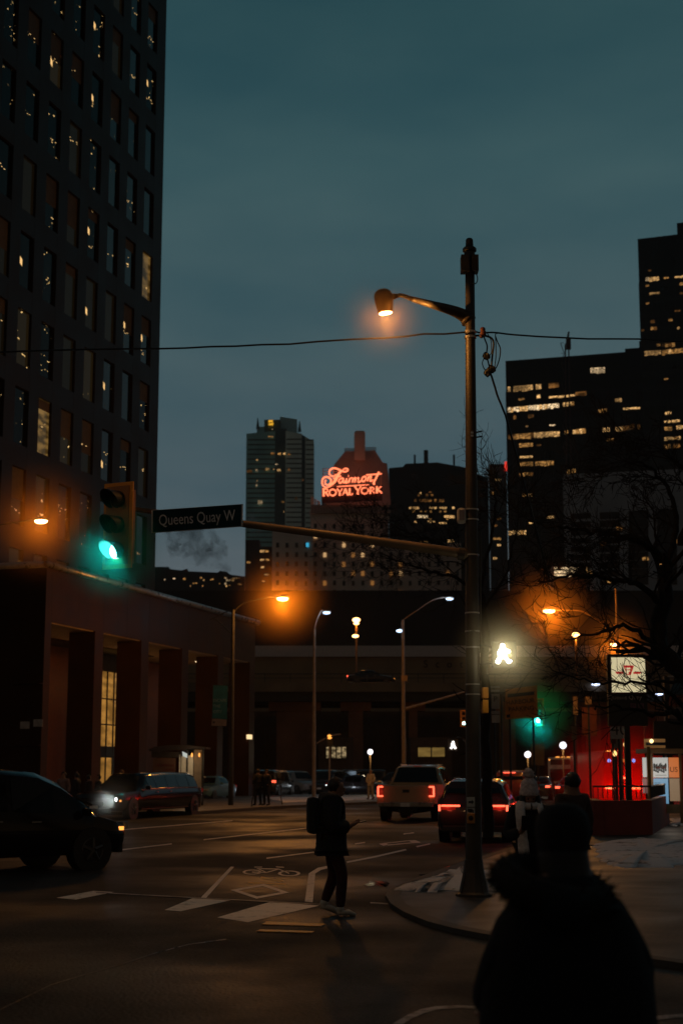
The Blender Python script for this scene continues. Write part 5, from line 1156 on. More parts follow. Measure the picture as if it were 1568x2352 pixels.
# coloured mural boards on the right edge
mu_ = thing('mural_board', 'tall painted boards in teal, orange and white at the far right edge under the expressway', 'billboard', (W(1556, 1700, 70).x, 70, 0), 0)
for pts, col, nm in (([(1538, 1585), (1552, 1556), (1600, 1556), (1600, 1594), (1540, 1594)], (.02, .08, .12), 'teal_panel'), ([(1536, 1598), (1600, 1598), (1600, 1622), (1536, 1622)], (.25, .07, .03), 'orange_panel'), ([(1536, 1624), (1600, 1624), (1600, 1652), (1534, 1650)], (.22, .15, .12), 'pale_panel'), ([(1500, 1656), (1600, 1656), (1600, 1735), (1500, 1735)], (.045, .03, .02), 'brown_panel'), ([(1533, 1552), (1600, 1552), (1600, 1554.5), (1533, 1554.5)], (.5, .45, .4), 'white_strip')):
    g = MB(mu_); g.prism([W(x, y, 70) for x, y in pts], (0, .1, 0)); g.build(nm, mat(nm, col, .6), mu_)
g = MB(mu_)
for x in (1530, 1598): g.boxw((W(x, 1700, 70).x, 70.1), (W(x, 1700, 70).x + .25, 70.4), 0, W(x, 1552, 70).z)
g.build('post', DARKM, mu_)
for x, y, c_, lab in ((1435, 1733 - 23, (1, .6, .2), 'small oval amber lamp beside the sign post'), (1411, 1737 - 6, (1, .6, .2), 'small amber lamp over the red glow'),):
    t = thing('small_lamp', lab, 'lamp', W(x, y, 66), 0, 'small amber lamps by the transit sign'); g = MB(t); g.ball(W(x, y, 66), .09, 2, sc=(1, .6, 1.3)); g.build('lens', glow('amber_small', c_, 1.6), t); g = MB(t); p = W(x, y, 66.1); g.tube([(p.x, 66.1, 0), (p.x, 66.1, p.z)], .03, 5); g.build('pole', DARKM, t)

# ------------------------------------------------------------------ left bus shelter, banners, saplings
BY = 74
bs = thing('bus_shelter', 'dark bus shelter with a curved roof and pale end glass behind the limousine', 'shelter', (W(410, 1770, BY).x, BY, .13), 0)
def bp_(x0, x1, y0, y1, m, name, Y=BY, th=.05):
    a = W(x0, y0, Y); b_ = W(x1, y1, Y); g = MB(bs); g.boxw((a.x, Y), (b_.x, Y + th), max(.13, b_.z), a.z); return g.build(name, m, bs)
g = MB(bs); P = [W(x, y, BY - .5) for x, y in ((341, 1722), (356, 1715), (390, 1711), (430, 1711), (474, 1716))]; P2 = [W(x, y, BY - .5) for x, y in ((474, 1720), (440, 1719), (400, 1722), (345, 1726))]
g.prism(P + P2, (0, 2.4, 0)); g.build('roof', mat('shelter_roof', (.03, .02, .018), .4), bs)
bp_(348, 415, 1727, 1740, mat('shelter_header', (.03, .02, .015), .5), 'header'); bp_(352, 403, 1741, 1776, mat('shelter_poster_unlit', (.14, .06, .035), .5), 'poster'); bp_(346, 412, 1778, 1845, mat('shelter_lower_dark', (.03, .015, .01), .5), 'lower_panel')
text_mesh('ROMANIA', .18, mat('poster_red_ink', (.16, .01, .01), .5), face_frame(W(381, 1758, BY - .02), (1, 0, 0)), 'lettering', bs, .002, ref=bs); text_mesh('DANCE', .16, mat('poster_red_ink', (0, 0, 0)), face_frame(W(388, 1768, BY - .02), (1, 0, 0)), 'lettering', bs, .002, ref=bs)
PALE = mat('pale_frosted_glass', (.42, .36, .26), .3, emis=(1, .7, .38), es=.10); PAL2 = mat('shelter_end_panel', (.30, .22, .15), .6)
bp_(417, 427, 1737, 1800, PALE, 'end_glass'); bp_(432, 443, 1735, 1792, PALE, 'end_glass'); bp_(446, 464, 1722, 1848, PAL2, 'end_panel'); bp_(412, 414, 1733, 1790, PALE, 'edge_light'); bp_(428, 431, 1722, 1835, DARKM, 'frame'); bp_(464, 467, 1720, 1850, DARKM, 'frame')
g = MB(bs); g.prism([W(x, y, BY - .3) for x, y in ((419, 1726), (430, 1731), (430, 1741), (420, 1737))], (0, .06, 0)); g.build('route_sign', glow('route_white', (.8, .9, .85), .5), bs)
for x in (441, 458): g = MB(bs); g.ball(W(x, 1734, BY - .2), .05, 1, sc=(1, .6, 2.2)); g.build('lamp', L_AMBER, bs)
link_light('POINT', 'shelter_light', W(440, 1745, BY - 1.2), (1, .72, .4), 14, bs, bs, size=.3)
# banner on the lamp post by the podium
bn = thing('street_banner', 'teal banner reading ESCAPE THE CITY on the lamp post beside the podium', 'banner', W(505, 1620, 75.9), 0)
q = [W(490, 1574, 75.9), W(523, 1575, 75.9), W(521, 1652, 75.9), W(487, 1650, 75.9)]; g = MB(bn); g.prism(q, (0, .03, 0)); g.build('cloth', mat('banner_teal', (.02, .16, .19), .7), bn)
q = [W(487, 1651, 75.9), W(521, 1653, 75.9), W(519.5, 1668, 75.9), W(485.5, 1667, 75.9)]; g = MB(bn); g.prism(q, (0, .03, 0)); g.build('hem', mat('banner_hem', (.30, .24, .22), .7), bn)
BL = mat('banner_letter', (.3, .45, .46), .6)
for i, s_ in enumerate(('ESCAPE', 'THE', 'CITY')): text_mesh(s_, .20, BL, face_frame(W(489.5, 1609 + i * 13.0, 75.88), (1, 0, 0)), 'lettering', bn, .002, align='LEFT', ref=bn)
g = MB(bn); g.tube([W(488, 1574, 75.95), W(531, 1573, 75.95)], .02, 5); g.tube([W(485, 1668, 75.95), W(531, 1667, 75.95)], .02, 5); g.ball(W(491.5, 1659, 75.88), .06, 1, sc=(1, .2, 1)); g.build('bracket', BLKI, bn)
# ornamental bracket & small fittings on that post
g = MB(ld)
for pts in ([(531, 1402), (515, 1407), (495, 1417), (484, 1424)], [(531, 1455), (515, 1440), (500, 1425), (488, 1420)]): g.tube(crspline([W(x, y, 76) for x, y in pts], 4), .03, 5)
g.build('bracket', DARKM, ld)
# pale signal with small red light near the parked cars
t = thing('crossing_signal_post', 'slim pale crossing post with a small signal head among the parked cars', 'signal post', (W(756, 1770, 104).x, 104, 0), 0)
g = MB(t); g.tube([(W(756, 1770, 104).x, 104, 0), W(757, 1690, 104)], .06, 6); g.tube(crspline([W(727, 1708, 104), W(745, 1697, 104), W(770, 1688, 104), W(782, 1687, 104)], 4), .05, 5); g.build('pole', mat('post_pale', (.3, .22, .15), .5), t)
g = MB(t); g.box(W(757, 1700, 103.8), (.4, .3, .9)); g.build('housing', DARKM, t); g = MB(t); g.ball(W(756, 1690, 103.5), .1, 1, sc=(1.6, .5, .8)); g.ball(W(757, 1695, 103.5), .1, 1, sc=(1.6, .5, .8)); g.build('lens', L_AMBER, t)

# ------------------------------------------------------------------ bare trees
BARK = mat('bare_bark', (.007, .005, .004), .9)
def tree(label, base, H, spread, lean, seed, depth=6, r0=.16, fork=.3, low=.3, group=None, tw=.006):
    rr = random.Random(seed); t = thing('bare_tree', label, 'tree', base, 0, group)
    trunk = MB(); br = MB()
    def grow(p, d, L, r, lv, dst):
        n = 5; pts = [p]; q = p.copy(); dd = d.copy()
        for k in range(n):
            dd = (dd + Vector((rr.gauss(0, .13), rr.gauss(0, .13), rr.gauss(0, .09) + (.02 if lv < 3 else -.02)))).normalized(); q = q + dd * (L / n); pts.append(q.copy())
        r1 = r * (.62 if lv else .72)
        (trunk if lv == 0 else br).tube(pts, [r + (r1 - r) * k / n for k in range(n + 1)], 7 if lv < 2 else (4 if lv < 4 else 3), cap=False)
        if lv >= depth: return
        for k in range(rr.choice([2, 3, 3]) if lv < 4 else rr.choice([2, 3])):
            i = n if k == 0 else rr.randint(2, n); a = rr.uniform(.3, .85); ax = dd.cross(Vector((rr.gauss(0, 1), rr.gauss(0, 1), rr.gauss(0, 1)))).normalized()
            nd = Matrix.Rotation(a, 3, ax) @ dd; nd = (nd + Vector((spread[0] * .25, 0, spread[1] * .12))).normalized()
            grow(pts[i], nd, L * rr.uniform(.62, .86), max(tw, r1 * rr.uniform(.55, .85)), lv + 1, br)
    grow(Vector((0, 0, 0)), Vector(lean).normalized(), H, r0, 0, trunk)
    trunk.build('trunk', BARK, t, smooth=True, norm=False); br.build('branches', BARK, t, norm=False)
    return t
bt = G(1700, 1985, .13)
def limb_tree(label, base, limbs, Y, seed, r_tw=.006, tlen=1.0, dens=1.0):
    """tree whose heavy limbs follow given photo points at depth Y; twigs grow from them"""
    rr = random.Random(seed); t = thing('bare_tree', label, 'tree', base, 0); trunk = MB(t); br = MB(t)
    def twig(p, d, L, r, lv):
        n = 4; pts = [p]; q = p.copy(); dd = d.copy()
        for k in range(n):
            dd = (dd + Vector((rr.gauss(0, .16), rr.gauss(0, .16), rr.gauss(0, .12) + .02))).normalized(); q = q + dd * (L / n); pts.append(q.copy())
        br.tube(pts, [r + (max(.003, r * .5) - r) * k / n for k in range(n + 1)], 5 if r > .02 else 3, cap=False)
        if lv <= 0: return
        for k in range(rr.choice([2, 3, 3])):
            a = rr.uniform(.3, .9); ax = dd.cross(Vector((rr.gauss(0, 1), rr.gauss(0, 1), rr.gauss(0, 1)))).normalized(); twig(pts[rr.randint(1, n)], Matrix.Rotation(a, 3, ax) @ dd, L * rr.uniform(.55, .85), max(r_tw, r * rr.uniform(.45, .7)), lv - 1)
    for i, (pts, r0, r1, lv, n) in enumerate(limbs):
        q = crspline([W(x, y, Y + dy) for x, y, dy in pts], 6); m = len(q); q = [p + Vector((rr.gauss(0, .02), rr.gauss(0, .02), rr.gauss(0, .02))) for p in q]
        (trunk if i == 0 else br).tube(q, [r0 + (r1 - r0) * k / (m - 1) for k in range(m)], 8, cap=False)
        for k in range(int(n * dens)):
            j = rr.randint(int(m * .15), m - 1); d = (q[min(j + 1, m - 1)] - q[max(j - 1, 0)]).normalized(); a = rr.uniform(.3, 1.0); ax = d.cross(Vector((rr.gauss(0, 1), rr.gauss(0, 1), rr.gauss(0, 1)))).normalized()
            twig(q[j], Matrix.Rotation(a, 3, ax) @ d, tlen * rr.uniform(.5, 1.2), max(r_tw, (r0 + (r1 - r0) * j / m) * .4), lv)
    trunk.build('trunk', BARK, t, smooth=True, norm=False); br.build('branches', BARK, t, norm=False); return t
TYY = 25
limb_tree('big bare tree leaning in from the right edge across the transit sign', Vector((W(1680, 1770, TYY).x, TYY, .06)), [
    ([(1700, 2010, 0), (1660, 1800, 0), (1610, 1620, 0), (1568, 1545, 0), (1512, 1484, .1), (1522, 1390, .1), (1530, 1300, .2)], .22, .11, 2, 8),
    ([(1530, 1300, .2), (1500, 1262, 0), (1440, 1236, -.3), (1370, 1222, -.5), (1290, 1214, -.8), (1210, 1196, -1)], .07, .012, 4, 16),
    ([(1530, 1300, .2), (1552, 1200, .3), (1530, 1120, .3), (1480, 1070, .2), (1430, 1062, .1)], .06, .010, 4, 12),
    ([(1522, 1390, .1), (1460, 1340, -.3), (1400, 1330, -.5), (1330, 1322, -.7), (1240, 1336, -1)], .06, .012, 4, 12),
    ([(1512, 1484, .1), (1440, 1440, -.2), (1380, 1452, -.5), (1300, 1470, -.8)], .045, .010, 3, 6),
    ([(1600, 1600, 0), (1568, 1563, -.2), (1490, 1568, -.4), (1402, 1571, -.6), (1330, 1560, -.8), (1250, 1530, -1)], .035, .008, 3, 10),
    ([(1640, 1720, 0), (1568, 1651, -.2), (1538, 1637, -.3), (1485, 1637, -.4), (1420, 1620, -.6), (1360, 1625, -.8)], .06, .010, 3, 9),
    ([(1560, 1250, .2), (1600, 1150, 0), (1570, 1080, 0), (1520, 1040, 0)], .07, .012, 4, 8)], TYY, 4, tlen=.75)
limb_tree('slender bare tree behind the street light pole, its twigs over the hotel wing', Vector((W(1120, 1770, 36).x, 36, .06)), [
    ([(1120, 1925, 0), (1116, 1700, 0), (1112, 1480, 0), (1104, 1340, 0)], .13, .07, 2, 5),
    ([(1104, 1340, 0), (1060, 1280, -.2), (1010, 1250, -.4), (950, 1225, -.6), (900, 1212, -.7)], .06, .010, 4, 15),
    ([(1106, 1370, 0), (1050, 1330, .2), (980, 1310, .3), (920, 1290, .4), (870, 1270, .4)], .05, .010, 4, 13),
    ([(1104, 1340, 0), (1128, 1230, 0), (1138, 1170, 0), (1130, 1110, 0), (1110, 1060, 0)], .045, .006, 2, 8),
    ([(1110, 1400, 0), (1160, 1320, 0), (1180, 1240, 0), (1190, 1180, 0)], .04, .008, 3, 9)], 36, 8, tlen=1.0)
for x, yb, h, sd, lab in ((578, 1853, 1.2, 31, 'thin sapling by the two dark figures on the far pavement'), (648, 1848, .9, 36, 'thin sapling in front of the parked silver estate car')):
    p = G(x, yb, .13); tree(lab, p, h, (0, .5), (0, 0, 1), sd, depth=4, r0=.03, group='saplings on the far pavement')
# heavy bough near the sign (right)
# ------------------------------------------------------------------ vehicles (local: +y forward, x right)
def lerp_st(st, y):
    for a, b_ in zip(st, st[1:]):
        if a[0] <= y <= b_[0]:
            t = (y - a[0]) / (b_[0] - a[0]) if b_[0] > a[0] else 0
            return [u + (v - u) * t for u, v in zip(a, b_)]
    return list(st[0] if y < st[0][0] else st[-1])
def ring(s):
    y, zb, zm, zbelt, zt, w, wt = s
    zs = zb + .14
    R_ = [(w * .90, zb), (w * .985, zs), (w, zm), (w * .965, zbelt)]
    if zt > zbelt + .06: R_ += [(wt + .03, zt - .10), (wt * .82, zt)]
    else: R_ += [(w * .80, zbelt + .03), (w * .5, zbelt + .045)]
    return [Vector((x, y, z)) for x, z in R_] + [Vector((-x, y, z)) for x, z in reversed(R_)]
SHAPES = {
 # fractions of L (from the rear bumper), heights as fraction of H: y, zb, zm, zbelt, ztop ; w fraction, wt fraction
 'suv': [(0, .26, .42, .52, .52, .90, .6), (.015, .2, .42, .60, .60, .97, .7), (.03, .18, .42, .63, .70, 1, .80), (.075, .17, .42, .64, .955, 1, .74), (.15, .17, .42, .64, .99, 1, .74), (.45, .17, .42, .63, 1., 1, .74), (.60, .17, .42, .62, .97, 1, .72), (.735, .17, .42, .60, .66, 1, .8), (.76, .17, .42, .59, .59, .99, .8), (.90, .18, .42, .54, .54, .95, .8), (.97, .2, .40, .47, .47, .87, .7), (1., .26, .38, .40, .40, .74, .6)],
 'sedan': [(0, .28, .42, .52, .52, .85, .6), (.02, .22, .45, .60, .60, .95, .7), (.13, .18, .45, .66, .66, 1, .8), (.16, .17, .45, .66, .70, 1, .8), (.30, .17, .45, .66, .97, 1, .66), (.45, .17, .45, .65, 1., 1, .66), (.55, .17, .45, .64, .97, 1, .66), (.70, .17, .45, .63, .67, 1, .78), (.73, .17, .45, .62, .62, 1, .8), (.92, .18, .43, .54, .54, .95, .8), (1., .26, .38, .42, .42, .78, .6)],
 'van': [(0, .22, .42, .50, .50, .93, .6), (.01, .17, .42, .55, .60, .99, .84), (.03, .15, .42, .55, .97, 1, .82), (.10, .15, .42, .55, 1, 1, .82), (.65, .15, .42, .54, 1, 1, .80), (.72, .15, .42, .53, .95, 1, .78), (.84, .15, .42, .52, .60, 1, .84), (.87, .16, .42, .50, .50, .99, .8), (.97, .18, .38, .44, .44, .9, .7), (1, .24, .34, .38, .38, .8, .6)],
 'minivan': [(0, .22, .42, .50, .50, .93, .6), (.01, .17, .42, .55, .60, .99, .84), (.04, .15, .42, .57, .95, 1, .80), (.12, .15, .42, .57, 1, 1, .78), (.45, .15, .42, .56, 1, 1, .78), (.60, .15, .42, .55, .965, 1, .76), (.70, .15, .42, .54, .86, 1, .78), (.80, .15, .42, .53, .69, 1, .84), (.86, .16, .42, .52, .56, .99, .8), (.93, .17, .40, .47, .47, .95, .8), (.98, .2, .38, .42, .42, .86, .7), (1, .26, .34, .36, .36, .74, .6)],
 'limo': [(0, .24, .42, .54, .54, .88, .6), (.015, .2, .44, .62, .62, .97, .7), (.03, .18, .44, .63, .70, 1, .80), (.07, .17, .44, .64, .955, 1, .72), (.12, .17, .44, .64, .99, 1, .72), (.40, .17, .44, .64, 1., 1, .72), (.66, .17, .44, .63, .97, 1, .72), (.76, .17, .44, .61, .66, 1, .8), (.78, .17, .44, .60, .60, 1, .8), (.93, .18, .44, .56, .56, .96, .8), (.985, .2, .42, .52, .52, .90, .7), (1., .26, .38, .44, .44, .80, .6)],
}
GLZ = {'minivan': ((.012, .036, 'rear'), (.62, .84, 'front'), [(.06, .26), (.28, .46), (.48, .66)]), 'suv': ((.035, .095, 'rear'), (.60, .735, 'front'), [(.10, .25), (.265, .425), (.44, .58)]), 'sedan': ((.165, .29, 'rear'), (.56, .69, 'front'), [(.30, .42), (.43, .55)]), 'van': ((.012, .03, 'rear'), (.73, .835, 'front'), [(.06, .28), (.30, .48), (.50, .68)]), 'limo': ((.035, .075, 'rear'), (.665, .755, 'front'), [(.075, .17), (.18, .30), (.31, .43), (.44, .56), (.57, .66)])}
PAINTS = {}
def paint(name, c, rough=.22):
    return mat('paint_' + name, c, rough, 0, .35, var=.06, scale=1, coat=.35 if max(c) > .02 else .18)
def wheel(t, x, y, r, w=.22, side=1, name='wheel'):
    M = Matrix.Rotation(PI / 2, 4, 'Y')
    g = MB(); g.lathe((x, y, r), [(r * .62, -w / 2), (r * .93, -w / 2), (r, -w * .3), (r, w * .3), (r * .93, w / 2), (r * .62, w / 2)], 22, M); o = g.build('wheel', TYRE, t, smooth=False)
    g = MB(); g.lathe((x + side * w * .40, y, r), [(r * .63, -.02), (r * .63, .02), (r * .56, .03)], 20, M)
    rim = g.build('rim_disc', mat('rim_dark', (.03, .03, .03), .4, .6), o)
    g = MB(); g.lathe((x + side * (w * .40 + .03), y, r), [(r * .15, -.02), (r * .12, .02)], 12, M)
    for k in range(5):
        a = 2 * PI * k / 5 + .3; ca, sa = math.cos(a), math.sin(a)
        g.tube([(x + side * (w * .40 + .035), y + ca * r * .1, r + sa * r * .1), (x + side * (w * .40 + .025), y + ca * r * .60, r + sa * r * .60)], [.045, .035], 5)
    q = [(x + side * (w * .40 + .02), y + math.cos(2 * PI * k / 24) * r * .61, r + math.sin(2 * PI * k / 24) * r * .61) for k in range(25)]
    g.tube(q, .014, 4, cap=False)
    g.build('rim', RIM, o)
def vehicle(label, kind, loc, rz, Lg, Wd, H, pm, lights=(), name='parked_car', cat='car', group=None, wr=None, wheels=(.2, .82), simple=False, tail='bar', roofrail=False, glassm=None):
    t = thing(name, label, cat, loc, rz, group); hw = Wd / 2; gm = glassm or CARGLASS
    st = [(a * Lg - Lg / 2, b_ * H, c_ * H, d * H, e * H, w * hw, wt * hw) for a, b_, c_, d, e, w, wt in SHAPES[kind]]
    # refine stations
    ys = [];
    for a, b_ in zip(st, st[1:]):
        ys += [a[0] + (b_[0] - a[0]) * k / 3 for k in range(3)]
    ys.append(st[-1][0]); g = MB(); g.loft([ring(lerp_st(st, y)) for y in ys]); body = g.build('body', pm, t, smooth=True)
    md = body.modifiers.new('edges', 'EDGE_SPLIT'); md.split_angle = math.radians(38)
    wr = wr or H * .2
    for f in wheels:
        y = f * Lg - Lg / 2
        for s in (-1, 1):
            g = MB(); g.lathe((s * (hw - .12), y, wr), [(wr * 1.16, -.135), (wr * 1.16, .135)], 18, Matrix.Rotation(PI / 2, 4, 'Y')); g.build('wheel_arch', BLACKP, t)
            wheel(t, s * (hw - .095), y, wr, .21, s)
    (r0, r1, _), (f0, f1, _), sides = GLZ[kind]
    for s in (-1, 1):
        for a, b_ in sides:
            A = lerp_st(st, a * Lg - Lg / 2); B_ = lerp_st(st, b_ * Lg - Lg / 2); o = .012 * s
            def e(S, top, k=.93):
                x0, z0 = S[5] * .965, S[3]; x1, z1 = S[6] + .03, S[4] - .10; t_ = k if top else .08
                return Vector((s * (x0 + (x1 - x0) * t_) + o, S[0], z0 + (z1 - z0) * t_))
            g = MB(); g.face([e(A, 0), e(B_, 0), e(B_, 1), e(A, 1)]); g.build('side_window', gm, t, norm=False)
        if kind != 'limo' or True:
            y = (f1 - .03) * Lg - Lg / 2; S = lerp_st(st, y); g = MB(); g.box((s * (S[5] + .09), y - .15, S[3] + .08), (.2, .1, .14), bev=.03); g.build('wing_mirror', pm, t)
    for (a, b_, nm) in ((r0, r1, 'rear_window'), (f0, f1, 'windscreen')):
        A = lerp_st(st, a * Lg - Lg / 2); B_ = lerp_st(st, b_ * Lg - Lg / 2)
        lo, hi = (A, B_) if nm == 'rear_window' else (B_, A); sg = -1 if nm == 'rear_window' else 1
        g = MB(); q = []
        for S, k in ((lo, .86), (hi, .80)):
            q.append((S, S[6] * k * (1.12 if S is lo else 1)))
        (S0, w0), (S1, w1) = q; z0 = max(S0[4] + .04, S0[3] + .05); z1 = S1[4] - .05
        d = Vector((0, S1[0] - S0[0], z1 - z0)); n_ = Vector((0, -d.z, d.y)).normalized(); n_ = n_ if n_.y * sg > 0 else -n_
        off = n_ * .035
        g.prism([Vector((-w0, S0[0], z0)) + off, Vector((w0, S0[0], z0)) + off, Vector((w1, S1[0], z1)) + off, Vector((-w1, S1[0], z1)) + off], -n_ * .03); g.build(nm, gm, t)
    yr, yf = -Lg / 2, Lg / 2
    # lamps: rear
    for s in (-1, 1):
        zt = H * .575; g = MB(); m = L_RED if 'tail' in lights else L_REDD
        if tail == 'L':
            g.box((s * hw * .62, yr + .012, zt), (hw * .52, .05, .045)); g.box((s * hw * .93, yr + .04, zt - .055), (.05, .09, .15)); g.build('tail_lamp', m, t)
            g = MB(); g.box((s * hw * .68, yr + .02, zt - .06), (hw * .40, .05, .08)); g.build('tail_lamp_lens', L_REDD, t)
        else: g.box((s * hw * .80, yr + .03, zt), (hw * .30, .09, H * .085), bev=.01); g.build('tail_lamp', m, t)
        S = lerp_st(st, yf - Lg * .02); g = MB(); m = L_WHITE if 'head' in lights or ('headL' in lights and s < 0) or ('headR' in lights and s > 0) else (L_AMBER if 'amber' in lights else HEADOFF)
        g.box((s * S[5] * .82, yf - Lg * .022 + .07, H * .43), (S[5] * .32, .10, H * .075), bev=.02); g.build('head_lamp', m, t)
        if 'marker' in lights: g = MB(); g.box((s * (lerp_st(st, yf - Lg * .04)[5] + .003), yf - Lg * .04, H * .40), (.03, .12, .07), bev=.01); g.build('marker_lamp', L_AMBER, t)
    if 'high' in lights: S = lerp_st(st, .075 * Lg - Lg / 2); g = MB(); g.box((0, S[0] - .06, S[4] - .02), (Wd * .34, .03, .04)); g.build('brake_lamp', L_RED, t)
    g = MB(); g.box((0, yr - .004, H * .40), (.32, .02, .13)); g.box((0, yf + .004, H * .27), (.32, .02, .12)); g.build('number_plate', PLATE, t)
    g = MB(); g.box((0, yr + .03, H * .22), (Wd * .86, .12, H * .10), bev=.03); g.box((0, yf - .04, H * .2), (Wd * .66, .12, H * .10), bev=.03); g.build('bumper', BLACKP, t)
    g = MB(); g.box((0, yf - .008, H * .34), (Wd * .40, .03, H * .09)); g.build('grille', DARKM, t)
    for s in (-1, 1):
        for f in (.42, .58): S = lerp_st(st, f * Lg - Lg / 2); g = MB(); g.box((s * (S[5] + .006), S[0] - .02, S[3] - .12), (.03, .2, .03)); g.build('door_handle', CHROME, t)
    if kind == 'limo':
        for s in (-1, 1):
            g = MB(); g.tube([(s * (lerp_st(st, f * Lg - Lg / 2)[5] * .965 + .012), f * Lg - Lg / 2, lerp_st(st, f * Lg - Lg / 2)[3] + .01) for f in (.06, .2, .4, .6, .74)], .022, 5)
            for f in (.175, .305, .435, .565):
                S = lerp_st(st, f * Lg - Lg / 2); g.tube([(s * (S[5] * .965 + .01), S[0], S[3] + .02), (s * (S[6] + .045), S[0], S[4] - .11)], .022, 4)
            g.tube([(s * (lerp_st(st, f * Lg - Lg / 2)[5] + .01), f * Lg - Lg / 2, .36) for f in (.2, .5, .76)], .02, 5); g.build('chrome_trim', CHROME, t)
    if roofrail:
        for s in (-1, 1):
            g = MB(); g.tube([(s * hw * .66, lerp_st(st, f * Lg - Lg / 2)[0], lerp_st(st, f * Lg - Lg / 2)[4] + .03) for f in (.12, .3, .5, .62)], .02, 6); g.build('roof_rail', CHROME, t)
    return t
AZ = -ST
def at_mid(fpt, y_off, rz):
    """place by a ground point given at local (0,y_off)"""
    d = Vector((-math.sin(rz), math.cos(rz), 0)); return Vector((fpt[0], fpt[1], 0)) - d * y_off
PBLK = paint('black', (.006, .006, .007), .12)
# black SUV turning in at the left
rz = -math.atan2(.74, .67)
fr = G(258, 1995); p = at_mid((fr.x, fr.y), 4.85 * .30, rz) 
bsuv = vehicle('near black minivan with an amber marker lamp, cut by the left edge', 'minivan', p + Vector((-1.05, .25, 0)), rz, 4.9, 1.94, 1.83, PBLK, ('marker',), 'moving_car', wr=.36)
# stretch limousine facing us on the left
rzl = PI - ST * 1.0
F_, R_ = G(297, 1882), G(436, 1872); mid = (F_ + R_) / 2; left = Vector((math.cos(rzl), math.sin(rzl), 0)) * 0
side = Vector((-UN.x, -UN.y, 0)) * -.86
lim = vehicle('long black stretch limousine with lit headlights parked before the podium', 'limo', mid + side, rzl, 8.6, 1.95, 1.74, PBLK, ('head', 'marker'), 'limousine', 'limousine', wr=.38, wheels=(.12, .84))
hd = G(262, 1882); q = W(262, 1836, 54.6)
link_light('SPOT', 'headlight_beam', W(263, 1837, 53.2), (.9, .95, 1), 160, lim, lim, size=.06, spot=1.2, target=Vector((-11, 44, 0)), blend=.8)
bloom_ball(W(263, 1837, 53.1), 1.2, .8, (.8, .85, .75))
link_light('POINT', 'headlight_glow', W(258, 1837, 52.4), (.85, .93, 1), 5, lim, lim, size=.06)
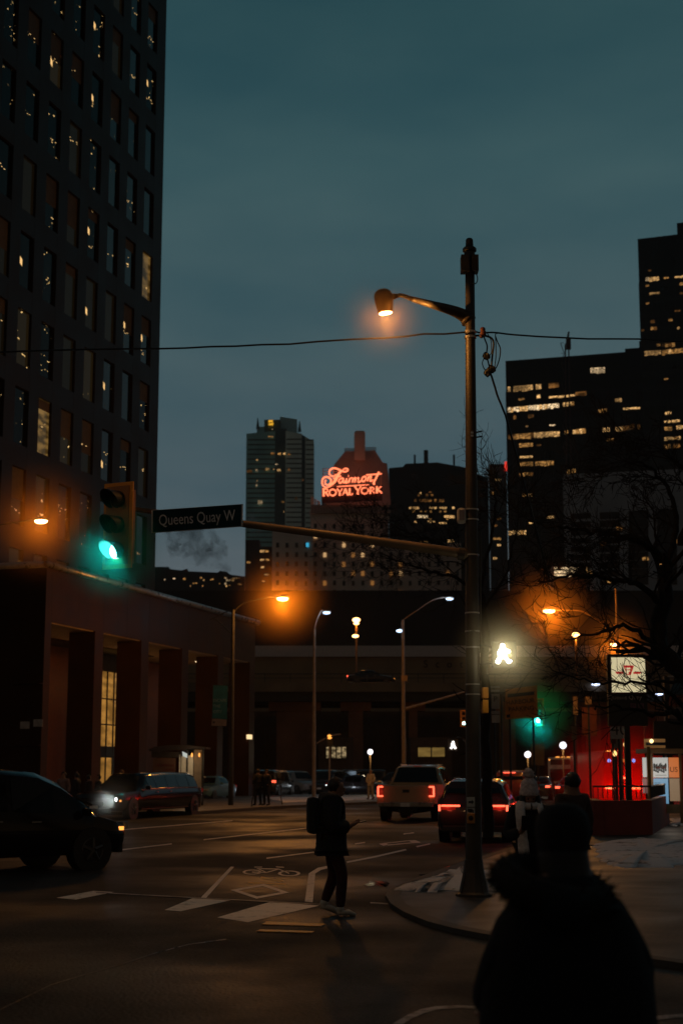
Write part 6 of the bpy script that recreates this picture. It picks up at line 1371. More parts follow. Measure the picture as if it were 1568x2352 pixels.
# pickup truck
SILV = paint('champagne_silver', (.40, .29, .17), .35)
def pickup():
    rz = -math.radians(13); c = G(932, 1886); Lg, Wd, H = 5.9, 2.1, 2.02
    d = Vector((-math.sin(rz), math.cos(rz), 0)); t = thing('pickup_truck', 'pale silver pickup truck seen from behind with red C-shaped tail lamps', 'pickup truck', Vector((c.x + .12, c.y, 0)) + d * 2.3, rz); hw = Wd / 2; yr = -Lg / 2
    g = MB(); g.box((0, yr + .05, .98), (Wd * .80, .08, .58), bev=.02); tg_ = g.build('tailgate', SILV, t)
    g = MB(); g.box((0, yr - .002, 1.08), (.24, .02, .10), bev=.008); g.build('badge', DARKM, tg_)
    g = MB()
    for s in (-1, 1):
        g.loft([[Vector((s * (hw - .20), y, .66)), Vector((s * hw, y, .62)), Vector((s * (hw + .005), y, .95)), Vector((s * (hw - .03), y, 1.30)), Vector((s * (hw - .20), y, 1.30))] for y in (yr + .02, yr + 1, yr + 2.02)])
    g.box((0, yr + 1.0, .72), (Wd * .8, 2.0, .06)); g.build('cargo_bed', SILV, t, smooth=False)
    st = [(yr + 1.98, .55, .95, 1.30, 1.34, hw, hw * .8), (yr + 2.05, .5, .95, 1.30, 1.40, hw, hw * .84), (yr + 2.35, .5, .95, 1.30, 1.95, hw, hw * .74), (yr + 2.7, .5, .95, 1.30, 2.02, hw, hw * .74), (yr + 3.9, .5, .95, 1.28, 2.0, hw, hw * .74), (yr + 4.5, .5, .95, 1.26, 1.34, hw, hw * .8), (yr + 4.55, .5, .9, 1.24, 1.24, hw, hw * .8), (yr + 5.7, .5, .9, 1.16, 1.16, hw * .98, hw * .8), (yr + 5.9, .6, .8, 1.02, 1.02, hw * .9, hw * .7)]
    ys = [];
    for a, b_ in zip(st, st[1:]): ys += [a[0] + (b_[0] - a[0]) * k / 3 for k in range(3)]
    ys.append(st[-1][0]); g = MB(); g.loft([ring(lerp_st(st, y)) for y in ys]); b0 = g.build('cab', SILV, t, smooth=True); md = b0.modifiers.new('edges', 'EDGE_SPLIT'); md.split_angle = math.radians(38)
    g = MB(); g.prism([(-hw * .80, yr + 2.00, 1.38), (hw * .80, yr + 2.00, 1.38), (hw * .66, yr + 2.30, 1.91), (-hw * .66, yr + 2.30, 1.91)], (0, .02, .01)); g.build('rear_window', CARGLASS, t)
    for s in (-1, 1):
        for a, b_ in ((2.5, 3.2), (3.28, 4.0)):
            g = MB(); A, B_ = lerp_st(st, yr + a), lerp_st(st, yr + b_)
            g.face([Vector((s * (hw * .965 - .02 + .02), A[0], 1.36)), Vector((s * (hw * .965), B_[0], 1.34)), Vector((s * (hw * .74 + .075), B_[0], 1.86)), Vector((s * (hw * .74 + .075), A[0], 1.88))]); g.build('side_window', CARGLASS, t, norm=False)
        g = MB(); x = s * (hw - .125); y = yr - .005
        g.box((x + s * .085, y, 1.06), (.05, .05, .36)); g.box((x, y, 1.225), (.17, .05, .05)); g.box((x, y, .90), (.17, .05, .05)); g.build('tail_lamp', L_RED, t)
        g = MB(); g.box((x - s * .02, y + .02, 1.06), (.15, .05, .28)); g.build('tail_lamp_lens', L_REDD, t)
        g = MB(); g.box((s * (hw + .16), yr + 4.15, 1.42), (.24, .1, .26), bev=.03); g.build('wing_mirror', SILV, t)
        g = MB(); g.box((s * (hw + .2), yr + 4.08, 1.34), (.06, .03, .03)); g.build('mirror_lamp', L_AMBER, t)
    g = MB(); g.box((0, yr - .06, .60), (Wd * .94, .22, .17), bev=.03); g.build('rear_bumper', mat('bumper_metal', (.28, .27, .24), .3, .6), t)
    g = MB(); g.box((0, yr - .175, .60), (.34, .02, .14)); g.build('number_plate', PLATE, t)
    g = MB(); g.box((0, yr + 2.5, .45), (.7, 4.6, .22)); g.lathe((0, yr + .9, .42), [(.07, -.8), (.16, -.1), (.16, .1), (.07, .8)], 10, Matrix.Rotation(PI / 2, 4, 'Y')); g.box((-.1, yr + .6, .36), (.4, .5, .3)); g.build('chassis', BLACKP, t)
    for f in (yr + 1.05, yr + 4.9):
        for s in (-1, 1):
            g = MB(); g.lathe((s * (hw - .12), f, .45), [(.5, -.135), (.5, .13)], 18, Matrix.Rotation(PI / 2, 4, 'Y')); g.build('wheel_arch', BLACKP, t)
            wheel(t, s * (hw - .12), f, .42, .30, s)
    g = MB(); g.box((0, yr + 2.42, 1.96), (.3, .05, .04)); g.build('brake_lamp', L_REDD, t)
    for x in (-.7, .7): g = MB(); g.tube([(x, yr + 2.6, 2.03), (x, yr + 3.9, 2.02)], .02, 5); g.build('roof_rail', CHROME, t)
    for s in (-1, 1): link_light('POINT', 'tail_light', (t.matrix_world @ Vector((0, 0, 0))) * 0 + Vector(t.location) + Matrix.Rotation(rz, 3, 'Z') @ Vector((s * (hw - .1), yr - .25, 1.05)), (1, .08, .03), .7, t, t, size=.08)
    return t
pickup()
# dark crossover in front of us
c = G(1088, 1936); rz = -math.radians(10)
cx_ = vehicle('dark SUV with L-shaped red tail lamps, partly behind the street light pole', 'suv', Vector((c.x + .38, c.y + 2.2, 0)), rz, 4.6, 1.84, 1.60, paint('dark_grey', (.035, .03, .03), .25), ('tail',), 'moving_car', wr=.34, tail='L', group=None)
for s in (-1, 1): link_light('POINT', 'tail_light', cx_.location + Matrix.Rotation(rz, 3, 'Z') @ Vector((s * .66, -2.5, .93)), (1, .07, .03), 2.2, cx_, cx_, size=.08)
# red-lit SUV behind the woman
c = G(1196, 1852); q = vehicle('SUV with a lit high brake lamp, left of the woman in the white hat', 'suv', Vector((c.x, c.y + 2, 0)), -ST, 4.8, 1.95, 1.80, paint('red_brown', (.10, .012, .01), .3), ('tail', 'high'), 'moving_car')
g = MB(); g.box((0, -.2, 1.802), (1.3, 2.6, .02), bev=.005); g.build('roof_snow', SNOW, q)
# queue of cars to the right
cars = [(1253, 1838, 'sedan', paint('slate_blue', (.04, .05, .065)), ('tail',), 'dark sedan with a slate blue roof in front of the bus', 1.45), (1330, 1842, 'sedan', paint('maroon', (.05, .012, .012)), ('tail',), 'dark sedan with reddish lights behind the seated hooded head', 1.45),
        (1372, 1836, 'suv', paint('grey_silver', (.16, .15, .16)), ('tail',), 'silver hatchback beside the red-lit vehicle', 1.65), (1300, 1818, 'sedan', paint('grey_silver', (0, 0, 0)), (), 'pale roofed car just before the bus front', 1.5)]
for x, y, k, pm, li, lab, h in cars:
    c = G(x, y); vehicle(lab, k, Vector((c.x, c.y + 2.2, 0)), -ST + R.uniform(-.05, .05), 4.6, 1.82, h, pm, li, 'moving_car', group='cars queuing on the right')
# parked cars on the far left side
pc_ = [(628, 1830, 'van', paint('dark_van', (.03, .035, .04)), ('tail',), -.25, 1.85, 4.8, 'dark minivan with one red tail lamp, leftmost of the parked cars'), (682, 1826, 'suv', paint('silver_estate', (.22, .25, .27)), (), PI + .55, 1.78, 4.8, 'silver estate SUV parked between the lamp posts'),
       (752, 1826, 'van', paint('dark_van', (0, 0, 0)), ('headL',), PI - .25, 1.85, 4.9, 'dark van with one white headlight behind the walking man'), (828, 1828, 'sedan', paint('dark_sedan', (.02, .02, .025)), ('amber',), -PI / 2 - .25, 1.5, 4.7, 'dark sedan with an amber lamp beside the person in white'),
       (815, 1822, 'van', paint('dark_van', (0, 0, 0)), (), PI / 2 + .1, 1.9, 5.0, 'dark minivan with a frosted roof behind the dark sedan'), (905, 1822, 'suv', paint('dark_sedan', (0, 0, 0)), (), PI / 2, 1.7, 4.6, 'dark SUV mostly hidden behind the pickup truck'), (482, 1838, 'sedan', paint('light_blue', (.10, .22, .28)), ('headR',), PI - .3, 1.5, 4.6, 'light blue car seen between the bus shelter and a podium column')]
for x, y, k, pm, li, rz, h, Lg, lab in pc_:
    c = G(x, y); vehicle(lab, k, Vector((c.x, c.y, 0)), rz, Lg, 1.85, h, pm, li, group='parked cars beyond the far pavement')
link_light('POINT', 'headlight_glow', W(756, 1816, 108), (.8, .9, 1), 40, size=.1)
# car on the expressway
ec = vehicle('dark car driving on the elevated expressway, red tail lamp at its left end', 'sedan', Vector((W(851, 1590, EY + 3).x, EY + 2.6, 10.2)), -PI / 2, 4.7, 1.85, 1.5, paint('dark_sedan', (0, 0, 0)), ('tail', 'amber'), 'moving_car')
# bus facing us and red lit rear vehicle
def bus(label, name, cat, loc, rz, Lg, Wd, H, pm, front=True):
    t = thing(name, label, cat, loc, rz); hw = Wd / 2
    g = MB(); g.box((0, 0, H / 2 + .18), (Wd, Lg, H - .36), bev=.12); g.build('body', pm, t)
    yf = Lg / 2
    for s in (-1, 1):
        for k in range(6):
            y = -Lg / 2 + Lg * (k + .5) / 6; g = MB(); g.box((s * (hw + .004), y, H * .62), (.02, Lg / 6 - .18, H * .30), bev=.005); g.build('side_window', LITB if s < 0 else CARGLASS, t)
        for y in (-Lg * .3, Lg * .32): wheel(t, s * (hw - .12), y, .48, .26, s)
    g = MB(); g.box((0, yf + .004, H * .50), (Wd * .86, .02, H * .34), bev=.005); g.build('windscreen', CARGLASS, t)
    g = MB(); g.box((0, yf + .004, H * .86), (Wd * .82, .02, H * .15), bev=.005); g.build('destination_display', BLACKP, t)
    for x in (-.45, 0, .45): g = MB(); g.box((x, yf - .02, H + .02), (.28, .08, .06)); g.build('marker_lamp', L_AMBER, t)
    for s in (-1, 1):
        g = MB(); g.box((s * hw * .88, yf - .02, H * .93), (.12, .08, .08)); g.build('marker_lamp', L_AMBER, t)
        g = MB(); g.box((s * hw * .78, yf + .02, H * .22), (.3, .05, .16), bev=.02); g.build('head_lamp', HEADOFF, t)
    return t
LITB = lit_office('bus_interior_lit', (1, .48, .10), 2.2, 2.2, .15, 4)
c = G(1306, 1822); bus('white transit bus facing us with amber roof marker lamps and lit side windows', 'transit_bus', 'bus', Vector((W(1292, 1770, 126).x + 1.55, 131.3, 0)), PI - .28, 11, 2.55, 2.88, mat('bus_white', (.80, .72, .66), .4), True)
# red streetcar tail seen past the ramp wall
RV = 82
rv = thing('red_streetcar', 'red streetcar seen from behind in a blaze of tail lights beside the lit posters', 'streetcar', (W(1432, 1770, RV).x, RV, 0), 0)
REDP = paint('streetcar_red', (.28, .012, .01), .35)
a = W(1384, 1736, RV); b_ = W(1482, 1736, RV); hx = (b_.x - a.x) / 2; cxx = (a.x + b_.x) / 2
g = MB(rv); g.box((cxx, RV + 6, 1.55), (hx * 2, 12, 2.6), bev=.15); g.build('body', REDP, rv)
for x0, x1 in ((1389, 1425), (1440, 1478)): g = MB(rv); p, q2 = W(x0, 1752, RV), W(x1, 1792, RV); g.boxw((p.x, RV - .02), (q2.x, RV + .02), q2.z, p.z); g.build('rear_window', mat('red_glass', (.02, .002, .002), .3, spec=.1), rv)
def rl(x0, x1, y0, y1, m, n): 
    p, q2 = W(x0, y0, RV - .05), W(x1, y1, RV - .05); g = MB(rv); g.boxw((p.x, RV - .06), (q2.x, RV - .01), q2.z, p.z); return g.build(n, m, rv)
HOT = glow('brake_hot', (1, .24, .09), 14)
rl(1422, 1441, 1785, 1789, HOT, 'brake_lamp'); rl(1389, 1413, 1807, 1812, HOT, 'tail_lamp'); rl(1446, 1470, 1808, 1813, HOT, 'tail_lamp')
rl(1424, 1438, 1743, 1750, glow('route_amber', (1, .5, .1), .9), 'route_display'); rl(1422, 1440, 1800, 1818, mat('panel_tan', (.35, .14, .07), .5), 'rear_panel'); rl(1387, 1414, 1799, 1819, mat('panel_orange', (.5, .13, .05), .5), 'rear_panel'); rl(1447, 1474, 1799, 1818, mat('panel_orange', (0, 0, 0)), 'rear_panel')
for x in (1384, 1421, 1447): rl(x, x + 24 if x != 1421 else x + 18, 1822, 1834, mat('panel_cream', (.45, .26, .10), .5), 'lower_panel')
for x in (1398, 1454): g = MB(rv); g.ball(W(x, 1747, RV - .08), .1, 2); g.build('marker_lamp', glow('blue_marker', (.1, .35, 1), 3), rv)
for x, pw in ((1400, 110), (1462, 110), (1432, 60)): link_light('SPOT', 'tail_light', W(x, 1809 if x != 1432 else 1787, RV - .3), (1, .015, .005), pw * 1.5, rv, rv, size=.1, spot=2.4, target=(5, 20, 1.2), blend=.6)
for x in (1400, 1462): bloom_ball(W(x, 1802, RV - 2.6), 4.2, 1.0, (1, .05, .02))
g = MB(rv)
for s in (-1, 1): 
    for y in (2, 10): g.lathe((cxx + s * (hx - .1), RV + y, .35), [(.35, -.1), (.35, .1)], 14, Matrix.Rotation(PI / 2, 4, 'Y'))
g.build('wheel', TYRE, rv)
# ------------------------------------------------------------------ people (local: faces +y, x to their right)
SKIN = mat('skin', (.30, .15, .09), .6, var=.1)
def cloth(n, c, rough=.85): return mat('cloth_' + n, c, rough, var=.25, scale=9, bump=.5, bscale=60)
HAIR = mat('hair_dark', (.015, .01, .008), .6, var=.3, scale=40)
def base_joints():
    return dict(pelvis=(0, 0, .96), waist=(0, 0, 1.10), chest=(0, .0, 1.30), ub=(0, 0, 1.42), neck=(0, 0, 1.50), skull=(0, .01, 1.60), crown=(0, .0, 1.70),
                shL=(-.17, 0, 1.42), elL=(-.23, -.03, 1.15), wrL=(-.23, .06, .91), haL=(-.225, .09, .85), shR=(.17, 0, 1.42), elR=(.23, -.03, 1.15), wrR=(.23, .06, .91), haR=(.225, .09, .85),
                hipL=(-.09, 0, .92), knL=(-.10, .02, .50), anL=(-.10, -.02, .10), toL=(-.11, .13, .04), hipR=(.09, 0, .92), knR=(.10, .02, .50), anR=(.10, -.02, .10), toR=(.11, .13, .04))
RAD = dict(pelvis=.13, waist=.12, chest=.135, ub=.11, neck=.055, skull=.083, crown=.07, shL=.06, elL=.043, wrL=.028, haL=.036, shR=.06, elR=.043, wrR=.028, haR=.036, hipL=.085, knL=.058, anL=.04, toL=.035, hipR=.085, knR=.058, anR=.04, toR=.035)
EDG = [('pelvis', 'waist'), ('waist', 'chest'), ('chest', 'ub'), ('ub', 'neck'), ('neck', 'skull'), ('skull', 'crown'), ('ub', 'shL'), ('shL', 'elL'), ('elL', 'wrL'), ('wrL', 'haL'), ('ub', 'shR'), ('shR', 'elR'), ('elR', 'wrR'), ('wrR', 'haR'), ('pelvis', 'hipL'), ('hipL', 'knL'), ('knL', 'anL'), ('anL', 'toL'), ('pelvis', 'hipR'), ('hipR', 'knR'), ('knR', 'anR'), ('anR', 'toR')]
def add_fingers(V, E, Rr, J, side, curl=.5):
    """five short tapered finger chains rooted in the palm"""
    w = Vector(J['wr' + side]); h = Vector(J['ha' + side]); d = (h - w).normalized(); s = 1 if side == 'R' else -1
    acr = d.cross(Vector((0, 0, 1))); acr = (acr.normalized() if acr.length > .2 else Vector((0, 1, 0))); bend = d.cross(acr).normalized()
    hi = list(J).index('ha' + side)
    for k, ln in enumerate((.062, .074, .080, .074)):
        o = h + acr * (k - 1.5) * .019 + d * .02; a = len(V); V.append(o + d * .018); V.append(o + d * (ln * .55) - bend * .02 * curl); V.append(o + d * (ln * .8) - bend * .055 * curl); Rr += [.010, .009, .008]; E += [(hi, a), (a, a + 1), (a + 1, a + 2)]
    a = len(V); V.append(h + acr * .04 * s - d * .0); V.append(h + acr * .055 * s + d * .035 - bend * .02); Rr += [.012, .010]; E += [(hi, a), (a, a + 1)]
def person(label, loc, rz, H, pose, jacket, trousers, shoes, group=None, coat_len=0., puff=.03, hair=HAIR, hat=None, detail=True, hood=None, skin=SKIN, scarf=None, extra=None):
    t = thing('person', label, 'person', loc, rz, group); J = base_joints(); J.update({k_: v_ for k_, v_ in pose.items() if k_ != '_face'}); s = H / 1.76; J = {k: Vector(v) * s for k, v in J.items()}
    keys = list(J); V = [J[k] for k in keys]; Rr = [RAD[k] * s for k in keys]; E = [(keys.index(a), keys.index(b_)) for a, b_ in EDG]
    if detail:
        for sd in 'LR': add_fingers(V, E, Rr, J, sd)
        hd = J['skull']; fw = (pose.get('_face') or Vector((0, 1, 0))); fw = Vector(fw).normalized()
        a = len(V); V.append(hd + fw * .108 * s - Vector((0, 0, .012))); Rr.append(.012); E.append((keys.index('skull'), a))                      # nose
        a = len(V); V.append(hd + fw * .075 * s - Vector((0, 0, .075))); Rr.append(.028); E.append((keys.index('skull'), a))                     # chin
        sidev = fw.cross(Vector((0, 0, 1)))
        for q in (-1, 1): a = len(V); V.append(hd + sidev * .088 * s * q); Rr.append(.018); E.append((keys.index('skull'), a))                    # ears
    skin_obj('body', V, E, Rr, skin, t, 1 if not detail else 2, keys.index('pelvis'))
    def garment(name, ks, m, grow, ext=(), rmul=1., hem=None):
        idx = {k: i for i, k in enumerate(ks)}; v = [J[k].copy() for k in ks]; r = [RAD[k] * s * rmul + grow for k in ks]; e = [(idx[a], idx[b_]) for a, b_ in EDG if a in idx and b_ in idx]
        for p, rr_, par in ext: e.append((idx[par], len(v))); v.append(Vector(p) * s); r.append(rr_)
        return skin_obj(name, v, e, r, m, t, 2, 0)
    jk = ['pelvis', 'waist', 'chest', 'ub', 'shL', 'elL', 'wrL', 'shR', 'elR', 'wrR']
    ext = [((0, 0, .96 - coat_len), .165 + puff, 'pelvis')] if coat_len else []
    if hood: ext.append((Vector(hood), .10, 'ub'))
    J2 = dict(J)
    garment('jacket', jk, jacket, puff, ext)
    garment('trousers', ['pelvis', 'hipL', 'knL', 'anL', 'hipR', 'knR', 'anR'], trousers, .022)
    for sd in 'LR':
        a, b_ = J['an' + sd], J['to' + sd]; d = (b_ - a); g = MB(); d0 = Vector((d.x, d.y, 0)); f = (b_ - a).normalized()
        heel = a + Vector((0, 0, -.03 * s)) - d0.normalized() * .04; g.tube([heel, a.lerp(b_, .3) + Vector((0, 0, -.02)), a.lerp(b_, .8), b_ + f * .06], [.045, .052, .047, .026], 10, flat=.85); g.ball(a + Vector((0, 0, -.005)), .055, 2); g.build('shoe', shoes, t, smooth=True)
    fw = Vector(pose.get('_face', (0, 1, 0))).normalized()
    if hair:
        g = MB(); c = J['skull'] + Vector((0, 0, .035 * s)) - fw * .022; g.ball(c, .107 * s, 3, sc=(.95, 1.02, 1.0), nz=.12)
        bmesh.ops.delete(g.bm, geom=[v for v in g.bm.verts if (v.co - c).dot(fw) > .045 * s and v.co.z < c.z + .055 * s or v.co.z < c.z - .085 * s], context='VERTS'); g.build('hair', hair, t, smooth=True, norm=False)
    if detail and hair:
        g = MB(); sidev = fw.cross(Vector((0, 0, 1)))
        for q in (-1, 1): g.ball(J['skull'] + fw * .088 * s + sidev * .032 * q + Vector((0, 0, .012)), .010, 1)
        g.build('eyes', mat('eye_dark', (.02, .015, .012), .2), t); g = MB(); g.box(J['skull'] + fw * .094 * s - Vector((0, 0, .052)), (.045 if abs(fw.y) > .5 else .012, .012 if abs(fw.y) > .5 else .045, .008)); g.build('mouth', mat('lips', (.20, .07, .06), .5), t)
    return t, J
# walking man looking at his phone (walks to the right across the picture)
BLKC = cloth('black', (.010, .010, .011)); TROU = cloth('oxblood', (.045, .010, .007)); SHW = mat('white_leather', (.55, .50, .42), .5, var=.15, scale=8)
c = G(766, 2103)
pose = dict(haR=(.06, .29, 1.15), wrR=(.10, .21, 1.12), elR=(.24, -.02, 1.10), haL=(-.06, .27, 1.12), wrL=(-.11, .19, 1.07), elL=(-.25, -.10, 1.08), neck=(0, .035, 1.50), skull=(0, .08, 1.595), crown=(0, .08, 1.69), _face=(.10, 1, -.18),
            hipR=(.09, 0, .92), knR=(.10, .13, .51), anR=(.10, .10, .085), toR=(.10, .24, .035), hipL=(-.09, 0, .92), knL=(-.10, .05, .50), anL=(-.10, -.08, .15), toL=(-.10, .06, .05))
mn, J = person('man in a black jacket and dark red trousers walking and looking at his phone', Vector((c.x - .03, c.y, .0)), -PI / 2 + .12, 1.74, pose, BLKC, TROU, SHW, coat_len=.14, puff=.075, hood=(0, -.17, 1.46))
g = MB(); g.box((0, -.235, 1.24), (.32, .15, .46), bev=.065); bp_o = g.build('backpack', cloth('backpack', (.012, .011, .010)), mn)
g = MB()
for sx in (-1, 1): g.tube(crspline([(sx * .13, -.15, 1.42), (sx * .155, -.03, 1.515), (sx * .15, .13, 1.42), (sx * .16, .14, 1.25), (sx * .17, .02, 1.08)], 4), .022, 5, flat=.35)
g.build('strap', mat('strap_grey', (.10, .09, .075), .8), mn)
ph = thing('phone', 'dark phone held out by the walking man', 'phone', mn.location + Matrix.Rotation(-PI / 2 + .12, 3, 'Z') @ Vector((0, .37, 1.15)), -PI / 2 + .12)
g = MB(); g.box((0, 0, 0), (.075, .15, .010), bev=.003, M=Matrix.Rotation(.22, 4, 'X')); g.build('body', BLACKP, ph)
g = MB(); g.box((0, 0, .0072), (.068, .138, .002), M=Matrix.Rotation(.22, 4, 'X')); g.build('screen', glow('phone_screen', (.9, .6, .4), .02), ph)
# woman with white hat and long scarf, facing us, phone in hand
WX = W(1213, 1800, 17.5).x
pose = dict(elL=(-.27, .0, 1.14), wrL=(-.10, .25, 1.23), haL=(-.06, .28, 1.27), elR=(.25, .0, 1.14), wrR=(.24, .08, .92), haR=(.23, .1, .86), skull=(0, .045, 1.585), crown=(0, .06, 1.68), neck=(0, .01, 1.5), _face=(0, 1, -.35))
# she faces the camera: rz = pi
wmn, J = person('woman facing us in a white bobble hat and long pale scarf, holding a phone', Vector((WX, 17.5, .06)), PI + .06, 1.60, dict(pose, haR=(.12, .27, 1.21), wrR=(.15, .24, 1.17), elR=(.27, .0, 1.12), haL=(-.225, .1, .86), wrL=(-.24, .06, .92), elL=(-.25, -.02, 1.14)), BLKC, BLKC, BLKC, coat_len=.28, puff=.045)
s_ = 1.60 / 1.76; KN = mat('white_knit', (.80, .62, .60), .95, var=.35, scale=35, bump=1., bscale=70); hc = J['skull']
g = MB(wmn if False else None); g.lathe(hc + Vector((0, -.01, .03)), [(.103, -.015), (.112, .0), (.112, .045), (.104, .06), (.100, .11), (.085, .15), (.055, .18), (.02, .19)], 20); g.build('hat', KN, wmn, smooth=True)
g = MB(); g.ball(hc + Vector((0, -.01, .265)), .058, 3, nz=.5); g.build('bobble', KN, wmn, smooth=True)
SC = mat('pale_scarf', (.85, .74, .70), .95, var=.25, scale=12, bump=.8, bscale=50)
g = MB()
nk = J['neck']; q = [nk + Vector((math.sin(a) * .10, math.cos(a) * .105 + .01, .0 - .02 * math.cos(a))) for a in [2 * PI * k / 16 for k in range(17)]]; g.tube(q, .042, 8, cap=False)
g.tube(crspline([(.11, .10, 1.39 * 1), (.135, .19, 1.28), (.12, .205, 1.05), (.10, .20, .80), (.085, .19, .62)], 5), [.055] * 12 + [.062] * 9, 8, flat=.35)
g.tube(crspline([(-.09, .09, 1.39), (-.11, .18, 1.26), (-.12, .185, 1.1), (-.125, .18, .95)], 5), .040, 8, flat=.35)
g.build('scarf', SC, wmn, smooth=True)
g = MB(); 
for sx in (-1, 1): g.tube(crspline([hc + Vector((sx * .08, .02, .02)), hc + Vector((sx * .095, .05, -.09)), hc + Vector((sx * .085, .09, -.22)), hc + Vector((sx * .08, .11, -.34))], 4), [.035] * 6 + [.02] * 7, 6)
g.build('long_hair', HAIR, wmn, smooth=True)
ph = thing('phone', 'dark phone held up by the woman in the white hat', 'phone', wmn.location + Matrix.Rotation(PI + .06, 3, 'Z') @ Vector((.105, .325, 1.17)), PI + .06)
g = MB(); g.box((0, 0, 0), (.085, .010, .165), bev=.003, M=Matrix.Rotation(-.25, 4, 'X')); g.build('body', BLACKP, ph); g = MB(); g.box((0, -.006, .0), (.075, .002, .15), M=Matrix.Rotation(-.25, 4, 'X')); g.build('screen', glow('phone_screen', (0, 0, 0), 0), ph)
# person standing behind the foreground figure
c = W(1312, 1800, 19); person('person with dark hair and a brown jacket standing behind the hooded foreground figure', Vector((c.x, 19, .06)), .5, 1.74, {}, cloth('brown', (.06, .028, .018)), BLKC, BLKC, coat_len=.1)
# far small people
for x, y, rz, H, jc, lab in ((851, 1836, 2.6, 1.76, cloth('cream', (.50, .44, .34)), 'person in a hooded cream jacket standing before the dark sedan'), (592, 1850, .6, 1.78, BLKC, 'left one of two people in black waiting on the far pavement'), (612, 1850, 2.4, 1.76, BLKC, 'right one of two people in black waiting on the far pavement')):
    c = G(x, y, .13); person(lab, c, rz, H, dict(knL=(-.13, .02, .5), anL=(-.16, -.02, .1), toL=(-.17, .11, .04), knR=(.13, .02, .5), anR=(.16, -.02, .1), toR=(.17, .11, .04), elL=(-.27, -.03, 1.17), wrL=(-.2, .1, 1.0), haL=(-.17, .13, .98), elR=(.27, -.03, 1.17), wrR=(.2, .1, 1.0), haR=(.17, .13, .98)), jc, cloth('pale_jeans', (.30, .27, .22)) if x == 851 else BLKC, BLKC, coat_len=.10, hair=(jc if x == 851 else HAIR), detail=False)
for x, Y, z, rz, jc, hr, lab in ((146, 60, 1.78, 2.9, cloth('pink_grey', (.22, .14, .13)), HAIR, 'person in a pale pinkish jacket standing beyond the near black SUV'), (176, 60.5, 1.73, 1.2, BLKC, HAIR, 'person in black with a raised arm beyond the near black SUV'), (205, 61, 1.66, -1, cloth('dark_brown', (.04, .02, .015)), HAIR, 'dark haired person behind the bonnet of the limousine'), (226, 61.5, 1.66, 2, BLKC, HAIR, 'person in black beside the lit lobby door'), (279, 66, 1.86, 2.8, BLKC, mat('hair_fair', (.25, .13, .06), .6), 'fair haired person standing behind the limousine roof')):
    c = W(x, 1800, Y); pz = dict(elR=(.30, .1, 1.5), wrR=(.36, .2, 1.72), haR=(.38, .22, 1.8)) if x == 176 else {}
    person(lab, Vector((c.x, Y, .0)), rz, z, pz, jc, BLKC, BLKC, coat_len=.1, hair=hr, detail=False, group=None)
# large out-of-focus figure in the foreground, seen from behind
FX, FY = W(1297, 2100, 6.4).x, 6.4
pose = dict(shL=(-.135, 0, 1.31), shR=(.135, 0, 1.31), elL=(-.29, -.02, 1.05), wrL=(-.31, .14, .86), haL=(-.30, .17, .84), elR=(.29, -.02, 1.05), wrR=(.31, .12, .86), haR=(.30, .16, .82), _face=(0, 1, 0), skull=(0, .02, 1.585))
PARKA = cloth('parka_black', (.0045, .0045, .005), .95); FUR = mat('hood_fur', (.016, .010, .007), .95, var=.5, scale=20)
fg, J = person('person in a black fur-hooded parka seen from behind, close to the camera', Vector((FX, FY, 0)), .12, 1.70, pose, PARKA, BLKC, BLKC, coat_len=.30, puff=.055, hair=None)
g = MB(); rings = []
for z, rx, ry in ((.42, .34, .24), (.60, .36, .255), (.80, .362, .25), (.98, .350, .235), (1.10, .325, .215), (1.20, .285, .20), (1.28, .225, .175), (1.38, .12, .12)):
    rings.append([Vector((rx * math.cos(2 * PI * k / 40) * (1 + .03 * noise.noise(Vector((k * .4, z * 5, 1)))), ry * math.sin(2 * PI * k / 40), z)) for k in range(40)])
g.loft(rings); g.build('parka_shell', PARKA, fg, smooth=True)
g = MB()
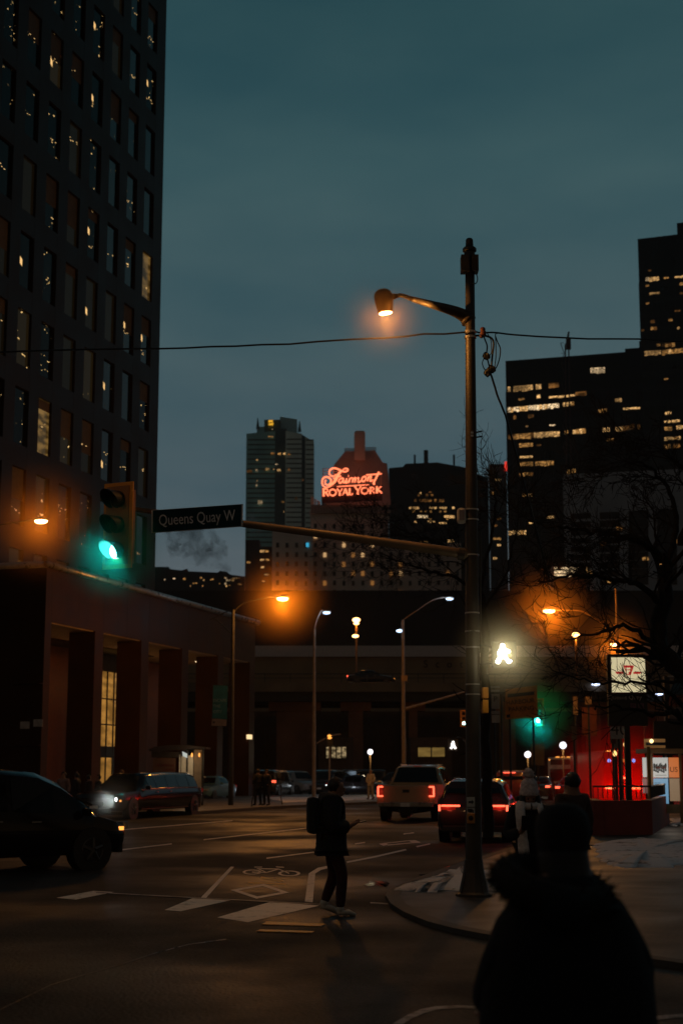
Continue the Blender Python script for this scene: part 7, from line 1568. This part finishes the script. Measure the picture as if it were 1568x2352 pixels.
for k in range(1700):
    a = R.uniform(0, 2 * PI); rx = .185; c0 = Vector((math.cos(a) * rx - .062, math.sin(a) * .14 - .03, 1.335 + .05 * math.sin(a) - .035 * math.cos(a))); b0 = R.uniform(0, 2 * PI)
    rad = Vector((math.cos(a) * math.cos(b0), math.sin(a) * math.cos(b0), math.sin(b0))); p = c0 + rad * .055; q = c0 + rad * R.uniform(.076, .098) + Vector((R.gauss(0, .012), R.gauss(0, .012), R.gauss(0, .012) - .008)); w = rad.cross(Vector((R.gauss(0, 1), R.gauss(0, 1), R.gauss(0, 1)))).normalized() * .006
    g.face([p - w, p + w, q])
q = [Vector((math.cos(a) * .180 - .062, math.sin(a) * .14 - .03, 1.335 + .05 * math.sin(a) - .035 * math.cos(a))) for a in [2 * PI * k / 30 for k in range(31)]]; g.tube(q, .07, 10, cap=False)
g.build('fur_hood', FUR, fg, norm=False)
g = MB(); g.tube(crspline([(-.16, -.10, 1.33), (-.05, -.20, 1.26), (.10, -.17, 1.27)], 5), [.07] * 4 + [.09] * 3 + [.06] * 4, 10); g.build('hood', PARKA, fg, smooth=True)
g = MB(); g.lathe(J['skull'] + Vector((0, -.012, -.2)), [(.155, -.10), (.145, -.03), (.115, .05), (.104, .13), (.10, .17)], 18); g.build('hair', HAIR, fg, smooth=True)
g = MB(); hc = J['skull'] + Vector((0, -.01, .0)); g.lathe(hc + Vector((0, 0, -.06)), [(.085, -.06), (.103, .0), (.113, .06), (.113, .11), (.10, .155), (.07, .185), (.025, .198)], 22); g.build('beanie', cloth('beanie', (.006, .004, .004)), fg, smooth=True)

# ------------------------------------------------------------------ evening air
hz = bpy.data.materials.new('haze'); hz.use_nodes = True; nt = hz.node_tree; nt.nodes.remove(nt.nodes['Principled BSDF'])
v = nt.nodes.new('ShaderNodeVolumePrincipled'); v.inputs['Color'].default_value = (.85, .88, .92, 1); v.inputs['Density'].default_value = HAZE; v.inputs['Anisotropy'].default_value = .55
nt.links.new(v.outputs[0], nt.nodes['Material Output'].inputs['Volume'])
g = MB(); g.boxw((-950, -45), (1250, 1650), -1, 190); g.build('haze', hz, kind='stuff')
